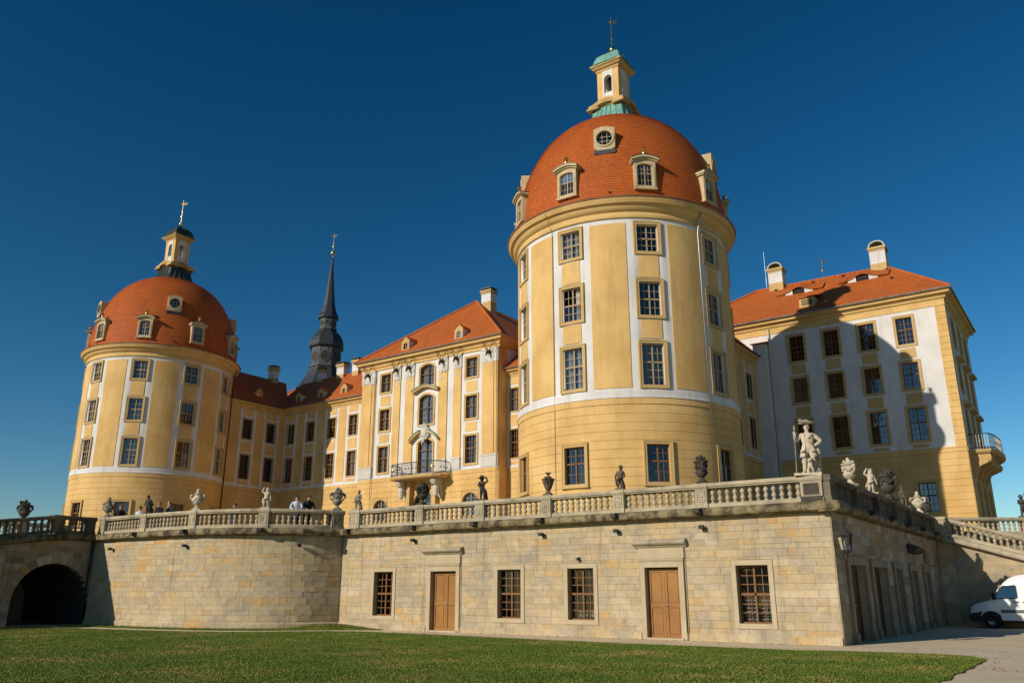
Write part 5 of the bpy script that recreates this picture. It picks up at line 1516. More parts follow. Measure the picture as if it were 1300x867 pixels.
def coping(t, S, u0, u1, zf=lambda u: 0, step=1.15, spouts=(), seed=1, mat='moss_stone'):
    rr = random.Random(seed); u = u0
    while u < u1 - 1e-4:
        e = u + step * rr.uniform(0.8, 1.2)
        if u1 - e < 0.4: e = u1
        dz = rr.uniform(-0.008, 0.008); do = rr.uniform(-0.012, 0.012)
        part('coping_stone', sweep(MB(), S, u + 0.005, e - 0.005, [(d + (do if d < 0.1 else 0), z + dz) for d, z in COPING], zf), mat, t, True)
        u = e
    for s in spouts:
        m = MB(); z = zf(s)
        sweep(m, S, s - 0.1, s + 0.1, [(-0.3, 4.3), (-0.62, 4.38), (-0.62, 4.5), (-0.56, 4.5), (-0.54, 4.42), (-0.3, 4.42)], zf)
        sweep(m, S, s - 0.1, s - 0.06, [(-0.25, 4.42), (-0.6, 4.44), (-0.6, 4.53), (-0.25, 4.53)], zf); sweep(m, S, s + 0.06, s + 0.1, [(-0.25, 4.42), (-0.6, 4.44), (-0.6, 4.53), (-0.25, 4.53)], zf)
        part('water_spout', m, 'dark_stone', t)
BALUSTER = MB().lathe([(0.085, 0), (0.085, 0.05), (0.055, 0.06), (0.05, 0.085), (0.075, 0.12), (0.092, 0.165), (0.08, 0.215), (0.05, 0.25), (0.062, 0.265), (0.062, 0.285), (0.05, 0.3), (0.08, 0.335), (0.092, 0.385), (0.075, 0.43), (0.05, 0.465), (0.055, 0.49), (0.085, 0.5), (0.085, 0.55)], 10).mesh('baluster', 'rail_stone', True)
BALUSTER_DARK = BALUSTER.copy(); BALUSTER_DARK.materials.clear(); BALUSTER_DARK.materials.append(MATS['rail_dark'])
def balustrade(name_label, S, piers, zf=lambda u: 0, pw=0.46, wide={}, space=0.275, mat='rail_stone', panel=True, loc=None, relief=True):
    """piers: positions along S; bays of balusters between them"""
    mu = (piers[0] + piers[-1]) / 2
    t = thing('balustrade', name_label, 'balustrade', S.pt(mu, 4.57 + zf(mu), 0.17))
    for a, b in zip(piers, piers[1:]):
        wa, wb = wide.get(a, pw), wide.get(b, pw)
        ua, ub = a + wa / 2, b - wb / 2
        part('rail', sweep(MB(), S, ua - 0.004, ub + 0.004, [(-0.03, 5.28), (-0.03, 5.31), (-0.075, 5.34), (-0.075, 5.42), (-0.04, 5.465), (0.38, 5.465), (0.415, 5.42), (0.415, 5.34), (0.37, 5.31), (0.37, 5.28)], zf), mat, t)
        part('plinth', sweep(MB(), S, ua - 0.004, ub + 0.004, [(-0.03, 4.572), (-0.03, 4.7), (0.02, 4.735), (0.32, 4.735), (0.37, 4.7), (0.37, 4.572)], zf), mat, t)
        n = max(2, round((ub - ua) / space)); st = (ub - ua) / n
        for k in range(n):
            u = ua + st * (k + 0.5)
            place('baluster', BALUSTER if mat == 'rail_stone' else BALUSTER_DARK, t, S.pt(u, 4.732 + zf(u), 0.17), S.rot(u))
    for p in piers:
        w = wide.get(p, pw)
        m = MB(); zz = zf(p); lv = lambda u: zz
        a, b = p - w / 2, p + w / 2
        sweep(m, S, a, b, [(-0.06, 4.573), (-0.06, 5.26), (0.4, 5.26), (0.4, 4.573)], lv)
        sweep(m, S, a - 0.03, b + 0.03, [(-0.09, 4.574), (-0.09, 4.72), (0.43, 4.72), (0.43, 4.574)], lv)
        sweep(m, S, a - 0.04, b + 0.04, [(-0.07, 5.262), (-0.11, 5.33), (-0.11, 5.42), (-0.08, 5.472), (0.42, 5.472), (0.45, 5.42), (0.45, 5.33), (0.41, 5.262)], lv)
        o = part('pier', m, mat, t)
        if relief:
            m = MB(); e = 0.035
            for (ua, ub, za, zb) in ((a + .07, b - .07, 4.8, 4.83), (a + .07, b - .07, 5.18, 5.21), (a + .07, a + .1, 4.83, 5.18), (b - .1, b - .07, 4.83, 5.18)):
                slab(m, S, ua, ub, za + zz, zb + zz, 0.06 + 0.022)
            rr = random.Random(p)
            for _ in range(6): m.ball(S.pt(p + rr.uniform(-.07, .07), 5.0 + rr.uniform(-.12, .12) + zz, -0.055), rr.uniform(.025, .05), 6, 4)
            part('carved_panel', m, mat, o)
    return t

XF0, XF1, YFW = -30.5, -7.41, 29.1
SF = Flat((XF0, YFW), (XF1, YFW)); UF = lambda X: X - XF0
front = thing('terrace_wall', 'pale sandstone terrace wall with brown doors and barred windows beside the lawn', 'wall', (-19, YFW, 0))
FWIN = [(-27.72, 1.18), (-20.59, 1.18), (-17.16, 1.18), (-10.27, 1.14)]
FDOOR = [(-24.13, 1.44), (-13.68, 1.36)]
holes = [(UF(x) - w / 2, UF(x) + w / 2, 0.61, 2.54) for x, w in FWIN] + [(UF(x) - w / 2, UF(x) + w / 2, -0.05, 2.52) for x, w in FDOOR]
blk = [(UF(x) - w / 2 - 0.18, UF(x) + w / 2 + 0.18, 0.43, 2.73) for x, w in FWIN] + [(UF(x) - w / 2 - 0.22, UF(x) + w / 2 + 0.22, -0.3, 2.83) for x, w in FDOOR] + [(UF(x) - w / 2 - 0.26, UF(x) + w / 2 + 0.26, 2.8, 3.25) for x, w in FDOOR]
m = MB(); wall_grid(m, SF, 0, UF(XF1) - 0.02, -0.4, 4.3, holes, d=0.012, reveal=0.35); part('mortar_bed', m, 'mortar', front)
ashlar(front, SF, 0, UF(XF1) - 0.05, -0.2, lambda u: 4.22, blk, 'ashlar', 11, 300, (0.22, 0.30), (0.3, 0.95), (0.43, 2.73, 2.83, 3.25))
PL = MB()
# projecting foot course, broken by the doors
cuts = [0.0]
for x, w in FDOOR: cuts += [UF(x) - w / 2 - 0.22, UF(x) + w / 2 + 0.22]
cuts.append(UF(XF1) - 0.05)
rr = random.Random(8)
for a, b in zip(cuts[::2], cuts[1::2]):
    u = a
    while u < b - 1e-4:
        e = u + rr.uniform(0.8, 1.5)
        if b - e < 0.5: e = b
        part('foot_stone', sweep(MB(), SF, u + 0.003, e - 0.003, [(-0.02, -0.25), (-0.075, -0.25), (-0.075 + rr.uniform(-.008, .008), 0.2), (-0.02, 0.26)]), 'ashlar', front); u = e
def stone_frame(t, S, u, w, z0, z1, s, door=False, mat='frame_stone', proud=0.035, reveal=0.28):
    a, b = u - w / 2, u + w / 2
    o = None
    for (ua, ub, za, zb) in ((a - s, a, z0 - (0 if door else s), z1 + s), (b, b + s, z0 - (0 if door else s), z1 + s), (a, b, z1, z1 + s)) + (() if door else ((a, b, z0 - s, z0),)):
        e = 0.002
        m = MB(); slab(m, S, ua + e, ub - e, za + e, zb - e, proud, back=reveal)
        part('jamb' if ub - ua < zb - za else ('sill' if za < z0 else 'lintel'), m, mat, t)
for i, (x, w) in enumerate(FWIN):
    stone_frame(front, SF, UF(x), w, 0.61, 2.54, 0.17)
    o = window(front, SF, UF(x), 0.61, w, 1.93, nx=2, nlo=3, nup=3, split=0.5, sw=0, rec=0.2, sash='sash_brown', curtain=0, glz='cellar_glass')
    if i == 3:
        for sg in (-1, 1):
            m = MB()
            for k in range(7): m.box(min(sg * 0.06, sg * 0.48), max(sg * 0.06, sg * 0.48), 0.42, 0.46, 0.1 + k * 0.125, 0.16 + k * 0.125)
            m.box(sg * 0.26 - 0.02, sg * 0.26 + 0.02, 0.465, 0.49, 0.05, 0.98)
            l = link('shutter_slats', m.mesh('shutter_slats', 'curtain'), o)
    if i == 2:
        m = MB().box(-0.35, 0.5, 0.45, 0.7, 0.1, 0.34); link('window_bench', m.mesh('window_bench', 'curtain'), o)
    if i == 1:
        m = MB().ball((0.28, 0.55, 0.2), 0.14, 10, 6, (1.3, .8, .8)); link('orange_bundle', m.mesh('orange_bundle', 'cloth_red'), o)
def leaf_door(t, S, u, w, h, rec, mat, panels=True, nleaf=2, knob=True):
    o = None
    for s in range(nleaf):
        a = u - w / 2 + 0.02 + s * (w - 0.04) / nleaf; b = a + (w - 0.04) / nleaf
        m = MB(); f = 0.1
        zz = [0.03, 0.14, h * 0.44, h * 0.44 + 0.13, h - 0.14, h - 0.02]
        def bx(ua, ub, za, zb, d0): 
            p = [S.pt(ua, za, d0), S.pt(ub, za, d0), S.pt(ub, zb, d0), S.pt(ua, zb, d0)]; q = [S.pt(ua, za, rec + .07), S.pt(ub, za, rec + .07), S.pt(ub, zb, rec + .07), S.pt(ua, zb, rec + .07)]
            m.poly(p); m.poly(q)
            for k in range(4): k2 = (k + 1) % 4; m.poly([p[k], p[k2], q[k2], q[k]])
        bx(a + .004, a + f, zz[0], zz[5], rec); bx(b - f, b - .004, zz[0], zz[5], rec)
        for za, zb in ((zz[0], zz[1]), (zz[2], zz[3]), (zz[4], zz[5])): bx(a + f, b - f, za, zb, rec + .001)
        for za, zb in ((zz[1], zz[2]), (zz[3], zz[4])):
            bx(a + f, b - f, za, zb, rec + .035); bx(a + f + .05, b - f - .05, za + .05, zb - .05, rec + .018)
        o = part('door_leaf', m, mat, t)
        if knob and s == nleaf - 1:
            k = MB().ball(S.pt(a + 0.05, h * 0.47, rec - 0.05), 0.03, 8, 6); k.tube([S.pt(a + 0.05, h * 0.47, rec), S.pt(a + 0.05, h * 0.47, rec - 0.05), S.pt(a + 0.14, h * 0.47, rec - 0.055)], 0.012, 6)
            part('handle', k, 'steel', o)
for x, w in FDOOR:
    u = UF(x)
    stone_frame(front, SF, u, w, 0.0, 2.52, 0.2, True, proud=0.05)
    part('threshold', slab(MB(), SF, u - w / 2 - 0.1, u + w / 2 + 0.1, -0.1, 0.06, 0.12, back=0.3), 'frame_stone', front)
    m = MB(); slab(m, SF, u - w / 2 - 0.25, u + w / 2 + 0.25, 2.84, 3.24, 0.05); part('frieze', m, 'frame_stone', front)
    hd = MB(); sweep(hd, SF, u - w / 2 - 0.38, u + w / 2 + 0.38, [(0.02, 3.24), (-0.09, 3.24), (-0.14, 3.3), (-0.22, 3.33), (-0.27, 3.38), (-0.27, 3.43), (-0.18, 3.5), (0.02, 3.56)])
    part('hood', hd, 'rail_stone', front)
    part('lintel_moulding', sweep(MB(), SF, u - w / 2 - 0.22, u + w / 2 + 0.22, [(0.02, 2.72), (-0.06, 2.72), (-0.1, 2.79), (-0.1, 2.83), (0.02, 2.835)]), 'frame_stone', front)
    part('downpipe', MB().tube([SF.pt(u + w / 2 + 0.27, 3.2, -0.08), SF.pt(u + w / 2 + 0.27, 0.0, -0.08)], 0.014, 6), 'iron', front)
    leaf_door(front, SF, u, w, 2.5, 0.2, 'door_wood')
    part('door_back', slab(MB(), SF, u - w / 2, u + w / 2, 0.0, 2.5, -0.28, back=0.32), 'interior_shade', front)
FP = [UF(x) for x in (-29.82, -25.64, -22.15, -18.72, -15.35, -11.94, -7.96)]
coping(front, SF, -0.1, UF(XF1) + 0.36, spouts=[p + 0.02 for p in FP[:-1]], seed=2)
balustrade('stone balustrade on the straight sunlit terrace wall above the brown doors', SF, FP, wide={FP[0]: 0.7, FP[-1]: 0.72})

# rounded corner of the terrace
bast = thing('rounded_wall', 'curved sandstone retaining wall bulging beside the straight wall', 'wall', (-37, 25, 0))
BL = BAST.len
m = MB(); wall_grid(m, BAST, 0, BL, -0.4, 4.3, (), d=0.012); part('mortar_bed', m, 'mortar', bast)
ashlar(bast, BAST, 0.02, BL - 0.02, -0.2, lambda u: 4.22, [], 'ashlar', 21, 300, (0.22, 0.30), (0.35, 0.95))
rr = random.Random(18); u = 0.02
while u < BL - 0.03:
    e = min(u + rr.uniform(0.9, 1.5), BL - 0.02)
    part('foot_stone', sweep(MB(), BAST, u + 0.004, e - 0.004, [(-0.02, -0.25), (-0.1, -0.25), (-0.1 + rr.uniform(-.01, .01), 0.22), (-0.02, 0.3)]), 'ashlar', bast); u = e
def near_u(S, x, y, L_):
    best = min((( S.pt(L_ * k / 400, 0)[0] - x) ** 2 + (S.pt(L_ * k / 400, 0)[1] - y) ** 2, L_ * k / 400) for k in range(401)); return best[1]
BP = [0.55, near_u(BAST, -40.1, 24.35, BL), near_u(BAST, -36.4, 24.65, BL), near_u(BAST, -32.75, 26.0, BL), BL - 0.42]
coping(bast, BAST, 0.0, BL + 0.0, spouts=[p for p in BP[1:4]] + [BP[3] + (BP[4] - BP[3]) * 0.55], seed=4)
balustrade('stone balustrade following the curved terrace wall', BAST, BP, wide={BP[0]: 0.5, BP[-1]: 0.62})

# shaded flank of the terrace
SS = Flat((XF1, YFW), (XF1, 49.5)); US = lambda Y: Y - YFW
flank = thing('flank_wall', 'shaded sandstone terrace flank with a row of tall dark doorways', 'wall', (XF1, 39, 0))
SD = [(31.6, 2.2, 2), (35.1, 2.25, 2), (38.55, 1.2, 1), (41.9, 1.15, 1), (45.15, 1.1, 1)]
holes = [(US(y) - w / 2, US(y) + w / 2, -0.05, 2.55) for y, w, n in SD] + [(US(45.5) - 0.5, US(45.5) + 0.5, 2.95, 3.6)]
m = MB(); wall_grid(m, SS, 0.0, 20.4, -0.4, 4.3, holes, d=0.012, reveal=0.4); part('mortar_bed', m, 'mortar', flank)
blk = [(US(y) - w / 2 - 0.3, US(y) + w / 2 + 0.3, -0.3, 2.85) for y, w, n in SD] + [(US(45.5) - 0.5, US(45.5) + 0.5, 2.95, 3.6)]
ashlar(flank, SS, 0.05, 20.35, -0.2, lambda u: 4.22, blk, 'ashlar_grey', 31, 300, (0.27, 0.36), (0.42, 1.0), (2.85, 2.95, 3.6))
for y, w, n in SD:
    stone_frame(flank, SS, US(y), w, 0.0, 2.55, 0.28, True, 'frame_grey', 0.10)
    for s in (-1, 1):
        a = US(y) + s * (w / 2 + 0.14)
        part('jamb_foot', slab(MB(), SS, a - 0.155, a + 0.155, -0.1, 0.32, 0.16), 'frame_grey', flank)
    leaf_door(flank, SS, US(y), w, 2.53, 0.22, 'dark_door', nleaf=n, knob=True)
    part('door_back', slab(MB(), SS, US(y) - w / 2, US(y) + w / 2, 0.0, 2.52, -0.3, back=0.34), 'interior_shade', flank)
part('hood', sweep(MB(), SS, US(42.2) - 0.95, US(42.2) + 0.95, [(0.02, 3.3), (-0.3, 3.34), (-0.42, 3.45), (-0.42, 3.52), (-0.1, 3.72), (0.02, 3.72)]), 'dark_stone', flank)
part('vent_grille', slab(MB(), SS, US(45.5) - 0.5, US(45.5) + 0.5, 2.95, 3.6, -0.08, back=0.2), 'iron', flank)
sp = [US(y) for y in (29.48, 33.0, 36.4, 39.8, 43.2, 46.8, 49.3)]
coping(flank, SS, -0.36, 20.4, spouts=sp[1:-1], seed=6)
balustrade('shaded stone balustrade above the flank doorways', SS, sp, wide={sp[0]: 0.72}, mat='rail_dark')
for z in (4.62,):   # dark tablets on the corner pier
    o = thing('stone_tablet', 'dark weathered stone tablet on the corner pier under the huntsman', 'tablet', (-7.96, YFW - 0.07, 4.7))
    part('slab', slab(MB(), SF, UF(-7.96) - 0.26, UF(-7.96) + 0.26, 4.82, 5.2, 0.1, back=-0.062), 'dark_stone', o)
    part('base_slab', slab(MB(), SF, UF(-7.96) - 0.36, UF(-7.96) + 0.36, 4.58, 4.76, 0.13, back=-0.092), 'dark_stone', o)

# stair ramp going down to the right of the flank
SR = Flat((XF1, 49.5), (12.0, 49.5))
slope = lambda u: -0.315 * max(u - 0.3, 0)
rampw = thing('stair_wall', 'sloping sandstone stair wall behind the white van', 'wall', (0, 49.5, 0))
m = MB(); n = 30
top = lambda u: max(4.25 + slope(u), 0.02)
for k in range(n):
    a, b = 19.4 * k / n, 19.4 * (k + 1) / n
    m.poly([SR.pt(a, -0.4, 0.012), SR.pt(b, -0.4, 0.012), SR.pt(b, top(b), 0.012), SR.pt(a, top(a), 0.012)])
part('mortar_bed', m, 'mortar', rampw)
ashlar(rampw, SR, 0.02, 13.0, -0.2, lambda u: top(u) - 0.02, [], 'ashlar_ramp', 41, 300, (0.36, 0.5), (0.7, 1.5))
coping(rampw, SR, 0.0, 13.2, slope, seed=7, mat='rail_stone')
RP = [0.35, 4.2, 8.0, 12.0]
balustrade('sloping stone balustrade of the stair behind the white van', SR, RP, slope)
st = MB()
for k in range(40):
    a = 0.35 * k; z = FLOOR_Z + slope(a + 0.3)
    st.box(XF1 + a, XF1 + a + 0.36, 49.6, 52.2, z - 0.6, z - 0.001 * k)
structure('stair', st, 'frame_stone')
SQ = Flat((-6.7, 50.3), (4.0, 57.6))
balustrade('level stone balustrade behind the stair with a dark cherub on it', SQ, [0.3, 4.1, 7.9, 11.7], pw=0.46)
fw2 = thing('stair_back_wall', 'sandstone wall carrying the level balustrade behind the stair', 'wall', (-2, 53.5, 0))
m = MB(); wall_grid(m, SQ, 0, 12.5, -0.4, 4.3); part('wall_face', m, 'ashlar_ramp', fw2)
coping(fw2, SQ, 0, 12.5, seed=9, mat='rail_stone')

# carriage ramp with its arch on the left
SL = Flat((-44.4, 6.0), (-44.4, 24.3)); UL = lambda Y: Y - 6.0
slopeL = lambda u: -0.14 * max(16.2 - u, 0)
bridge = thing('ramp_bridge', 'shaded sandstone carriage ramp with a dark round arch', 'bridge', (-44.4, 20, 0))
AC, AR, AS = UL(22.4), 1.95, 1.1
m = MB(); ub = [0, 4, 8, 12, AC - AR] + [AC - AR * math.cos(math.pi * k / 24) for k in range(1, 24)] + [AC + AR, UL(24.3)]
for a, b in zip(ub, ub[1:]):
    def lo(u): return AS + math.sqrt(max(AR ** 2 - (u - AC) ** 2, 0)) if AC - AR - 1e-6 <= u <= AC + AR + 1e-6 and AC - AR - 1e-6 <= (a + b) / 2 <= AC + AR else -0.4
    m.poly([SL.pt(a, lo(a), .012), SL.pt(b, lo(b), .012), SL.pt(b, 4.3 + slopeL(b), .012), SL.pt(a, 4.3 + slopeL(a), .012)])
part('mortar_bed', m, 'mortar', bridge)
ashlar(bridge, SL, 4.0, UL(24.28), -0.4, lambda u: 4.22 + slopeL(u), [], 'ashlar_grey', 51, 300, (0.26, 0.36), (0.45, 1.0), arch=(AC, AR + 0.42, AS))
rr = random.Random(52)
def voussoir(a0, a1, z0=None):
    mm = MB(); r0, r1 = AR, AR + 0.42; pr = 0.02 + rr.uniform(0, .015)
    f = [(AC - r0 * math.cos(a0), AS + r0 * math.sin(a0)), (AC - r0 * math.cos(a1), AS + r0 * math.sin(a1)), (AC - r1 * math.cos(a1), AS + r1 * math.sin(a1)), (AC - r1 * math.cos(a0), AS + r1 * math.sin(a0))]
    mm.prism(f, lambda p: SL.pt(p[0], p[1], -pr), lambda p: SL.pt(p[0], p[1], 0.35)); return mm
nv = 17
for k in range(nv): part('voussoir', voussoir(math.pi * k / nv + .006, math.pi * (k + 1) / nv - .006), 'ashlar_grey', bridge)
for s in (-1, 1):
    for k in range(4):
        a = AC + s * (AR + 0.21); z = -0.4 + 0.375 * k
        part('jamb_stone', slab(MB(), SL, a - 0.21, a + 0.21, z + .004, z + .37, 0.02 + rr.uniform(0, .015), back=0.35), 'ashlar_grey', bridge)
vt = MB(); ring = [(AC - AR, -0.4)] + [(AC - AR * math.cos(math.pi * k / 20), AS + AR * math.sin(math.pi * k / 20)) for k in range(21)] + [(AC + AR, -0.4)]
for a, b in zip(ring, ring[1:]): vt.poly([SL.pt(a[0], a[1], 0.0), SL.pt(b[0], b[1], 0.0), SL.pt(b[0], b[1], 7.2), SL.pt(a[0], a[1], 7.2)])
vt.poly([SL.pt(p[0], p[1], 7.2) for p in ring])  # dark end wall added so no daylight shows through the tunnel
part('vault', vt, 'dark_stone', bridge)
coping(bridge, SL, 0.0, UL(24.3) + 0.36, slopeL, seed=12)
LP = [UL(y) for y in (7.0, 10.8, 14.6, 18.4, 22.2, 23.95)]
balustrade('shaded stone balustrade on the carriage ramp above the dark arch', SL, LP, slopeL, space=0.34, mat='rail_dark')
SL2 = Flat((-51.2, 26.5), (-51.2, 6.0))
sl2 = lambda u: -0.14 * max(u - 4.3, 0)
balustrade('outer stone balustrade on the far side of the carriage ramp', SL2, [0.4, 3.0, 6.8, 10.6, 14.4, 18.2], sl2)
m = MB(); wall_grid(m, SL2, 0, 20.5, -0.4, 4.3 - 2.2); m.poly([SL2.pt(0, 2.1), SL2.pt(20.5, 2.1), SL2.pt(20.5, 2.2), SL2.pt(4.3, 4.57), SL2.pt(0, 4.57)]); part('outer_face', m, 'ashlar_grey', bridge)
deck = MB()
for a, b in ((6.0, 22.2), (22.2, 24.6)):
    za, zb = FLOOR_Z + slopeL(a - 6), FLOOR_Z + slopeL(b - 6)
    deck.poly([(-51.1, a, za), (-44.5, a, za), (-44.5, b, zb), (-51.1, b, zb)])
structure('ramp_deck', deck, 'terrace_gravel')
part('downpipe', MB().tube([(-44.32, 24.15, 4.3), (-44.32, 24.15, 3.6), (-44.34, 24.1, 0.0)], 0.05, 8), 'iron', bridge, 'all')

# terrace floor
fl = [BAST.pt(BL * k / 24, 0, 0.25)[:2] for k in range(25)] + [(-30.4, 29.35), (-7.66, 29.35), (-7.66, 49.75), (-6.6, 50.6), (3.8, 57.8), (3.8, 110), (-110, 110), (-110, 24.6), (-44.6, 24.6)]
f = MB().poly([(x, y, FLOOR_Z) for x, y in fl]); structure('terrace_floor', f, 'terrace_gravel')
edge = MB()
for a, b in (((3.8, 57.8), (3.8, 110)), ((-110, 110), (-110, 24.6)), ((-110, 24.6), (-51.2, 24.6)), ((3.8, 110), (-110, 110))):
    edge.poly([(a[0], a[1], -0.5), (b[0], b[1], -0.5), (b[0], b[1], FLOOR_Z - 0.002), (a[0], a[1], FLOOR_Z - 0.002)])
tw = thing('outer_terrace_wall', 'plain sandstone outer walls of the terrace behind the castle', 'wall', (-60, 60, 0)); part('wall_face', edge, 'ashlar_ramp', tw)

# ------------------------------------------------------------------ figures (grown over a skeleton)
def skin_mesh(name, verts, edges, radii, root=0, sub=2):
    me = bpy.data.meshes.new(name + '_skel'); me.from_pydata([Vector(v) for v in verts], edges, [])
    o = bpy.data.objects.new(name + '_skel', me); COL.objects.link(o)
    o.modifiers.new('skin', 'SKIN')
    for i, r in enumerate(radii):
        r2 = r if isinstance(r, tuple) else (r, r)
        me.skin_vertices[0].data[i].radius = r2
    me.skin_vertices[0].data[root].use_root = True
    o.modifiers.new('sub', 'SUBSURF').levels = sub
    o.modifiers['sub'].render_levels = sub
    bpy.context.view_layer.update()
    dg = bpy.context.evaluated_depsgraph_get()
    out = bpy.data.meshes.new_from_object(o.evaluated_get(dg))
    out.name = name
    bpy.data.objects.remove(o); bpy.data.meshes.remove(me)
    out.polygons.foreach_set('use_smooth', [True] * len(out.polygons))
    return out
class Skel:
    def __init__(s): s.v = []; s.e = []; s.r = []
    def add(s, p, r, parent=None):
        s.v.append(p); s.r.append(r)
        if parent is not None: s.e.append((parent, len(s.v) - 1))
        return len(s.v) - 1
    def chain(s, start, pts):
        k = start
        for p, r in pts: k = s.add(p, r, k)
        return k
def hand(sk, wrist, d, side, k=1.0):
    """palm, four unequal bent fingers, thumb leaving the side of the palm"""
    d = Vector(d).normalized(); a = Vector((0, 0, 1)) if abs(d.z) < 0.8 else Vector((0, -1, 0))
    w = d.cross(a).normalized(); nrm = w.cross(d)
    W = Vector(sk.v[wrist])
    palm = sk.add(tuple(W + d * 0.05 * k), (0.032 * k, 0.018 * k), wrist); kn = sk.add(tuple(W + d * 0.085 * k), (0.034 * k, 0.015 * k), palm)
    for i, ln in enumerate((0.062, 0.072, 0.068, 0.05)):
        off = w * (0.03 - 0.02 * i) * k
        b = sk.add(tuple(W + d * 0.1 * k + off), 0.009 * k, kn)
        b = sk.add(tuple(W + d * (0.1 + ln * 0.55) * k + off * 1.1 - nrm * 0.012 * k), 0.008 * k, b)
        sk.add(tuple(W + d * (0.1 + ln * 0.85) * k + off * 1.1 - nrm * 0.034 * k), 0.007 * k, b)
    t = sk.add(tuple(W + d * 0.055 * k + w * 0.045 * k), 0.01 * k, palm)
    sk.add(tuple(W + d * 0.09 * k + w * 0.06 * k - nrm * 0.012 * k), 0.008 * k, t)

def putto(kind):
    """chubby stone child, ~0.95 m with its base; faces -y"""
    s = Skel(); tw = 0.03 if kind % 2 else -0.03
    pel = s.add((0, 0, 0.43), 0.095)
    w = s.add((tw * .5, -0.01, 0.52), 0.088, pel); ch = s.add((tw, 0, 0.62), 0.098, w); nk = s.add((tw, -0.005, 0.71), 0.042, ch)
    hd = s.add((tw * 1.2, -0.02, 0.78), 0.078, nk); s.add((tw * 1.3, -0.02, 0.86), 0.062, hd)
    for sd in (-1, 1):
        fwd = -0.05 if (sd > 0) == (kind % 2 == 0) else 0.01
        hp = s.add((sd * 0.055, 0, 0.39), 0.07, pel)
        s.chain(hp, [((sd * 0.07, fwd, 0.24), 0.058), ((sd * 0.075, fwd * .6 + 0.02, 0.13), 0.045), ((sd * 0.08, fwd * .6 + 0.02, 0.07), 0.032), ((sd * 0.09, fwd * .6 - 0.07, 0.055), 0.028)])
    arms = {0: [((-0.17, 0, 0.54), (-0.15, -0.1, 0.44)), ((0.17, 0.01, 0.55), (0.09, -0.11, 0.52))],
            1: [((-0.19, 0, 0.72), (-0.13, -0.04, 0.86)), ((0.17, 0.0, 0.54), (0.2, -0.05, 0.42))],
            2: [((-0.17, -0.03, 0.55), (-0.06, -0.13, 0.6)), ((0.2, 0, 0.74), (0.12, -0.02, 0.88))],
            3: [((-0.16, 0.0, 0.54), (-0.17, -0.02, 0.42)), ((0.17, 0, 0.54), (0.13, -0.1, 0.46))]}[kind]
    for sd, (el, ha) in zip((-1, 1), arms):
        sh = s.add((sd * 0.1 + tw, 0, 0.67), 0.05, ch)
        e = s.chain(sh, [(el, 0.04), (ha, 0.03)])
        d = Vector(ha) - Vector(el); hand(s, e, d, sd, 0.55)
    return skin_mesh('figure', s.v, s.e, s.r)
def face_bits(c, r, fy=-1):
    """nose, brows, ears and curls on a small carved head"""
    m = MB(); x, y, z = c
    m.tube([(x, y + fy * r * 0.9, z + r * .15), (x, y + fy * r * 1.18, z - r * .15)], [r * .12, r * .18], 6)
    for s in (-1, 1):
        m.ball((x + s * r * .34, y + fy * r * .86, z + r * .12), r * .14, 6, 4)
        m.ball((x + s * r * .98, y, z), r * .22, 6, 5, (.5, .8, 1.2))
    m.ball((x, y + fy * r * .88, z - r * .42), r * .2, 6, 4, (1.4, .6, .5))
    return m
def curls(c, r, n, seed, k=0.3):
    rr = random.Random(seed); m = MB()
    for _ in range(n):
        a = rr.uniform(0, 6.28); el = rr.uniform(0.1, 1.5)
        d = Vector((math.cos(a) * math.cos(el), math.sin(a) * math.cos(el), math.sin(el)))
        if d.y < -0.55 and d.z < 0.6: continue
        m.ball(tuple(Vector(c) + d * r * 0.9), r * k, 6, 4)
    return m
PUTTI = [putto(k) for k in range(4)]
def put_statue(label, kind, mat, loc, rz, h=0.95, extra=None):
    t = thing('cherub_statue', label, 'statue', loc, rz, 'statues on the balustrade piers')
    k = h / 0.95
    t.scale = (k, k, k)
    me = PUTTI[kind].copy(); me.materials.clear(); me.materials.append(MATS[mat])
    link('figure', me, t)
    tw = 0.03 if kind % 2 else -0.03
    link('face', face_bits((tw * 1.25, -0.02, 0.805), 0.075).mesh('face', mat, 'all'), t)
    link('curls', curls((tw * 1.25, -0.01, 0.82), 0.085, 26, kind).mesh('curls', mat, 'all'), t)
    link('base', MB().box(-0.19, 0.19, -0.17, 0.17, 0, 0.06).mesh('base', mat), t)
    d = MB()   # drapery and tree stump the child leans on
    d.tube([(0.1, 0.08, 0.03), (0.09, 0.07, 0.22), (0.04, 0.06, 0.4), (0.0, 0.05, 0.46)], [0.1, 0.085, 0.075, 0.05], 8)
    sgn = 1 if kind % 2 else -1
    d.tube([(sgn * 0.12, -0.05, 0.5), (sgn * 0.02, -0.11, 0.46), (-sgn * 0.1, -0.07, 0.4), (-sgn * 0.14, 0.02, 0.3), (-sgn * 0.12, 0.06, 0.16)], [0.03, 0.045, 0.05, 0.045, 0.03], 7)
    link('drapery', d.mesh('drapery', mat, 'all'), t)
    if extra == 'hat': link('hat', MB().lathe([(0.15, 0), (0.155, 0.02), (0.08, 0.03), (0.075, 0.09), (0.0, 0.11)], 12, (tw * 1.25, -0.01, 0.86)).mesh('hat', mat, True), t)
    if extra == 'bird':
        link('bird', MB().ball((-0.14, -0.04, 0.93), 0.06, 8, 6, (.8, 1.4, .8)).mesh('bird', mat, 'all'), t)
    return t
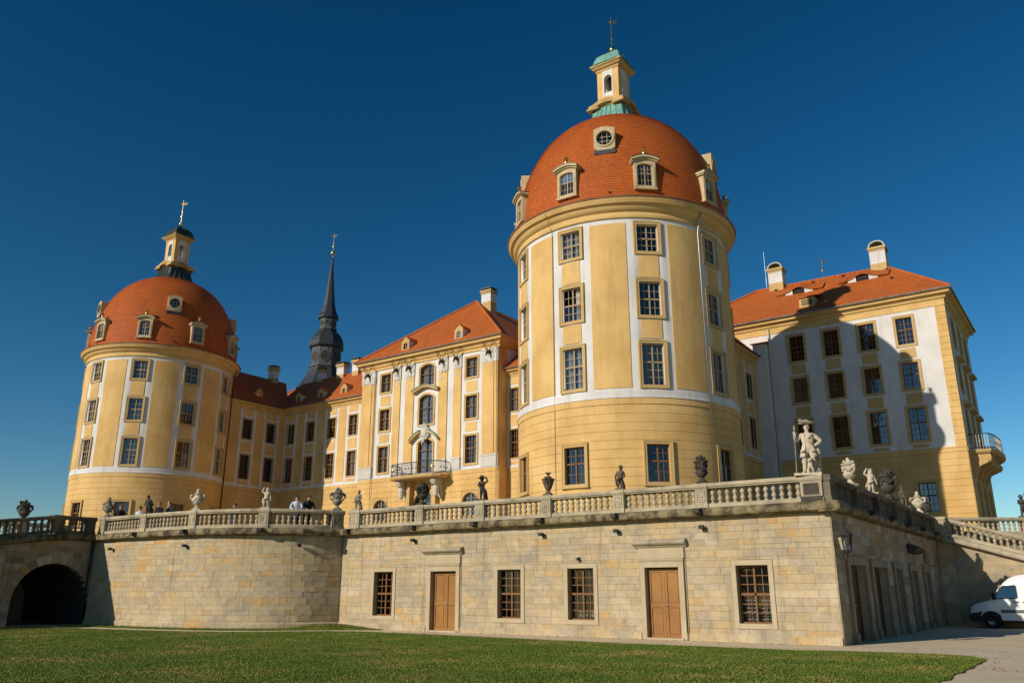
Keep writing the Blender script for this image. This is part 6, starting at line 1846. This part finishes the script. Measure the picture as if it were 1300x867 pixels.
def urn(label, kind, mat, loc, h=1.0, seed=0):
    t = thing('stone_urn', label, 'urn', loc, rad(20 * seed), 'urns on the balustrade piers')
    t.scale = (h, h, h)
    link('foot', MB().box(-0.19, 0.19, -0.19, 0.19, 0, 0.07).lathe([(0.17, 0.07), (0.17, 0.1), (0.1, 0.15), (0.07, 0.22), (0.1, 0.24)], 16, cap=False).mesh('foot', mat, True), t)
    bodies = {0: [(0.06, 0.22), (0.1, 0.24), (0.19, 0.32), (0.22, 0.4), (0.2, 0.44), (0.16, 0.5), (0.17, 0.66), (0.22, 0.72), (0.26, 0.75), (0.26, 0.78), (0.14, 0.8)],
              1: [(0.06, 0.22), (0.12, 0.25), (0.2, 0.34), (0.25, 0.48), (0.23, 0.58), (0.15, 0.66), (0.12, 0.7), (0.17, 0.75), (0.17, 0.78), (0.08, 0.8)],
              2: [(0.06, 0.22), (0.1, 0.25), (0.15, 0.32), (0.2, 0.5), (0.27, 0.66), (0.29, 0.7), (0.22, 0.73), (0.12, 0.76)]}[kind]
    link('bowl', MB().lathe(bodies, 20, cap=False).mesh('bowl', mat, True), t)
    f = MB(); rr = random.Random(seed + kind * 7)
    if kind == 0:
        for k in range(14): f.ball((rr.uniform(-.15, .15), rr.uniform(-.15, .15), 0.8 + rr.uniform(0, .1)), rr.uniform(.04, .08), 6, 5)
        f.ball((0, 0, 0.93), 0.07, 8, 6, (1, 1, 1.2))
    elif kind == 1: f.lathe([(0.1, 0.79), (0.12, 0.84), (0.06, 0.9), (0.09, 0.95), (0.05, 1.0), (0, 1.02)], 12)
    else:
        f.lathe([(0.14, 0.75), (0.16, 0.79), (0.05, 0.84), (0.04, 0.9), (0.07, 0.92)], 12)
        for k in range(6):
            a = k * math.pi / 3; f.tube([(0, 0, 0.9), (0.1 * math.cos(a), 0.1 * math.sin(a), 0.95), (0.12 * math.cos(a), .12 * math.sin(a), 1.0)], [.03, .03, .01], 5)
    link('finial', f.mesh('finial', mat, 'all'), t)
    for s in (-1, 1):
        hm = MB()
        if kind == 2: hm.tube([(s * .25, 0, .66), (s * .36, 0, .74), (s * .34, 0, .62), (s * .27, 0, .5)], [.03, .035, .03, .02], 6)
        else:
            hm.tube([(s * .16, 0, .7), (s * .3, 0, .72), (s * .34, 0, .6), (s * .26, 0, .48), (s * .2, 0, .42)], [.03, .04, .045, .035, .03], 6)
            hm.ball((s * .3, 0, .68), .07, 7, 5)
        link('handle', hm.mesh('handle', mat, 'all'), t)
    g = MB()
    for k in range(20):
        a = 2 * math.pi * k / 20; rr_ = {0: .19, 1: .24, 2: .2}[kind]
        z = {0: .58, 1: .48, 2: .52}[kind] + 0.06 * math.cos(4 * a)
        g.ball((rr_ * math.cos(a), rr_ * math.sin(a), z), rr.uniform(.03, .05), 6, 4)
    link('garland', g.mesh('garland', mat, 'all'), t)
    return t
ZP = 5.472
def fpt(X): return SF.pt(UF(X), ZP, 0.17)
def bpt(u): return BAST.pt(u, ZP, 0.17)
def spt(u): return SS.pt(u, ZP, 0.17)
FACE = rad(28)
urn('bulky grey urn with lion-like handles at the end of the curved balustrade by the arch', 1, 'grey_stone', bpt(BP[0]), 1.08, 1)
put_statue('blackened cherub on the curved balustrade between two pale urns', 0, 'dark_stone', bpt(BP[1]), rad(35), 1.0)
urn('pale urn on the curved balustrade with a bulging body', 1, 'light_stone', bpt(BP[2]), 1.05, 2)
put_statue('pale cream cherub with one arm raised on the curved balustrade', 1, 'light_stone', bpt(BP[3]), rad(40), 1.05)
urn('tall greenish-grey flower urn where the curved and straight balustrades meet', 0, 'grey_stone', bpt(BP[4]), 1.15, 3)
put_statue('weathered grey cherub on the wide end pier of the straight balustrade', 3, 'grey_stone', fpt(-29.82), rad(10), 1.02)
urn('black urn standing in front of the pavilion doorway', 0, 'dark_stone', fpt(-25.64), 1.1, 4)
put_statue('black cherub with a hat and a raised arm beside the arched ground window', 2, 'dark_stone', fpt(-22.15), rad(25), 1.1, 'hat')
urn('slender brown urn with wide lip and flame finial', 2, 'brown_stone', fpt(-18.72), 0.98, 5)
put_statue('brown cherub standing with both arms down below the tower windows', 3, 'brown_stone', fpt(-15.35), rad(30), 1.02)
urn('black flower urn on the pier next to the huntsman corner', 0, 'dark_stone', fpt(-11.94), 1.08, 6)
urn('cream urn with fruit on the shaded balustrade behind the huntsman', 0, 'light_stone', spt(sp[1]), 1.06, 7)
put_statue('cream cherub on the shaded flank balustrade', 1, 'light_stone', spt(sp[2]), rad(35), 1.08)
urn('large black mask urn on the shaded flank balustrade', 0, 'dark_stone', spt(sp[3]), 1.45, 8)
put_statue('dark brown cherub next to the large black mask urn', 0, 'brown_stone', spt(sp[4]), rad(30), 1.05)
urn('cream urn with pointed lid at the head of the stair', 1, 'light_stone', spt(sp[5]), 1.08, 9)
urn('small black urn where the flank balustrade meets the stair', 1, 'dark_stone', spt(sp[6] - 0.15), 0.95, 10)
put_statue('dark cherub with both hands raised on the level balustrade behind the stair', 2, 'dark_stone', SQ.pt(4.1, ZP, 0.17), rad(20), 1.25)
urn('dark urn on the far side of the carriage ramp', 0, 'dark_stone', SL2.pt(3.0, ZP, 0.17), 1.3, 11)

def huntsman():
    t = thing('huntsman_statue', 'cream stone huntsman with tricorn hat, spear and dog on the corner pier', 'statue', (-8.0, 29.3, ZP), rad(14))
    t.scale = (1.04, 1.04, 1.04)
    mat = 'light_stone'
    s = Skel()
    pel = s.add((0.0, 0, 0.92), (0.16, 0.125))
    w = s.add((0.01, 0, 1.05), (0.145, 0.11), pel); ch = s.add((0.02, 0, 1.28), (0.18, 0.13), w); nb = s.add((0.02, -0.01, 1.42), (0.09, .075), ch); nk = s.add((0.02, -0.015, 1.5), 0.055, nb)
    hd = s.add((0.02, -0.035, 1.6), 0.095, nk); s.add((0.02, -0.03, 1.7), 0.085, hd)
    l = s.add((-0.1, 0, 0.86), 0.11, pel)
    s.chain(l, [((-0.13, -0.03, 0.52), 0.08), ((-0.15, 0.0, 0.32), 0.072), ((-0.17, 0.0, 0.14), 0.05), ((-0.22, -0.14, 0.1), 0.045)])
    r = s.add((0.11, 0, 0.86), 0.11, pel)
    s.chain(r, [((0.14, -0.05, 0.52), 0.08), ((0.15, 0.02, 0.32), 0.072), ((0.16, 0.04, 0.14), 0.05), ((0.2, -0.1, 0.1), 0.045)])
    a = s.add((-0.17, 0, 1.37), 0.085, ch); e = s.chain(a, [((-0.36, -0.06, 1.16), 0.07), ((-0.37, -0.2, 1.3), 0.048)]); hand(s, e, (-0.02, -0.08, 0.3), -1, 1.15)
    a = s.add((0.21, 0, 1.37), 0.085, ch); e = s.chain(a, [((0.44, 0.03, 1.14), 0.07), ((0.26, -0.1, 1.0), 0.055)]); hand(s, e, (-0.3, 0.05, -0.1), 1, 1.15)
    me = skin_mesh('figure', s.v, s.e, s.r); me.materials.append(MATS[mat]); link('figure', me, t)
    link('face', face_bits((0.02, -0.035, 1.63), 0.095).mesh('face', mat, 'all'), t)
    link('wig', curls((0.02, -0.01, 1.63), 0.1, 40, 3, .28).mesh('wig', mat, 'all'), t)
    hm = MB(); n = 24; rows = []
    for rr_, z, lift in ((0.1, 1.72, 0), (0.11, 1.71, 0), (0.21, 1.72, 0.05), (0.235, 1.75, 0.1), (0.22, 1.77, 0.1), (0.115, 1.76, 0.0), (0.1, 1.83, 0), (0.03, 1.86, 0)):
        rows.append([(0.02 + rr_ * math.cos(2 * math.pi * k / n) * (1.0 + .12 * math.cos(3 * 2 * math.pi * k / n + 1.57)), -0.02 + rr_ * math.sin(2 * math.pi * k / n) * (1.0 + .12 * math.cos(3 * 2 * math.pi * k / n + 1.57)), z + lift * (1 - math.cos(3 * 2 * math.pi * k / n + 1.57)) * .5) for k in range(n)])
    hm.grid(rows, True); hm.ball((-0.14, -0.1, 1.85), 0.07, 8, 6, (1.2, 1, .8))
    link('tricorn_hat', hm.mesh('tricorn_hat', 'grey_stone', 'all'), t)
    c = MB(); rows = []
    for z, rx, ry in ((1.4, .2, .15), (1.28, .215, .165), (1.08, .175, .14), (0.98, .2, .16), (0.8, .255, .2), (0.62, .29, .23)):
        rows.append([(0.015 + rx * math.sin(2 * math.pi * k / 28) * (1 + .05 * math.sin(k * 2.3) * (1.4 - z)), -ry * math.cos(2 * math.pi * k / 28) * (1 + .08 * math.sin(k * 1.9 + z) * (1.4 - z)), z) for k in range(2, 27)])
    c.grid(rows); c.tube([(-0.2, -0.1, 1.38), (-0.02, -0.19, 1.2), (0.18, -0.16, 1.0)], .022, 6); c.tube([(0.2, -.1, 1.38), (0.04, -.18, 1.25)], .03, 6)
    for s_ in (-1, 1): c.box(s_ * .17 - .06, s_ * .17 + .06, -.24, -.16, .78, .84)
    co = link('coat', c.mesh('coat', mat, 'all'), t)
    sl = MB(); sl.tube([(0.28, 0.05, 1.0), (0.32, 0.1, .75), (0.34, .12, .45)], [.06, .07, .03], 7)
    link('coat_tail', sl.mesh('coat_tail', mat, 'all'), t)
    for s_ in (-1, 1): link('boot_cuff', MB().lathe([(.07, 0), (.095, .1), (.1, .14), (.08, .14)], 12, (s_ * .15 - (.0 if s_ > 0 else -.01), .0, .38)).mesh('boot_cuff', mat, True), t)
    link('spear', MB().tube([(-0.42, -0.23, 0.08), (-0.36, -0.22, 1.5)], .018, 6).tube([(-0.36, -0.22, 1.5), (-0.36, -.22, 1.56), (-0.355, -.22, 1.72)], [.025, .045, .004], 6).mesh('spear', 'grey_stone', True), t)
    d = Skel(); b = d.add((0.02, 0.05, 0.22), 0.09); c2 = d.add((0.03, -0.12, 0.34), 0.1, b); n_ = d.add((0.04, -0.18, 0.45), .065, c2); h = d.add((0.05, -0.25, 0.52), .07, n_); d.add((0.06, -0.36, 0.47), .038, h)
    for s_ in (-1, 1):
        d.chain(c2, [((0.03 + s_ * .07, -0.17, 0.22), .04), ((0.03 + s_ * .08, -0.18, 0.1), .03), ((0.03 + s_ * .08, -0.22, 0.085), .026)])
        d.chain(b, [((0.02 + s_ * .1, 0.0, 0.16), .06), ((0.02 + s_ * .11, 0.06, 0.11), .035), ((0.02 + s_ * .11, -0.03, 0.09), .028)])
        d.chain(h, [((0.05 + s_ * .06, -.2, .54), .03), ((0.05 + s_ * .085, -.2, .45), .02)])
    d.chain(b, [((-0.02, .16, .15), .03), ((-.1, .22, .12), .018)])
    dm = skin_mesh('dog', d.v, d.e, d.r); dm.materials.append(MATS[mat]); link('dog', dm, t)
    link('base', MB().box(-0.5, 0.36, -0.32, 0.3, 0, 0.075).mesh('base', mat), t)
    link('rock', MB().ball((0.2, 0.16, 0.25), .2, 10, 7, (.9, .7, 1.4)).mesh('rock', mat, 'all'), t)
huntsman()

def person(label, loc, rz, coat, legs, hair, h=1.72, pose='stand'):
    t = thing('person', label, 'person', loc, rz, 'visitors on the terrace')
    k = h / 1.75; t.scale = (k, k, k)
    s = Skel(); ln = -0.16 if pose == 'lean' else 0.0
    pel = s.add((0, 0, 0.95), (0.165, .12)); w = s.add((0, ln * .3, 1.1), (0.15, .11), pel); ch = s.add((0, ln * .8, 1.3), (0.185, .12), w); nb = s.add((0, ln, 1.43), (.1, .08), ch); nk = s.add((0, ln * 1.05, 1.5), .055, nb)
    hd = s.add((0, ln * 1.1 - .02, 1.6), .09, nk); s.add((0, ln * 1.1 - .015, 1.69), .08, hd)
    for sd in (-1, 1):
        hp = s.add((sd * .1, 0, .9), .105, pel); s.chain(hp, [((sd * .11, -.02, .5), .075), ((sd * .11, .0, .28), .06), ((sd * .11, .02, .09), .045), ((sd * .12, -.13, .05), .04)])
        sh = s.add((sd * .2, ln * .9, 1.38), .075, ch)
        if pose == 'lean': pts = [((sd * .3, ln - .08, 1.13), .058), ((sd * .16, ln - .28, 1.02), .04)]
        else: pts = [((sd * .26, .02, 1.12), .058), ((sd * .27, -.06, .88), .04)]
        e = s.chain(sh, pts); hand(s, e, Vector(pts[1][0]) - Vector(pts[0][0]), sd, 1.0)
    me = skin_mesh('body', s.v, s.e, s.r)
    for mm in (coat, legs, 'skin', 'black_plastic'): me.materials.append(MATS[mm])
    wr = [Vector(s.v[i]) for i in range(len(s.v))]
    for p in me.polygons:
        z = p.center.z
        if z > 1.49: p.material_index = 2
        elif z < 0.1: p.material_index = 3
        elif z < 0.93 and abs(p.center.x) < 0.235: p.material_index = 1
        elif pose == 'stand' and z < 0.9: p.material_index = 2
        elif pose == 'lean' and p.center.y < ln - .27: p.material_index = 2
    link('body', me, t)
    link('hair', curls((0, ln * 1.1 + .005, 1.63), .1, 60, int(h * 100), .36).ball((0, ln * 1.1 + .01, 1.66), .102, 12, 8).mesh('hair', hair, 'all'), t)
    link('face', face_bits((0, ln * 1.1 - .02, 1.62), .088).mesh('face', 'skin', 'all'), t)
    cm = MB(); rows = []
    for z, rx, ry in ((1.46, .11, .1), (1.4, .2, .135), (1.25, .215, .15), (1.05, .19, .145), (.9, .2, .15)):
        rows.append([(rx * math.sin(2 * math.pi * q / 20), ln * max(0, (z - .95) / .48) - ry * math.cos(2 * math.pi * q / 20), z) for q in range(20)])
    link('jacket', cm.grid(rows, True).mesh('jacket', coat, 'all'), t)
def behind(S, u, d): 
    p = S.pt(u, FLOOR_Z, d); return p
ub = BP[3] + (BP[4] - BP[3]) * 0.42
person('person in pale blue jacket leaning on the curved balustrade', BAST.pt(ub, FLOOR_Z, 0.75), BAST.rot(ub), 'cloth_pale', 'cloth_blue', 'hair', 1.66, 'lean')
ub += 0.62
person('person in black jacket leaning close to the one in pale blue', BAST.pt(ub, FLOOR_Z, 0.75), BAST.rot(ub) + 0.2, 'cloth_black', 'cloth_black', 'hair', 1.7, 'lean')
for u, d, rz, c, l, h, ht, lab in ((0.35, 1.0, 1.2, 'cloth_black', 'cloth_black', 'hair_red', 1.72, 'red-haired person in black behind the bulky grey urn by the arch'),
        (1.75, 1.3, .6, 'cloth_pale', 'cloth_blue', 'hair', 1.6, 'person in pale top in front of the tower base window'),
        (2.2, 1.5, .9, 'cloth_red', 'cloth_black', 'hair', 1.66, 'person in red jacket among the small group on the terrace'),
        (2.75, 1.3, -.4, 'cloth_black', 'cloth_blue', 'hair', 1.72, 'tallest dark-clad person of the small terrace group'),
        (3.35, 1.4, .2, 'cloth_black', 'cloth_black', 'hair_red', 1.76, 'red-haired person in dark coat at the edge of the small group'),
        (4.65, 1.2, .5, 'cloth_green', 'cloth_black', 'hair', 1.62, 'person in dark green right beside the blackened cherub'),
        (7.0, 3.5, .0, 'cloth_black', 'cloth_blue', 'hair', 1.68, 'person in black standing back from the curved balustrade')):
    person(lab, BAST.pt(u, FLOOR_Z, d), rz, c, l, h, ht)

# ------------------------------------------------------------------ lamps on the wall
def wall_lantern():
    x, y, z = -7.02, 28.93, 2.75
    t = thing('wall_lantern', 'ornate black iron lantern on a scroll bracket at the terrace corner', 'lantern', (x, y, z))
    hexp = lambda r, zz: [(x + r * math.cos(math.pi / 3 * k + .3), y + r * math.sin(math.pi / 3 * k + .3), z + zz) for k in range(6)]
    part('bracket', MB().tube([(-7.43, 29.2, z + .1), (-7.2, 29.05, z - .1), (x, y, z - .02), (x, y, z + .12)], [.03, .03, .035, .03], 7).tube([(-7.43, 29.2, z + .45), (-7.25, 29.1, z + .28), (-7.15, 29.02, z + .02)], .02, 6), 'iron', t, 'all')
    part('stem', MB().lathe([(.02, -.16), (.05, -.1), (.03, -.05), (.06, 0), (.04, .06), (.1, .12), (.12, .16)], 12, (x, y, z)), 'iron', t, True)
    rows = [hexp(.13, .16), hexp(.15, .2), hexp(.22, .62), hexp(.235, .66)]
    fr = MB()
    for k in range(6):
        fr.tube([rows[1][k], rows[2][k]], .014, 5)
        for a in (0, 1, 2, 3): fr.tube([rows[a][k], rows[a][(k + 1) % 6]], .013, 5)
    part('cage', fr, 'iron', t)
    for k in range(6):
        k2 = (k + 1) % 6
        part('pane', MB().poly([rows[1][k], rows[1][k2], rows[2][k2], rows[2][k]]), 'clear_glass', t)
    part('roof', MB().grid([hexp(.27, .66), hexp(.25, .7), hexp(.15, .8), hexp(.09, .86), hexp(.1, .9), hexp(.05, .95)], True).poly(hexp(.05, .95)), 'iron', t)
    part('finial', MB().lathe([(.05, .95), (.07, 1.0), (.03, 1.05), (.05, 1.09), (.02, 1.14), (.0, 1.22)], 10, (x, y, z)), 'iron', t, True)
    part('lamp_bulb', MB().lathe([(.025, .2), (.03, .3), (.045, .42), (.03, .5), (.0, .52)], 10, (x, y, z)), 'curtain', t, True)
wall_lantern()
def floodlight(label, S, u, z):
    p = S.pt(u, z, -0.02); t = thing('floodlight', label, 'floodlight', p, S.rot(u), 'small floodlights under the coping')
    link('mount', MB().box(-.05, .05, 0, .03, -.06, .08).mesh('mount', 'iron'), t)
    link('arm', MB().tube([(0, 0, .0), (0, -.1, -.02), (0, -.14, .02)], .014, 5).mesh('arm', 'iron'), t)
    link('housing', MB().box(-.09, .09, -.24, -.1, -.03, .1).mesh('housing', 'black_plastic'), t)
    link('lens', MB().box(-.07, .07, -.22, -.12, .1, .106).mesh('lens', 'clear_glass'), t)
for X, lab in ((-25.84, 'small black floodlight high beside the hooded door nearest the curved wall'), (-18.88, 'small black floodlight high between the two neighbouring barred windows'),
               (-15.43, 'small black floodlight high beside the hooded door nearest the corner lantern'), (-11.94, 'small black floodlight on the wall below the black urn next to the huntsman')):
    floodlight(lab, SF, UF(X), 3.86)
for u, lab in ((1.9, 'small black floodlight on the curved wall next to the ramp shadow'), (near_u(BAST, -36.6, 24.6, BL), 'small black floodlight on the curved wall below the pale bulging urn'),
               (near_u(BAST, -31.5, 27.2, BL), 'small black floodlight on the curved wall below the leaning couple')):
    floodlight(lab, BAST, u, 3.75)
t = thing('door_lamp', 'small dark lamp fixed above a barred terrace window', 'lamp', SF.pt(UF(-17.2), 2.9, -0.03))
link('plate', MB().box(-.05, .05, -.03, .03, -.05, .06).mesh('plate', 'iron'), t); link('shade', MB().lathe([(.02, .05), (.05, .02), (.075, -.06), (.06, -.06)], 10, (0, -.09, 0)).mesh('shade', 'iron', True), t)

# ------------------------------------------------------------------ white van
def van():
    X0, YC = -5.98, 48.05; Z0 = -0.02
    t = thing('delivery_van', 'white delivery van parked in front of the stair wall', 'van', (X0 + 2.9, YC, 0))
    def W(s, y, z): return (X0 + s, YC + y, Z0 + z)
    ST = [(0.0, .52, .88), (.04, .46, 1.0), (.18, .42, 1.1), (.5, .40, 1.2), (.82, .38, 1.29), (.95, .38, 1.4), (1.25, .36, 1.78), (1.55, .36, 2.1), (1.8, .36, 2.3), (2.1, .36, 2.42), (2.6, .36, 2.48), (4.0, .36, 2.5), (5.6, .36, 2.48), (5.78, .4, 2.42), (5.84, .5, 2.3)]
    def hw(s, z):
        w = .985 if z < 1.15 else .985 - .13 * min(1, (z - 1.15) / 1.3) ** 1.3
        if s < .5: w *= .86 + .14 * math.sin(math.pi / 2 * s / .5)
        if s > 5.7: w *= .97
        return w
    rows = []
    for s, zb, zt in ST:
        h = zt - zb; r = []
        fr = [0, .02, .25, .5, .75, .88, .96, 1.0]
        half = []
        for f in fr:
            z = zb + h * f; w = hw(s, z)
            if f > .9: w -= {0.96: .035, 1.0: .12}[f] * min(1.0, h / 1.2 + .3)
            if f == 0: w -= .05
            half.append((w, z))
        half.append((0.35, zt + .012 * (zt > 1.5)))
        r = [W(s, -w, z) for w, z in half] + [W(s, w, z) for w, z in reversed(half)]
        rows.append(r)
    b = MB().grid(rows, True); b.poly(list(reversed(rows[0]))); b.poly(rows[-1])
    body = part('body', b, 'van_white', t, True)
    side = lambda pts, off: [W(s, -hw(s, z) - off, z) for s, z in pts]
    def panel(name, pts, off, mat, par=body, th=.012):
        m = MB(); a = side(pts, off); c = side(pts, off - th)
        m.poly(a); m.poly(c)
        for k in range(len(pts)): k2 = (k + 1) % len(pts); m.poly([a[k], a[k2], c[k2], c[k]])
        return part(name, m, mat, par)
    panel('window_seal', [(1.04, 1.33), (1.36, 1.84), (1.5, 1.95), (2.02, 1.99), (2.08, 1.93), (2.08, 1.4), (2.0, 1.36)], .006, 'black_plastic')
    panel('side_window', [(1.12, 1.37), (1.4, 1.82), (1.53, 1.91), (2.0, 1.95), (2.03, 1.91), (2.03, 1.44), (1.97, 1.41)], .012, 'tinted_glass')
    panel('window_divider', [(1.5, 1.42), (1.53, 1.42), (1.53, 1.92), (1.5, 1.9)], .018, 'black_plastic')
    panel('side_moulding', [(1.3, .72), (3.4, .72), (3.4, .86), (1.3, .86)], .02, 'grey_plastic', th=.03)
    panel('side_moulding', [(3.45, .72), (4.3, .72), (4.3, .86), (3.45, .86)], .02, 'grey_plastic', th=.03)
    panel('door_gap', [(2.17, .62), (2.18, .62), (2.19, 2.1), (2.18, 2.1)], .002, 'black_plastic', th=.004)
    panel('door_gap', [(1.24, .62), (1.25, .62), (1.05, 1.3), (1.04, 1.3)], .002, 'black_plastic', th=.004)
    panel('door_gap', [(3.42, .62), (3.43, .62), (3.43, 2.2), (3.42, 2.2)], .002, 'black_plastic', th=.004)
    panel('door_handle', [(1.9, 1.19), (2.08, 1.19), (2.08, 1.235), (1.9, 1.235)], .035, 'black_plastic', th=.03)
    panel('door_handle', [(2.26, 1.19), (2.44, 1.19), (2.44, 1.235), (2.26, 1.235)], .035, 'black_plastic', th=.03)
    panel('sill', [(1.28, .4), (4.25, .4), (4.25, .6), (1.28, .6)], .008, 'van_white')
    panel('red_lettering', [(2.0, .47), (2.35, .47), (2.35, .5), (2.0, .5)], .012, 'cloth_red', th=.003)
    ws = MB()
    zt = lambda s: np.interp(s, [a[0] for a in ST], [a[2] for a in ST])
    for a, c in zip((.95, 1.25, 1.55), (1.25, 1.55, 1.75)):
        ws.poly([W(a, -.8, zt(a) + .008), W(a, .8, zt(a) + .008), W(c, .76, zt(c) + .008), W(c, -.76, zt(c) + .008)])
    part('windscreen', ws, 'tinted_glass', body)
    # black bumper, grille, lamps
    bm_ = MB(); rr_ = []
    for y in (-.97, -.9, -.6, 0, .6, .9, .97):
        s = -.07 + .16 * (abs(y) / .97) ** 4
        rr_.append([W(s, y, .3), W(s - .03, y, .45), W(s - .02, y, .66), W(s + .05, y, .7), W(.5 if abs(y) > .95 else .3, y, .7), W(.5 if abs(y) > .95 else .3, y, .3)])
    part('bumper', bm_.grid(rr_, True).poly(rr_[0]).poly(list(reversed(rr_[-1]))), 'black_plastic', t)
    panel('bumper_side', [(.02, .32), (.42, .32), (.42, .6), (.52, .78), (.3, .72), (.02, .7)], .015, 'black_plastic', t, th=.03)
    part('grille', MB().box(X0 - .03, X0 + .05, YC - .5, YC + .5, .74, .92), 'black_plastic', t)
    for sy in (-1, 1):
        part('headlight', MB().poly([W(-.01, sy * .55, .74), W(.03, sy * .86, .76), W(.2, sy * .955, 1.04), W(.08, sy * .8, 1.0), W(.02, sy * .6, .9)]).poly([W(.01, sy * .55, .74), W(.05, sy * .84, .76), W(.22, sy * .93, 1.04), W(.1, sy * .78, 1.0), W(.04, sy * .6, .9)]), 'clear_glass', t)
        mr = MB().box(*sorted((X0 + 1.02, X0 + 1.16)), *sorted((YC + sy * 1.02, YC + sy * 1.2)), 1.3, 1.62)
        o = part('mirror', mr, 'black_plastic', t)
        part('mirror_arm', MB().tube([W(1.16, sy * .95, 1.38), W(1.1, sy * 1.08, 1.4)], .03, 6), 'black_plastic', o)
        for s in (.86, 4.7):
            pts = [(s + .47 * math.cos(math.pi * k / 14), .34 + .47 * math.sin(math.pi * k / 14)) for k in range(15)]
            m = MB(); o_ = [W(a, sy * .992, c) for a, c in pts]; i_ = [W(s + (a - s) * .82, sy * .992, .34 + (c - .34) * .82) for a, c in pts]; b_ = [W(a, sy * .9, c) for a, c in pts]
            for k in range(14): m.poly([o_[k], o_[k + 1], i_[k + 1], i_[k]]); m.poly([o_[k], o_[k + 1], b_[k + 1], b_[k]])
            m.poly([W(a, sy * .989, c) for a, c in [(s + (a - s) * .83, .34 + (c - .34) * .83) for a, c in pts]])
            part('wheel_arch', m, 'black_plastic', t)
            M = Matrix.Translation(W(s, sy * .88, .34)) @ Matrix.Rotation(sy * -math.pi / 2 + math.pi, 4, 'X')
            ty = MB().lathe([(.2, -.12), (.3, -.12), (.335, -.08), (.345, 0), (.335, .09), (.3, .125), (.22, .12), (.2, .1)], 28, cap=False).xf(M)
            wl = part('wheel', ty, 'rubber', t, True)
            part('rim', MB().lathe([(0, .06), (.05, .09), (.1, .09), (.12, .05), (.17, .03), (.19, .1), (.215, .115), (.22, .1)], 20, cap=False).xf(M), 'steel', wl, True)
    m = MB()
    for sy in (-1, 1): m.box(X0 + 5.84, X0 + 5.88, *sorted((YC + sy * .82, YC + sy * .95)), .9, 1.5)
    part('rear_lamps', m, 'cloth_red', t)
    part('mud_guard', MB().box(X0 + 1.3, X0 + 1.36, YC - .95, YC - .7, .12, .42), 'black_plastic', t)
    part('floor_pan', MB().box(X0 + .3, X0 + 5.7, YC - .8, YC + .8, .28, .42), 'black_plastic', t)
van()
